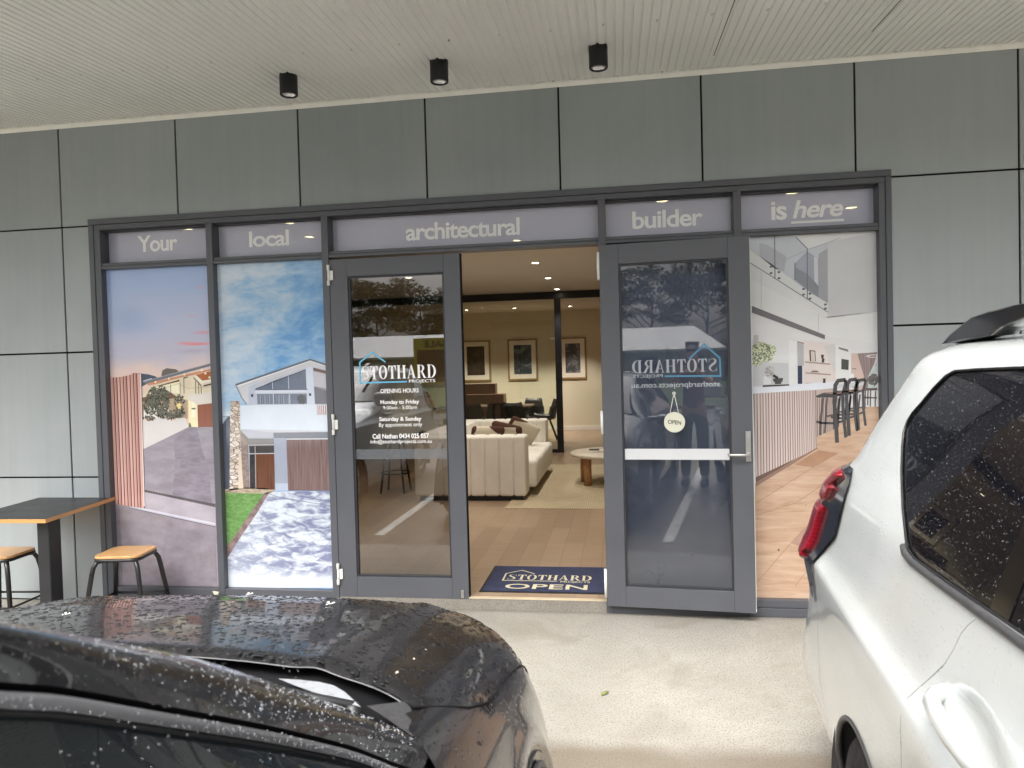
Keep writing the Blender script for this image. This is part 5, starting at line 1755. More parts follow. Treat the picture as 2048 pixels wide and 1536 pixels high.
def dense(poly, step=.03, closed=True):
    o = []
    n = len(poly)
    for i in range(n if closed else n - 1):
        a, b = poly[i], poly[(i + 1) % n]
        k = max(1, int(math.hypot(b[0] - a[0], b[1] - a[1]) / step))
        o += [(lerp(a[0], b[0], j / k), lerp(a[1], b[1], j / k)) for j in range(k)]
    if not closed: o.append(poly[-1])
    return o

# ---------------------------------------------------------------- white SUV, tail to the wall
# local frame: x = sideways (the side we see is +x), y = from tail to nose, z = up
HZ = [(.20, .77), (.35, .845), (.5, .88), (.7, .893), (.86, .90), (.945, .906), (.965, .905), (.985, .894), (1.02, .878), (1.10, .86), (1.20, .84), (1.23, .83), (1.40, .765), (1.53, .715), (1.58, .69), (1.62, .64), (1.64, .56), (1.66, .3), (1.668, .02)]
A0 = [(.2, -.50), (.3, -.57), (.4, -.60), (.5, -.58), (.6, -.49), (.7, -.37), (.8, -.285), (.9, -.255), (.95, -.265), (1.0, -.30), (1.1, -.265), (1.2, -.18), (1.25, -.10), (1.3, .0), (1.4, .06), (1.5, .15), (1.55, .19), (1.6, .21), (1.63, .31), (1.66, .4), (1.668, .6)]
A1 = [(.2, 3.95), (.3, 4.05), (.5, 4.10), (.7, 4.06), (.85, 4.0), (.95, 3.86), (1.0, 3.68), (1.04, 3.35), (1.08, 3.02), (1.12, 2.85), (1.2, 2.70), (1.4, 2.36), (1.55, 2.06), (1.62, 1.86), (1.66, 1.6), (1.668, 1.4)]
DP, PW = .45, 2.6
def hz(z): return smooth_tab(HZ, z) if not (.94 < z < .99) else itp(HZ, z)
def a0z(z): return itp(A0, z)
def a1z(z): return itp(A1, z)
DENT = (1.43, 1.035)
def sl_(a, z):
    h = hz(z); aa = a0z(z); ab = a1z(z)
    df = .55 if z < 1.0 else .45
    k = 1.0
    if a < aa + DP: k = max(0.0, 1 - ((aa + DP - a) / DP) ** PW) ** (1 / PW)
    elif a > ab - df: k = max(0.0, 1 - ((a - ab + df) / df) ** PW) ** (1 / PW)
    d = .022 * math.exp(-(((a - DENT[0]) / .10) ** 2 + ((z - DENT[1]) / .042) ** 2) ** 1.6)
    return h * k - d
WIN = [(2.62, 1.225), (1.52, 1.217), (1.33, 1.208), (1.18, 1.201), (1.05, 1.196), (.995, 1.203), (.963, 1.221), (.889, 1.262), (.78, 1.331), (.715, 1.381), (.682, 1.412), (.676, 1.44), (.692, 1.462), (.724, 1.486), (.766, 1.524), (.807, 1.552), (.847, 1.564), (.97, 1.569), (1.2, 1.575), (1.7, 1.57), (2.05, 1.52)]
ARC = lambda ca, r: [(ca + r * math.cos(R(t)), .31 + r * math.sin(R(t))) for t in range(-30, 211, 6)]
ARCH_R, ARCH_F = ARC(.80, .395), ARC(3.38, .385)
def make_suv(label, loc, rot):
    t = thing('parked_suv', label, 'car', (0, 0, 0))
    zs = sorted(set([round(.2 + .02 * k, 4) for k in range(38)] + [.945, .955, .965, .975, .985] + [round(.98 + .0125 * k, 4) for k in range(51)] + [1.625, 1.64, 1.65, 1.66, 1.668]))
    rings = []
    for z in zs:
        row = []
        h = hz(z); aa = a0z(z); ab = a1z(z); df = .55 if z < 1.0 else .45
        for k in range(20):
            th = (1 - k / 20) * math.pi / 2
            row.append((max(0.0, math.cos(th)) ** (2 / PW), aa + DP - DP * max(0.0, math.sin(th)) ** (2 / PW)))
        s0, s1 = aa + DP, ab - df
        n = 150
        for k in range(n + 1):
            row.append((1.0, lerp(s0, s1, k / n)))
        for k in range(1, 17):
            th = k / 16 * math.pi / 2
            row.append((max(0.0, math.cos(th)) ** (2 / PW), ab - df + df * max(0.0, math.sin(th)) ** (2 / PW)))
        rings.append([(sl_(a, z) if f == 1.0 else h * f, a, z) for f, a in row])
    nc = len(rings[0])
    holes = [WIN, ARCH_R, ARCH_F]
    drop = {}
    for i in range(len(zs) - 1):
        for j in range(nc - 1):
            cz = .5 * (zs[i] + zs[i + 1]); ca = .25 * (rings[i][j][1] + rings[i][j + 1][1] + rings[i + 1][j][1] + rings[i + 1][j + 1][1])
            for q, P_ in enumerate(holes):
                if inpoly(ca, cz, P_): drop[(i, j)] = q; break
    touched = {}
    for (i, j), q in drop.items():
        for a_, b_ in ((i, j), (i, j + 1), (i + 1, j), (i + 1, j + 1)): touched[(a_, b_)] = q
    for (i, j), q in touched.items():
        near = any((i + di, j + dj) not in drop and 0 <= i + di < len(zs) - 1 and 0 <= j + dj < nc - 1 for di in (-1, 0) for dj in (-1, 0))
        if near:
            x_, a_, z_ = rings[i][j]
            na, nz = nearest(holes[q], a_, z_)
            rings[i][j] = (sl_(na, nz), na, nz)
    b = MB()
    b.grid(rings, 0, True, True, lambda i, j: (i, j) in drop)
    b.grid([[(-x, a, z) for x, a, z in r] for r in rings], 0, True, False, lambda i, j: (i, j) in drop)
    body = b.build('body', M['paint_white'], t)
    # glass behind the openings, a little inside the skin
    for sg in (1, -1):
        for nm, lo, hi in (('rear_quarter_window', .66, 1.405), ('rear_door_window', 1.455, 1.98), ('front_door_window', 2.05, 2.66)):
            b = MB(); rows = []
            for k in range(26):
                z = 1.18 + k / 25 * .41
                rows.append([(sg * (sl_(a, z) - .006), a, z) for a in [lerp(lo, hi, m_ / 24) for m_ in range(25)]])
            big = [(p[0] + (.02 if p[0] > 1.5 else -.02), p[1] + (.02 if p[1] > 1.38 else -.02)) for p in WIN]
            b.grid(rows, 0, True, sg > 0, lambda i, j: not inpoly(.5 * (rows[i][j][1] + rows[i][j + 1][1]), .5 * (rows[i][j][2] + rows[i + 1][j][2]), big))
            b.largest().build(nm, M['privacy'], t)
        for lo, hi, dz in ((1.40, 1.462, 0), (1.975, 2.055, 0)):
            b = MB(); rows = []
            for k in range(14):
                z = 1.19 + k / 13 * .385
                rows.append([(sg * (sl_(a, z) - .004), a - .06 * (z - 1.2), z) for a in (lo, .5 * (lo + hi), hi)])
            b.grid(rows, 0, True, sg > 0)
            b.build('door_pillar', M['gloss_trim'], t)
        b = MB()
        b.tube([(sg * (sl_(a, z) - .002), a, z) for a, z in dense(WIN, .03)], .0028, 6, closed=True)
        b.build('window_seal', M['trim'], t)
        b = MB()
        pth = [(.982, 1.204), (1.0, 1.194), (1.05, 1.189), (1.18, 1.193), (1.33, 1.20), (1.52, 1.208), (2.0, 1.215), (2.62, 1.218)]
        b.tube([(sg * (sl_(a, z) + .001), a, z) for a, z in dense(pth, .04, False)], .008, 8)
        b.build('belt_moulding', M['plastic_grey'], t)
        # door shut lines and handle
        b = MB()
        for pth in ([(1.375, 1.188), (1.355, 1.172), (1.335, 1.150), (1.318, 1.115), (1.298, 1.085), (1.262, 1.05), (1.225, 1.012), (1.205, .98), (1.20, .945), (1.178, .87), (1.165, .80), (1.17, .68), (1.21, .55), (1.27, .42), (1.30, .33)],
                    [(2.02, 1.20), (2.02, .9), (2.0, .6), (1.99, .33)], [(2.95, 1.10), (2.98, .9), (2.98, .6), (2.95, .33)],
                    [(.305, .955), (.30, .90), (.275, .80), (.245, .70), (.235, .6), (.30, .5), (.42, .46)], [(1.30, .33), (2.95, .33)]):
            b.tube([(sg * (sl_(a, z) - .0008), a, z) for a, z in dense(pth, .02, False)], .0014, 6)
        b.build('door_seam', plain('body shut line', (.25, .25, .25), .8), t)
        for ca in (1.31, 2.07):
            b = MB()
            zz = 1.028
            pth = [(0.0, .004), (.012, .022), (.04, .036), (.10, .043), (.16, .045), (.22, .043), (.28, .034), (.305, .018), (.315, .002)]
            v, f = [], []
            for s_, d in pth:
                a = ca + s_; x = sl_(ca, zz) if ca > 1.5 else .870
                for k in range(10):
                    th = 2 * math.pi * k / 10
                    v.append((sg * (x + d + .013 * math.cos(th) - .006), a, zz + .012 + .02 * s_ + .017 * math.sin(th)))
            for i in range(len(pth) - 1):
                for k in range(10):
                    f.append((i * 10 + k, i * 10 + (k + 1) % 10, (i + 1) * 10 + (k + 1) % 10, (i + 1) * 10 + k))
            b.add(v, f, 0, True)
            b.build('door_handle', M['paint_white'], t)
        # arch lips and liners
        for P_ in (ARCH_R, ARCH_F):
            b = MB(); b.tube([(sg * (sl_(a, z) - .004), a, z) for a, z in P_ if z > .2], .009, 6); b.build('arch_lip', M['plastic_grey'], t)
            b = MB(); ca = .80 if P_ is ARCH_R else 3.38
            rows = [[(sg * x, ca + (.425 if ca < 1 else .40) * math.cos(R(th)), .31 + (.425 if ca < 1 else .40) * math.sin(R(th))) for th in range(-20, 201, 10)] for x in (.885, .55)]
            b.grid(rows); b.build('wheel_liner', M['plastic_grey'], t)
            wheel(t, (sg * .755, ca, .345), .345, .23, sg)
        # tail lamp wrapped round the corner
        TL = [(.846, .253), (.88, .29), (.92, .306), (.95, .290), (.981, .273), (1.01, .30), (1.04, .335), (1.07, .385), (1.096, .421), (1.12, .421), (1.193, .436), (1.243, .433), (1.268, .415), (1.28, .395)]
        def ring_from(z, ain, length, n, off):
            h = hz(z); aa = a0z(z)
            pts = [(h, a) for a in [ain + (aa + DP - ain) * k / 12 for k in range(13)]] if ain > aa + DP else []
            for k in range(61):
                th = k / 60 * math.pi / 2
                p = (h * math.cos(th) ** (2 / PW), aa + DP - DP * math.sin(th) ** (2 / PW))
                if p[1] <= ain: pts.append(p)
            acc = [0.0]
            for k in range(1, len(pts)): acc.append(acc[-1] + math.hypot(pts[k][0] - pts[k - 1][0], pts[k][1] - pts[k - 1][1]))
            o = []
            for k in range(n):
                s = length * k / (n - 1)
                i = 0
                while i < len(acc) - 2 and acc[i + 1] < s: i += 1
                tt = (s - acc[i]) / max(1e-6, acc[i + 1] - acc[i])
                x, a = lerp(pts[i][0], pts[i + 1][0], tt), lerp(pts[i][1], pts[i + 1][1], tt)
                tx, ta = pts[i + 1][0] - pts[i][0], pts[i + 1][1] - pts[i][1]
                L = math.hypot(tx, ta) or 1
                nx, na = -ta / L, tx / L
                o.append((sg * (x + nx * off), a + na * off, z))
            return o
        LEN = [(.846, .02), (.90, .09), (.94, .14), (1.0, .24), (1.28, .30)]
        b = MB()
        rows = []
        for k in range(40):
            z = .846 + (1.28 - .846) * k / 39
            e = min(1.0, (z - .846) / .02, (1.28 - z) / .012)
            rows.append(ring_from(z, itp(TL, z), itp(LEN, z), 16, .002 + .008 * max(0, e) ** .5))
        b.grid([[r[0]] + r for r in rows], 0, True, sg > 0)
        tl = b.build('tail_lamp', M['gloss_trim'], t)
        for za, zb, tab in ((1.150, 1.262, [(1.15, .225), (1.167, .25), (1.25, .325), (1.262, .31)]), (.945, 1.138, [(.945, .13), (.97, .155), (1.06, .185), (1.10, .20), (1.138, .222)])):
            b = MB(); rows = []
            for k in range(20):
                z = lerp(za, zb, k / 19)
                e = max(0.0, min(1.0, (z - za) / .014, (zb - z) / .014)) ** .5
                r = ring_from(z, itp(tab, z), .24 if z > 1.0 else .16, 14, 0)
                r2 = ring_from(z, itp(tab, z), .24 if z > 1.0 else .16, 14, .013 + .012 * e)
                rows.append([r[0]] + r2)
            b.grid(rows, 0, True, sg > 0)
            b.build('red_lens', M['red'], tl)
        # roof rail
        b = MB()
        RR = [(.515, 1.622), (.585, 1.648), (.645, 1.663), (.726, 1.682), (.833, 1.690), (.95, 1.694), (2.1, 1.690), (2.2, 1.66), (2.2, 1.652), (2.05, 1.668), (1.0, 1.664), (.90, 1.652), (.84, 1.636), (.654, 1.628)]
        b.prism([(a, z + .004) for a, z in RR], sg * .575, sg * .625, 'x')
        b.build('roof_rail', M['gloss_trim'], t, .006)
        b = MB(); b.prism([(1.37, 1.64), (1.5, 1.64), (1.5, 1.668), (1.37, 1.660)], sg * .585, sg * .615, 'x'); b.build('rail_foot', M['gloss_trim'], t)
        # mirror
        b = MB(); b.add(*rbox(sg * .93 - .11, sg * .93 + .11, 2.46, 2.56, 1.16, 1.33, .045), 0, True); b.build('side_mirror', M['paint_white'], t)
    b = MB(); rows = []
    for k in range(14):
        z = lerp(1.20, 1.53, k / 13)
        rows.append([(x, a0z(z) + DP - DP * max(0, 1 - (abs(x) / hz(z)) ** PW) ** (1 / PW) - .004, z) for x in [lerp(-.62, .62, m_ / 24) for m_ in range(25)]])
    b.grid(rows, 0, True); b.build('rear_window', M['privacy'], t)
    b = MB(); rows = []
    for k in range(14):
        z = lerp(1.14, 1.57, k / 13)
        rows.append([(x, a1z(z) - .45 + .45 * max(0, 1 - (abs(x) / hz(z)) ** PW) ** (1 / PW) + .004, z) for x in [lerp(-.60, .60, m_ / 24) for m_ in range(25)]])
    b.grid(rows, 0, True, True); b.build('windscreen', M['wind'], t)
    b = MB(); rows = []
    for k in range(6):
        z = lerp(.62, .84, k / 5)
        rows.append([(x, a1z(z) - .55 + .55 * max(0, 1 - (abs(x) / hz(z)) ** PW) ** (1 / PW) + .006, z) for x in [lerp(-.5, .5, m_ / 20) for m_ in range(21)]])
    b.grid(rows, 0, True, True); b.build('grille', M['trim'], t)
    for sg in (1, -1):
        b = MB(); rows = []
        for k in range(6):
            z = lerp(.70, .85, k / 5)
            rows.append([(sg * x, a1z(z) - .55 + .55 * max(0, 1 - (abs(x) / hz(z)) ** PW) ** (1 / PW) + .006, z) for x in [lerp(.54, .80, m_ / 10) for m_ in range(11)]])
        b.grid(rows, 0, True, sg > 0); b.build('headlight', M['rim'], t)
    b = MB(); b.box(-.72, .72, .25, 3.9, .19, .30); b.build('underbody', M['trim'], t)
    # drops standing on the privacy glass and the paint nearest the camera
    rnd = random.Random(4); sp = []
    while len(sp) < 2600:
        a, z = rnd.uniform(.68, 1.7), rnd.uniform(1.2, 1.57)
        if inpoly(a, z, WIN) and not 1.40 < a < 1.455:
            nx = Vector((1.0, 0, .35)).normalized()
            sp.append(((sl_(a, z) - .0055, a, z), nx, rnd.choice((.0004, .0005, .0006, .0009))))
    b = MB(); drops(b, sp, 6, .6)
    o = b.build('raindrops', M['drop'], t, merge=False); o['kind'] = 'stuff'
    t.location = loc; t.rotation_euler = (0, 0, rot)
    return t
PSI = R(5.3)
suv = make_suv('white SUV parked tail to the shop, its red tail lamp toward the open leaf', (1.50658, -2.12431, 0), math.atan2(.0, 1.0))
# local x -> (-cos, sin), local y -> (-sin, -cos)
suv.rotation_euler = (0, 0, math.pi - PSI)
suv2 = dup(suv, (-3.75, -6.35, 0), R(1.0), 'second white SUV parked nose to the shop beyond the black car, seen in the glass')

# ---------------------------------------------------------------- black car, nose to the wall
# x = sideways from its centre line (XC), y and z in world metres while it is built
XC = -1.068
ZC = [(-3.75, 1.10), (-3.33, 1.062), (-3.1, 1.035), (-2.9, 1.003), (-2.75, .972), (-2.6, .93), (-2.5, .885), (-2.43, .83), (-2.385, .75), (-2.36, .64), (-2.35, .5), (-2.36, .35), (-2.42, .22)]
CR = [(0, 0), (.3, .004), (.5, .012), (.62, .026), (.70, .052), (.75, .085), (.79, .13), (.82, .18), (.845, .26), (.862, .38), (.87, .52), (.868, .68), (.85, .82)]
def crown(u):
    u = abs(u)
    # a soft raised swage runs forward along each side of the bonnet
    sw = .007 * math.exp(-((u - .50) / .035) ** 2)
    return smooth_tab(CR[:11], min(u, .87)) - sw
def along(f):
    """f in 0..len-1 -> (y, z) on the centre line, Catmull-Rom"""
    mx = len(ZC) - 1
    i = max(0, min(int(f), mx - 1)); t = f - i
    P_ = lambda j: ZC[min(max(j, 0), mx)]
    p0, p1, p2, p3 = P_(i - 1), P_(i), P_(i + 1), P_(i + 2)
    return tuple(.5 * (2 * p1[k] + (-p0[k] + p2[k]) * t + (2 * p0[k] - 5 * p1[k] + 4 * p2[k] - p3[k]) * t * t + (-p0[k] + 3 * p1[k] - 3 * p2[k] + p3[k]) * t**3) for k in (0, 1))
def f_of(y):
    lo, hi = 0.0, 10.0
    for _ in range(40):
        m_ = .5 * (lo + hi)
        if along(m_)[0] < y: lo = m_
        else: hi = m_
    return .5 * (lo + hi)
def bend(u): return .26 * (min(abs(u), .87) / .9) ** 4.2
def top(u, f, dz=0.0):
    y, z = along(f)
    k = min(1.0, f / 6.0)
    return (XC + u, y - bend(u), z - crown(u) + dz)
def side_pt(i_frac, f):
    """points of the section from the crest outwards and down: i_frac indexes CR"""
    mx = len(CR) - 1
    i = max(0, min(int(i_frac), mx - 1)); t = i_frac - i
    P_ = lambda j: CR[min(max(j, 0), mx)]
    p0, p1, p2, p3 = P_(i - 1), P_(i), P_(i + 1), P_(i + 2)
    u, c = (.5 * (2 * p1[k] + (-p0[k] + p2[k]) * t + (2 * p0[k] - 5 * p1[k] + 4 * p2[k] - p3[k]) * t * t + (-p0[k] + 3 * p1[k] - 3 * p2[k] + p3[k]) * t**3) for k in (0, 1))
    return u, c
car = thing('parked_car', 'black rain beaded car parked nose to the shop in the left foreground', 'car', (XC, -4.2, 0))
FH = f_of(-2.42)
UC = .787
def y_rear(u):
    u = abs(u)
    if u <= .70: return -3.335 - .075 * (u / .7) ** 3
    return -3.41 + .20 * min(1.0, (u - .70) / (UC - .70)) ** 1.15
b = MB(); rows = []
NU, NV = 84, 70
for i in range(NV + 1):
    row = []
    for j in range(NU + 1):
        q = j / NU * 2 - 1
        u = (UC - .022 * max(0.0, 1 - i / 7.0) ** 2) * math.copysign(abs(q) ** .9, q)
        yr = y_rear(u) + bend(u)
        f0 = f_of(yr); f = lerp(f0, FH, i / NV)
        lip = 0.0
        if j in (0, NU) or i in (0, NV): lip = -.010
        row.append(top(u, f, lip))
    rows.append(row)
# turn the edges down so that the gap reads as a gap
b.grid(rows, 0, True, False)
hood = b.build('bonnet', M['paint_black'], car)
b = MB()
edge = [Vector(rows[0][j]) + Vector((0, -.002, .002)) for j in range(NU + 1)]
b.tube(edge, .0013, 6)
b.build('bonnet_edge', M['grey_trim'], hood)
for sg in (1, -1):
    jj = NU if sg > 0 else 0
    pth = [Vector(rows[i][jj]) + Vector((sg * .0015, 0, .0105)) for i in range(NV - 1, -1, -1)]
    pth += [Vector(rows[0][j]) + Vector((0, -.003, .0095)) for j in (range(NU - 1, NU - 10, -1) if sg > 0 else range(1, 10))]
    b = MB(); b.tube(pth, .0024, 6); b.build('bonnet_gap', M['black'], car)
# dark channel below every gap
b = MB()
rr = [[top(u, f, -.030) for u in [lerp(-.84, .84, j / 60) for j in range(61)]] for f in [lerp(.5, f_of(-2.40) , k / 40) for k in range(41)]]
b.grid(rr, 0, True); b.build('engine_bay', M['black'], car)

def arch_hole(y, z): return (y + 3.12) ** 2 + (z - .33) ** 2 < .365 ** 2
for sg in (1, -1):
    # wing: from the bonnet gap out over the crest and down the flank
    b = MB(); rows = []
    ys = [lerp(-3.55, -2.44, k / 60) for k in range(61)]
    fs_ = [f_of(y + bend(.8)) for y in ys] + [lerp(f_of(-2.44 + bend(.8)), 11.0, k / 22) for k in range(1, 23)]
    for f in fs_:
        y0 = along(f)[0]
        yy = y0 - bend(UC)
        if yy > -3.20: ui = UC - .006
        else: ui = max(.66, UC - .006 - (UC - .70) * min(1, ((-3.20 - yy) / .21)) ** .62)
        row = []
        i0 = 4.0
        lo, hi = 3.0, 9.0
        for _ in range(30):
            m_ = .5 * (lo + hi)
            if side_pt(m_, f)[0] < ui: lo = m_
            else: hi = m_
        i0 = lo
        if f > FH: i0 = max(0.0, i0 - (f - FH) * 99)
        for k in range(40):
            s = lerp(i0, 12.0, (k / 39) ** 1.0)
            u, c = side_pt(s, f)
            y, z = along(f)
            zz = z - c - (.004 if k <= 1 else 0)
            fl = .012 * math.exp(-((math.hypot(y - bend(u) + 3.12, zz - .33) - .43) / .035) ** 2) if s > 7 else 0
            zz = max(zz, .22)
            row.append((XC + sg * (u + fl), y - bend(u), zz))
        rows.append(row)
    nfree = lambda i, j: arch_hole(.25 * sum(rows[a][c][1] for a, c in ((i, j), (i + 1, j), (i, j + 1), (i + 1, j + 1))), .25 * sum(rows[a][c][2] for a, c in ((i, j), (i + 1, j), (i, j + 1), (i + 1, j + 1))))
    b.grid(rows, 0, True, sg < 0, nfree)
    b.build('front_wing', M['paint_black'], car)
    b = MB()
    b.tube([(XC + sg * .862, -3.12 + .37 * math.cos(R(a)), .33 + .37 * math.sin(R(a))) for a in range(-15, 196, 6)], .009, 8)
    b.build('arch_lip', M['plastic_grey'], car)
    b = MB(); b.grid([[(XC + sg * x, -3.12 + .40 * math.cos(R(a)), .33 + .40 * math.sin(R(a))) for a in range(-20, 201, 10)] for x in (.86, .55)]); b.build('wheel_liner', M['plastic_grey'], car)
    wheel(car, (XC + sg * .735, -3.12, .33), .33, .22, sg)
    wheel(car, (XC + sg * .755, -5.62, .34), .34, .22, sg)
    # doors and rear flank
    b = MB(); rows = []
    for y in [lerp(-3.556, -6.1, k / 50) for k in range(51)]:
        row = []
        for k in range(40):
            u, c = side_pt(lerp(5.2, 12.0, k / 39), 2)
            tp = 1.0 if y > -5.6 else 1 - .12 * ((-5.6 - y) / .5) ** 2
            row.append((XC + sg * u * tp, y, max(1.078 - c, .22)))
        rows.append(row)
    rear_arch = lambda i, j: (rows[i][j][1] + 5.62) ** 2 + (rows[i][j][2] - .33) ** 2 < .375 ** 2
    b.grid(rows, 0, True, sg > 0, rear_arch)
    dpan = b.build('door', M['paint_black'], car)
    b = MB(); b.tube([(XC + sg * .872, -5.62 + .38 * math.cos(R(a)), .33 + .38 * math.sin(R(a))) for a in range(-15, 196, 6)], .014, 8); b.build('arch_lip', M['plastic_grey'], car)
    # pillar, gap, door frame, seal, glass: strips between rails in space
    U = [(-.335, -3.44, .975), (-.345, -3.475, .992), (-.405, -3.505, 1.032), (-.482, -3.61, 1.12), (-.522, -3.785, 1.238), (-.535, -3.917, 1.311), (-.530, -4.076, 1.393), (-.535, -4.19, 1.447), (-.56, -4.42, 1.466), (-.572, -5.2, 1.462), (-.60, -5.9, 1.40)]
    G1 = [(-.318, -3.545, .972), (-.352, -3.57, .998), (-.395, -3.64, 1.060), (-.425, -3.765, 1.145), (-.445, -3.85, 1.200), (-.470, -3.97, 1.275), (-.492, -4.053, 1.327), (-.507, -4.102, 1.353), (-.532, -4.19, 1.398), (-.552, -4.40, 1.436), (-.565, -5.2, 1.43), (-.59, -5.9, 1.36)]
    def cat(P_, n=60):
        o = []
        m_ = len(P_) - 1
        for k in range(n + 1):
            f = k / n * m_; i = min(int(f), m_ - 1); t = f - i
            q = [Vector(P_[min(max(i + d, 0), m_)]) for d in (-1, 0, 1, 2)]
            o.append(.5 * (2 * q[1] + (q[2] - q[0]) * t + (2 * q[0] - 5 * q[1] + 4 * q[2] - q[3]) * t * t + (3 * q[1] - q[0] - 3 * q[2] + q[3]) * t**3))
        return o
    def mir(p): return (XC + sg * (p[0] - XC), p[1], p[2])
    u_, g_1 = cat(U), cat(G1)
    # strips hang below one another down the side of the glasshouse
    def below(P_, dz, dx, dy=0.0): return [p + Vector((dx, dy, -dz)) for p in P_]
    g1b = below(g_1, .006, -.010)                 # recessed channel
    fr0 = below(g_1, .0075, .002)
    fr1 = below(g_1, .0225, .007)
    sl0 = below(g_1, .023, .000)
    sl1 = below(g_1, .029, .001)
    def strip(A_, B2, nm, mt, n=8, bulge=0.0):
        b = MB(); rows = []
        for p, q in zip(A_, B2):
            nrm = Vector((.75, .15, .65)).normalized()
            rows.append([mir(p.lerp(q, k / n) + nrm * bulge * math.sin(math.pi * k / n)) for k in range(n + 1)])
        b.grid(rows, 0, True, sg < 0)
        return b.build(nm, mt, car)
    strip(u_, g_1, 'roof_pillar', M['paint_black'], 12, .012)
    strip(g_1, g1b, 'door_gap', M['black'], 1)
    strip(g1b, fr0, 'door_gap_lip', M['black'], 1)
    strip(fr0, fr1, 'door_frame', M['grey_trim'], 6, .004)
    strip(fr1, sl0, 'frame_edge', M['black'], 1)
    strip(sl0, sl1, 'window_seal', M['trim'], 3, .003)
    belt = []
    for p in sl1:
        belt.append(Vector((XC + .775, p.y - .015 - .02, .945)))
    # door glass
    b = MB(); rows = []
    for p, q in zip(sl1, belt):
        a = p + Vector((-.004, 0, .006))
        rows.append([mir(a.lerp(q, k / 10) + Vector((.012 * math.sin(math.pi * k / 10), 0, 0))) for k in range(11)])
    b.grid(rows, 0, True, sg < 0)
    b.build('door_window', M['door_glass'], car)
    b = MB(); b.tube([mir(p + Vector((.006, 0, .004))) for p in belt], .010, 8); b.build('belt_moulding', M['trim'], car)
    b = MB()
    b.add(*rbox(sg * (.93) + XC - .10, sg * (.93) + XC + .10, -3.83, -3.70, .90, 1.015, .045), 0, True)
    b.add(*rbox(sg * (.80) + XC - .07, sg * (.80) + XC + .06, -3.78, -3.66, .955, 1.002, .02), 0, True)
    b.build('side_mirror', M['paint_black'], car)
    # front lamp
    b = MB(); rows = []
    for f in [lerp(f_of(-2.40), 8.9, k / 10) for k in range(11)]:
        rows.append([(XC + sg * u, along(f)[0] - bend(u) + .006, along(f)[1] - crown(u)) for u in [lerp(.50, .80, k / 12) for k in range(13)]])
    b.grid(rows, 0, True, sg < 0); b.build('headlight', M['rim'], car)
    # small triangle of glass cover ahead of the pillar foot
    b = MB()
    tri = [(-.385, -3.405, 1.012), (-.362, -3.43, 1.000), (-.338, -3.475, .986), (-.345, -3.50, 1.000), (-.40, -3.50, 1.035), (-.425, -3.49, 1.042)]
    b.add([mir((p[0], p[1], p[2] + .003)) for p in tri], [tuple(range(6)) if sg > 0 else tuple(range(5, -1, -1))])
    b.build('scuttle_corner', M['plastic_grey'], car)
# nose: bumper face between the wings
b = MB(); rows = []
for f in [lerp(FH + .04, 12.0, k / 40) for k in range(41)]:
    rows.append([top(u, f) if f < 11.99 else top(u, 12.0) for u in [lerp(-.78, .78, j / 60) for j in range(61)]])
rows = [[(x, y, max(z, .2)) for x, y, z in r] for r in rows]
b.grid(rows, 0, True); b.build('front_bumper', M['paint_black'], car)
b = MB(); rows = []
for f in [lerp(8.3, 10.6, k / 10) for k in range(11)]:
    rows.append([(XC + u, along(f)[0] - bend(u) + .006, along(f)[1] - crown(u)) for u in [lerp(-.45, .45, k / 30) for k in range(31)]])
b.grid(rows, 0, True); b.build('grille', M['trim'], car)
# scuttle, wiper spindle, windscreen, roof, tail
b = MB(); rows = []
for k in range(9):
    t = k / 8
    rows.append([(XC + u, lerp(y_rear(u) + .03, -3.66 - .05 * abs(u), t), lerp(1.008, 1.028, t) - .55 * crown(u)) for u in [lerp(-.705, .705, j / 40) for j in range(41)]])
b.grid(rows, 0, True, True); b.build('scuttle', plain('rain speckled scuttle plastic', (.12, .12, .125), .3, 0, .6, .75, 190, .5, 320), car)
b = MB()
b.lathe([(.0001, .030), (.010, .028), (.016, .018), (.018, .0)], (-.455, -3.475, 1.012), 20)
b.build('wiper', M['trim'], car)
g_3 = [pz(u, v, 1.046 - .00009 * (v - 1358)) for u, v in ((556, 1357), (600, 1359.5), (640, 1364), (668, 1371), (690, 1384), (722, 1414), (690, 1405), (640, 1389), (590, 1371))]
b = MB(); b.add([tuple(p) for p in g_3], [tuple(range(len(g_3)))]); b.build('bright_strip_sheet', plain('pale stand-in strip', lin(130, 133, 136), .3, 0, .5, .12, 60), car)  # added pale sheet, its colour stands in for a bright strip below the windscreen
b = MB()
b.tube([(-.455, -3.475, 1.036), (-.62, -3.455, 1.052), (-.95, -3.44, 1.062)], [.009, .008, .006], 8)
b.tube([(-.60, -3.475, 1.062), (-1.18, -3.455, 1.068)], .006, 6)
b.build('wiper_blade', M['trim'], car)
b = MB(); rows = []
for k in range(21):
    t = k / 20
    row = []
    for j in range(41):
        q = j / 40 * 2 - 1
        # lower edge sweeps back to the pillar foot, upper edge meets the roof
        ub = .675 * q; ut = .525 * q
        yb = -3.425 - .17 * abs(q) ** 2.6; zb = 1.055 - .022 * abs(q) ** 2
        yt = -4.28 + .07 * (1 - abs(q) ** 2) ; zt = 1.475 - .045 * abs(q) ** 2.2
        arcz = .045 * math.sin(math.pi * t)
        row.append((XC + lerp(ub, ut, t), lerp(yb, yt, t), lerp(zb, zt, t) + arcz * (1 - .5 * abs(q)) * .55))
    rows.append(row)
b.grid(rows, 0, True, True); b.build('windscreen', M['wind'], car)
b = MB(); rows = []
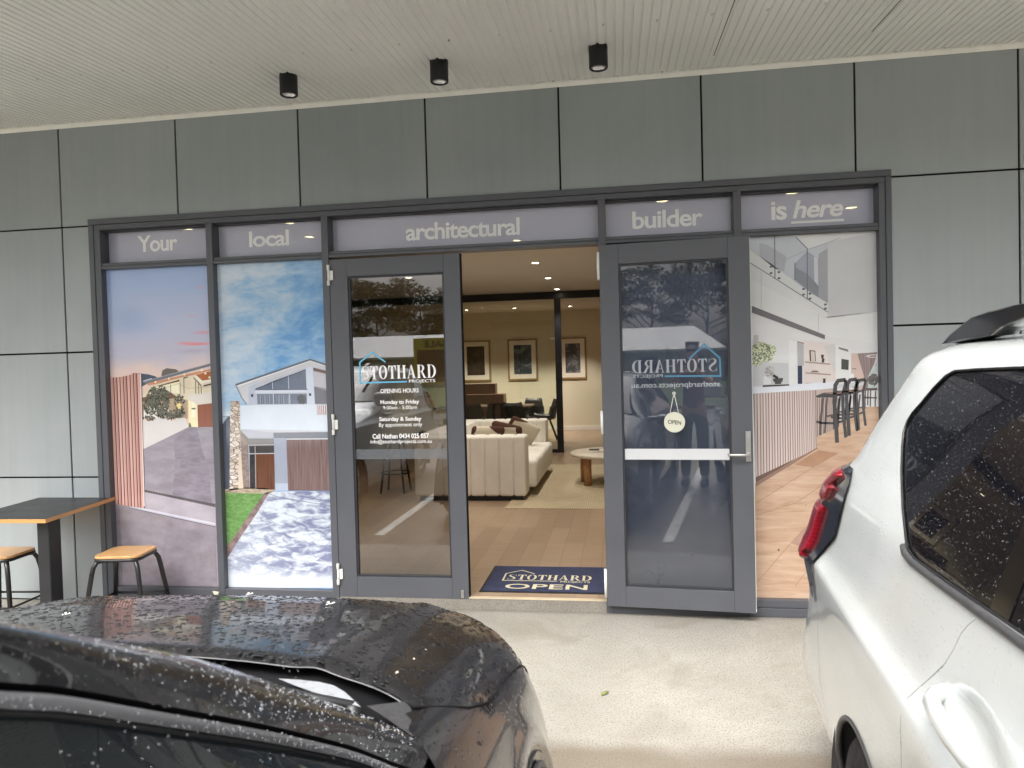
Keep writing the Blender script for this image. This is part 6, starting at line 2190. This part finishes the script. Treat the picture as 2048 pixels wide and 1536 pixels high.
for k in range(31):
    t = k / 30
    y = lerp(-4.20, -5.95, t)
    zt = 1.477 + .03 * math.sin(math.pi * min(1, t * 1.1)) - .12 * max(0, t - .7) ** 1.5
    row = []
    for j in range(31):
        q = j / 30 * 2 - 1
        row.append((XC + .53 * q, y - .09 * abs(q) ** 2 * (1 - t), zt - .045 * abs(q) ** 2.2))
    rows.append(row)
b.grid(rows, 0, True, True); b.build('roof', M['paint_black'], car)
b = MB(); rows = []
for k, (y, z, hw) in enumerate(((-5.93, 1.41, .50), (-6.05, 1.30, .58), (-6.2, 1.05, .72), (-6.26, .9, .77), (-6.28, .6, .80), (-6.22, .3, .78))):
    rows.append([(XC + hw * q, y + .12 * abs(q) ** 3, z) for q in [j / 20 * 2 - 1 for j in range(21)]])
b.grid(rows, 0, True, True); b.build('tailgate', M['paint_black'], car)
b = MB(); b.box(XC - .72, XC + .72, -6.1, -2.55, .2, .3); b.build('underbody', M['trim'], car)
# standing drops: big beads on pillar and door frame, flat pools on the bonnet
rnd = random.Random(11); random.seed(11)
sp = []
U = [Vector(p) for p in ((-.345, -3.475, .992), (-.405, -3.505, 1.032), (-.482, -3.61, 1.12), (-.522, -3.785, 1.238), (-.535, -3.917, 1.311), (-.530, -4.076, 1.393), (-.535, -4.19, 1.447))]
G1 = [Vector(p) for p in ((-.352, -3.57, .998), (-.395, -3.64, 1.060), (-.435, -3.80, 1.17), (-.458, -3.91, 1.237), (-.482, -4.01, 1.30), (-.507, -4.102, 1.353), (-.532, -4.19, 1.398))]
nrm = Vector((.75, .15, .65)).normalized()
for k in range(950):
    f = rnd.random() * (len(U) - 1.001); i = int(f); t = f - i; s = rnd.random()
    p = U[i].lerp(U[i + 1], t).lerp(G1[i].lerp(G1[i + 1], t), s) + nrm * .012 * math.sin(math.pi * s)
    r = rnd.choice((.0008, .001, .0013, .0016, .002, .0026)) * (.75 if k % 3 else 1)
    sp.append((p, nrm, r))
for k in range(320):
    f = rnd.random() * (len(G1) - 1.001); i = int(f); t = f - i; s = rnd.uniform(.009, .021)
    p = G1[i].lerp(G1[i + 1], t) + Vector((.002 + .005 * s / .022 + .003, 0, -s))
    sp.append((p, Vector((.95, 0, .3)), rnd.choice((.0008, .001, .0013, .0018))))
for k in range(500):
    y = rnd.uniform(-4.45, -3.75); zz = rnd.uniform(1.0, 1.30); 
    f = (zz - .945) / (1.33 - .945)
    x = lerp(XC + .775, -.48, max(0, min(1, f))) + .012
    sp.append(((x, y, zz), Vector((.85, 0, .5)), rnd.choice((.0006, .0008, .0011))))
b = MB(); drops(b, sp, 8, .62)
o = b.build('raindrops', M['drop'], car, merge=False); o['kind'] = 'stuff'
sp = []
for k in range(5200):
    u = rnd.uniform(-.77, .80); yy = rnd.uniform(-3.38, -2.5)
    f = f_of(min(-2.36, yy + bend(u)))
    p = Vector(top(u, f)); px2 = Vector(top(u + .01, f)); py2 = Vector(top(u, f + .05))
    n_ = (px2 - p).cross(py2 - p).normalized()
    if n_.z < 0: n_ = -n_
    if yy < y_rear(u) + .01 and abs(u) < .78: continue
    sp.append((p, n_, rnd.choice((.0016, .002, .0025, .003, .004, .0055, .007))))
b = MB(); drops(b, sp, 10, .2)
o = b.build('rain_pools', M['drop_clear'], car, merge=False); o['kind'] = 'stuff'
# fallen white petals on the bonnet
M['petal'] = plain('white petal', lin(226, 226, 222), .7, 0, .3, .1)
def petal(u, yy, lab, s=1.0):
    f = f_of(yy + bend(u)); p = Vector(top(u, f, .003))
    b = MB()
    for k in range(3):
        a = R(20 + 118 * k); dx, dy = math.cos(a) * .011 * s, math.sin(a) * .011 * s
        b.add([(p.x, p.y, p.z), (p.x + dx - dy * .35, p.y + dy + dx * .35, p.z + .004), (p.x + dx * 1.3, p.y + dy * 1.3, p.z + .002), (p.x + dx + dy * .35, p.y + dy - dx * .35, p.z + .004)], [(0, 1, 2, 3)])
    tag(b.build('fallen_petal', M['petal'], None, solid=.0006), lab, 'petal', 'fallen petals on the black bonnet')
petal(.305, -2.84, 'white fallen petal on the middle of the black bonnet')
petal(-.02, -2.66, 'white fallen petal near the front edge of the black bonnet', .8)
petal(-.26, -3.08, 'white fallen petal on the left of the black bonnet', .7)

# ---------------------------------------------------------------- the street behind the camera (seen in the glass and the paint)
M['line'] = plain('worn white road paint', lin(206, 206, 200), .6, 0, .3, .2, 12)
mb = MB()
for x in (-5.15, -2.33, .06, 3.3):
    mb.quad((x - .05, -7.4, .004), (x + .05, -7.4, .004), (x + .05, -2.0, .004), (x - .05, -2.0, .004))
lm = mb.build('road_marking', M['line']); tag(lm, None, None, None, 'structure')
mb = MB(); mb.box(-60, 60, -21.3, -21.0, -.03, .10); tag(mb.build('kerb', M['concrete']), None, None, None, 'structure')
M['verge'] = plain('mown verge grass', (.045, .075, .02), .9, 0, .2, .3, 3, .6, 30)
mb = MB(); mb.quad((-60, -200, .09), (60, -200, .09), (60, -21.3, .09), (-60, -21.3, .09)); tag(mb.build('grass_verge', M['verge']), None, None, None, 'structure')
M['bark'] = plain('gum tree bark', (.10, .085, .07), .85, 0, .2, .3, 4, .4, 20, stretch=(4, 4, 1))
def leaf_mat():
    g = G('gum leaves')
    v = g.coord()
    n = g.noise(v, .9, 3)
    oi = g.n('ObjectInfo')
    c = g.ramp(n, [(.3, (.022, .034, .014, 1)), (.55, (.045, .062, .026, 1)), (.75, (.085, .10, .045, 1))])
    return g.set(c, .55, 0, .4)
M['gum'] = leaf_mat()
def make_tree(label, loc, H, spread, seed, group='gum trees across the road', trunk_r=.22):
    rnd = random.Random(seed)
    t = thing('gum_tree', label, 'tree', (0, 0, 0), group)
    b = MB(); tips = []
    pts = [Vector((0, 0, 0))]
    lean = Vector((rnd.uniform(-.05, .05), rnd.uniform(-.05, .05), 1))
    for k in range(1, 6):
        pts.append(pts[-1] + lean * H * .135 + Vector((rnd.uniform(-.15, .15), rnd.uniform(-.15, .15), 0)))
    b.tube(pts, [trunk_r * (1 - .13 * k) for k in range(6)], 9)
    for k in range(13):
        f = rnd.uniform(.42, 1.0); i = min(4, int(f * 5)); p = pts[i].lerp(pts[i + 1], f * 5 - i)
        a = k * 2.4 + rnd.uniform(-.3, .3)
        L = spread * rnd.uniform(.5, 1.0) * (1.15 - .45 * f)
        d = Vector((math.cos(a), math.sin(a), 0))
        e = p + d * L * .55 + Vector((0, 0, H * rnd.uniform(.08, .16)))
        q = p + d * L + Vector((0, 0, H * rnd.uniform(.16, .30)))
        r = trunk_r * .38 * (1.1 - .4 * f)
        b.tube([p, e, q], [r, r * .65, r * .2], 6)
        tips.append(q)
        for m_ in range(3):
            a2 = a + rnd.uniform(-1.1, 1.1)
            q2 = e + Vector((math.cos(a2), math.sin(a2), 0)) * L * rnd.uniform(.3, .55) + Vector((0, 0, H * rnd.uniform(.05, .2)))
            b.tube([e, q2], [r * .5, r * .12], 5)
            tips.append(q2)
    tips += [pts[-1] + Vector((rnd.uniform(-.8, .8), rnd.uniform(-.8, .8), H * rnd.uniform(.08, .2))) for _ in range(4)]
    b.build('trunk', M['bark'], t)
    c = MB(); V, F = [], []
    for q in tips:
        R_ = spread * rnd.uniform(.18, .30)
        for k in range(110):
            a = rnd.random() * 6.283; rr = R_ * math.sqrt(rnd.random()); zz = rnd.uniform(-.3, .34) * R_ * (1 - .5 * (rr / R_) ** 2)
            p = q + Vector((math.cos(a) * rr, math.sin(a) * rr, zz))
            u = Vector((rnd.uniform(-1, 1), rnd.uniform(-1, 1), rnd.uniform(-.6, .6))).normalized() * rnd.uniform(.16, .30)
            w = Vector((rnd.uniform(-1, 1), rnd.uniform(-1, 1), rnd.uniform(-.6, .6))).normalized() * rnd.uniform(.08, .15)
            o = len(V); V += [p - u, p + w, p + u, p - w]; F.append((o, o + 1, o + 2, o + 3))
    c.add(V, F); c.build('crown', M['gum'], t, merge=False)
    t.location = loc
    return t
gt = [make_tree('tall open gum tree reflected at the left of the closed door', (-27.2, -75.5, 0), 12.6, 6.2, 3),
      make_tree('tall gum tree with a forked crown reflected beside the first', (-22.4, -76.5, 0), 12.8, 5.8, 9),
      make_tree('shorter gum tree reflected at the right edge of the closed door', (-17.0, -72, 0), 10.0, 4.6, 21)]
for k, (x, y, rz, s, src, w_) in enumerate(((-42, -80, 1.0, 1.0, 0, 'far left of the row'), (-35, -82, 2.2, 1.1, 1, 'left of the pair'), (-10, -80, .6, 1.15, 1, 'just left of the white building'), (-4, -77, 2.9, 1.0, 0, 'above the left of the white building'), (3, -79, 4.0, 1.2, 1, 'above the middle of the white building'), (10, -78, 5.2, 1.1, 0, 'above the right of the white building'), (17, -80, .3, 1.05, 1, 'right of the white building'), (24, -75, 1.9, .95, 2, 'short, right of the row'), (31, -79, 3.3, 1.1, 0, 'far right of the row'))):
    o = dup(gt[src], (x, y, 0), rz, 'gum tree across the road, ' + w_); o.scale = (s, s, s)
M['shrubleaf'] = leaf_mat()
rnd = random.Random(77)
V, F = [], []
for k in range(9000):
    x = rnd.uniform(-60, 50); h = 2.6 + 1.6 * math.sin(x * .37) + 1.1 * math.sin(x * .93 + 1)
    p = Vector((x, -69 + rnd.uniform(-2, 2), rnd.uniform(.1, max(.6, h))))
    u = Vector((rnd.uniform(-1, 1), rnd.uniform(-1, 1), rnd.uniform(-1, 1))).normalized() * .30; w = Vector((rnd.uniform(-1, 1), rnd.uniform(-1, 1), rnd.uniform(-1, 1))).normalized() * .2
    o = len(V); V += [p - u, p + w, p + u, p - w]; F.append((o, o + 1, o + 2, o + 3))
hb = MB(); hb.add(V, F)
tag(hb.build('bushland', M['shrubleaf'], merge=False), 'mass of low dark bush under the gum trees', 'bush', None, 'stuff')

def house(label, x0, x1, y0, y1, eave, ridge, wallc, roofc, door=True):
    t = thing('house', label, 'house', (.5 * (x0 + x1), y1, .09))
    b = MB(); b.box(x0, x1, y0, y1, .09, eave); b.build('wall', plain('rendered house wall', wallc, .8, 0, .2, .06), t)
    ym = .5 * (y0 + y1); o = .5
    b = MB(); b.add([(x0 - o, y0 - o, eave), (x1 + o, y0 - o, eave), (x1 + o, y1 + o, eave), (x0 - o, y1 + o, eave), (x0 + 2.2, ym, ridge), (x1 - 2.2, ym, ridge)],
                    [(0, 1, 5, 4), (1, 2, 5), (2, 3, 4, 5), (3, 0, 4), (3, 2, 1, 0)])
    b.build('roof', plain('sheet roof', roofc, .4, 0, .4, .06, 2, 0, 60, stretch=(12, 1, 1)), t)
    b = MB(); b.box(x0 - o, x1 + o, y1 + o - .02, y1 + o + .04, eave - .16, eave + .03); b.build('gutter', plain('gutter', (.55, .55, .54), .5), t)
    n = max(2, int((x1 - x0) / 3.2))
    for k in range(n):
        xm = x0 + (k + .5) * (x1 - x0) / n
        w = MB(); w.box(xm - .7, xm + .7, y1 + .001, y1 + .05, 1.0, 2.1); ww = w.build('window', M['trim'], t)
        g_2 = MB(); g_2.box(xm - .63, xm + .63, y1 + .051, y1 + .056, 1.06, 2.04); g_2.build('pane', M['wind'], ww)
    return t
house('low house with a pale grey hipped roof across the road', -27, -1.5, -62, -53, 2.6, 4.6, (.42, .41, .38, 1), (.34, .34, .34, 1))
house('long low white building with a red brown roof across the road', 1.5, 30.0, -62, -53, 3.0, 4.9, (.62, .61, .58, 1), (.20, .07, .05, 1))
house('small dark roofed house behind the gum trees', -40, -29.5, -64, -57, 2.6, 5.0, (.35, .33, .30, 1), (.05, .045, .045, 1))
# overhead wires on two poles
for x, lab in ((-34, 'timber power pole at the left end of the street'), (24, 'timber power pole at the right end of the street')):
    t = thing('power_pole', lab, 'pole', (x, -23, .09))
    b = MB(); b.tube([(x, -23, .09), (x, -23, 8.2)], [.16, .11], 10); b.build('post', M['bark'], t)
    b = MB(); b.box(x - .05, x + .05, -23.9, -22.1, 7.5, 7.62); b.build('crossarm', M['bark'], t)
for y, z, lab in ((-22.3, 7.66, 'overhead wire strung nearest the shop'), (-23.7, 7.66, 'overhead wire strung furthest from the shop')):
    b = MB(); b.tube([(lerp(-60, 60, k / 24), y, z - .8 * math.sin(math.pi * ((k / 24 * 120 - 60 + 34) % 58) / 58)) for k in range(25)], .018, 5)
    tag(b.build('power_line', M['trim']), lab, 'wire', 'overhead wires across the street')
# yellow framed board and feather flag by the verge
sg_ = thing('sale_board', 'yellow framed board with SALE lettering beside the road', 'sign', (-3.55, -8.3, 0))
M['yellow'] = plain('yellow board', lin(190, 178, 60), .5)
xb = (-3.85, -2.95)
b = MB(); b.box(xb[0], xb[1], -21.54, -21.50, .9, 2.1)
sg_.location = (-6.6, -21.5, .09)
b = MB(); b.box(-7.6, -5.9, -21.54, -21.50, 1.0, 2.75); b.build('board', M['yellow'], sg_, .004)
b = MB(); b.box(-7.45, -6.05, -21.499, -21.49, 1.1, 2.3); b.build('picture', art(2.2, (.02, .012, .01, 1), (.09, .03, .03, 1), (.05, .08, .03, 1)), sg_)
b = MB(); vs, fs = fit([(-x, z) for x, z in text_mesh('SALE', .03)[0]], text_mesh('SALE', .03)[1], -7.2, -6.3, 2.4, 2.65); decal(b, vs, fs, lambda x, z: (x, -21.49, z)); b.build('lettering', M['ink'], sg_)
for x in (-7.5, -6.0):
    b = MB(); b.tube([(x, -21.56, .09), (x, -21.56, 1.4)], .04, 8); b.build('leg', M['bark'], sg_)

# ---------------------------------------------------------------- the photographer between the two cars (only mirrored in the open leaf)
M['skin'] = plain('skin', lin(196, 150, 124), .55, 0, .4, .06)
M['shirt'] = plain('dusky grey shirt', lin(112, 92, 92), .85, 0, .2, .1, 8, .2, 60)
M['trouser'] = plain('olive green trousers', lin(86, 98, 52), .85, 0, .2, .1, 8, .2, 60)
M['hair'] = plain('dark hair', (.02, .015, .012), .6, 0, .4, .2, 60)
M['shoe'] = plain('dark shoe', (.03, .028, .026), .6)
def skinned(name, verts, edges, radii, mt, root_i, parent=None, sub=2):
    me = bpy.data.meshes.new(name)
    off = Vector((0, 0, 0)) if parent is None else parent.location
    me.from_pydata([tuple(Vector(v) - off) for v in verts], edges, [])
    o = bpy.data.objects.new(name, me); COL.objects.link(o)
    me.materials.append(mt)
    if parent is not None: o.parent = parent
    md = o.modifiers.new('skin', 'SKIN'); md.use_smooth_shade = True
    if not me.skin_vertices:
        bm = bmesh.new(); bm.from_mesh(me); bm.verts.layers.skin.verify(); bm.to_mesh(me); bm.free()
    for i, r in enumerate(radii):
        sv = me.skin_vertices[0].data[i]
        sv.radius = r if hasattr(r, '__len__') else (r, r)
        sv.use_root = (i == root_i)
    s = o.modifiers.new('subd', 'SUBSURF'); s.levels = sub; s.render_levels = sub
    return o
bx, by = .075, -5.10
hv = [(bx, by, .95), (bx, by, 1.12), (bx, by + .01, 1.30), (bx, by + .01, 1.43), (bx, by + .03, 1.52), (bx, by + .05, 1.60), (bx, by + .065, 1.68), (bx, by + .06, 1.75),
      (bx - .19, by + .02, 1.40), (bx - .235, by + .20, 1.33), (bx - .115, by + .40, 1.545), (bx + .19, by + .02, 1.40), (bx + .225, by + .20, 1.33), (bx + .02, by + .40, 1.545),
      (bx - .10, by, .90), (bx - .11, by + .02, .50), (bx - .12, by - .02, .10), (bx + .10, by, .90), (bx + .11, by + .02, .50), (bx + .12, by - .02, .10), (bx - .12, by + .12, .05), (bx + .12, by + .12, .05)]
he = [(0, 1), (1, 2), (2, 3), (3, 4), (4, 5), (5, 6), (6, 7), (3, 8), (8, 9), (9, 10), (3, 11), (11, 12), (12, 13), (0, 14), (14, 15), (15, 16), (0, 17), (17, 18), (18, 19), (16, 20), (19, 21)]
hr = [(.14, .10), (.135, .10), (.15, .105), (.11, .08), .055, (.075, .09), (.078, .098), (.065, .08), .06, .045, .028, .06, .045, .028, .085, .062, .045, .085, .062, .045, .035, .035]
person = skinned('person', hv, he, hr, M['skin'], 0)
person.location = (0, 0, 0)
tag(person, 'person in dusky shirt and olive trousers holding up a phone, mirrored in the open leaf', 'person')
skinned('shirt', [hv[0], hv[1], hv[2], hv[3], hv[8], (bx - .225, by + .14, 1.345), hv[11], (bx + .215, by + .14, 1.345)], [(0, 1), (1, 2), (2, 3), (3, 4), (4, 5), (3, 6), (6, 7)], [(.165, .125), (.155, .12), (.168, .122), (.125, .092), .075, .066, .075, .066], M['shirt'], 0, person)
skinned('trousers', [hv[0], (bx, by, 1.0), hv[14], hv[15], hv[16], hv[17], hv[18], hv[19]], [(0, 1), (0, 2), (2, 3), (3, 4), (0, 5), (5, 6), (6, 7)], [(.16, .125), (.155, .12), .10, .078, .066, .10, .078, .066], M['trouser'], 0, person)
skinned('hair', [(bx, by + .02, 1.74), (bx, by + .05, 1.79), (bx, by + .0, 1.68)], [(0, 1), (0, 2)], [(.085, .09), (.06, .07), (.07, .06)], M['hair'], 0, person)
b = MB()
for e in (-1, 1):
    b.add(*rbox(bx + e * .12 - .05, bx + e * .12 + .05, by - .10, by + .18, .0, .09, .035), 0, True)
b.build('shoe', M['shoe'], person)
for e, wx in ((-1, bx - .115), (1, bx + .02)):
    cx_ = -.075 if e < 0 else .075
    wr = Vector((wx, by + .40, 1.545)); pm_ = Vector((cx_ * .98, CAM.y - .035, 1.585))
    hv2, he2, hr2 = [wr, wr.lerp(pm_, .6), pm_], [(0, 1), (1, 2)], [.026, (.034, .018), (.036, .016)]
    for k in range(4):
        base = pm_ + Vector((e * .004, .004, .030 - .018 * k)); i0 = len(hv2)
        L_ = (.070, .078, .072, .058)[k]
        hv2 += [base, base + Vector((-e * .006, .030, .002)), base + Vector((-e * L_ * .5, .034, .0)), base + Vector((-e * L_ * .8, .028, -.002))]
        he2 += [(2, i0), (i0, i0 + 1), (i0 + 1, i0 + 2), (i0 + 2, i0 + 3)]; hr2 += [.0095, .0088, .0082, .0070]
    i0 = len(hv2)
    hv2 += [pm_ + Vector((-e * .01, -.018, -.02)), pm_ + Vector((-e * .035, -.020, -.006))]
    he2 += [(1, i0), (i0, i0 + 1)]; hr2 += [.011, .009]
    hv2 = [tuple(p) if not (p[1] > CAM.y - .018) else (p[0], CAM.y - .018, p[2]) for p in hv2]
    skinned('hand', hv2, he2, hr2, M['skin'], 1, person, 2)
ph = MB(); ph.add(*rbox(-.077, .077, CAM.y - .047, CAM.y - .039, 1.563, 1.637, .0038), 0, True)
tag(ph.build('phone', M['gloss_trim']), 'dark phone held sideways by the person', 'phone')
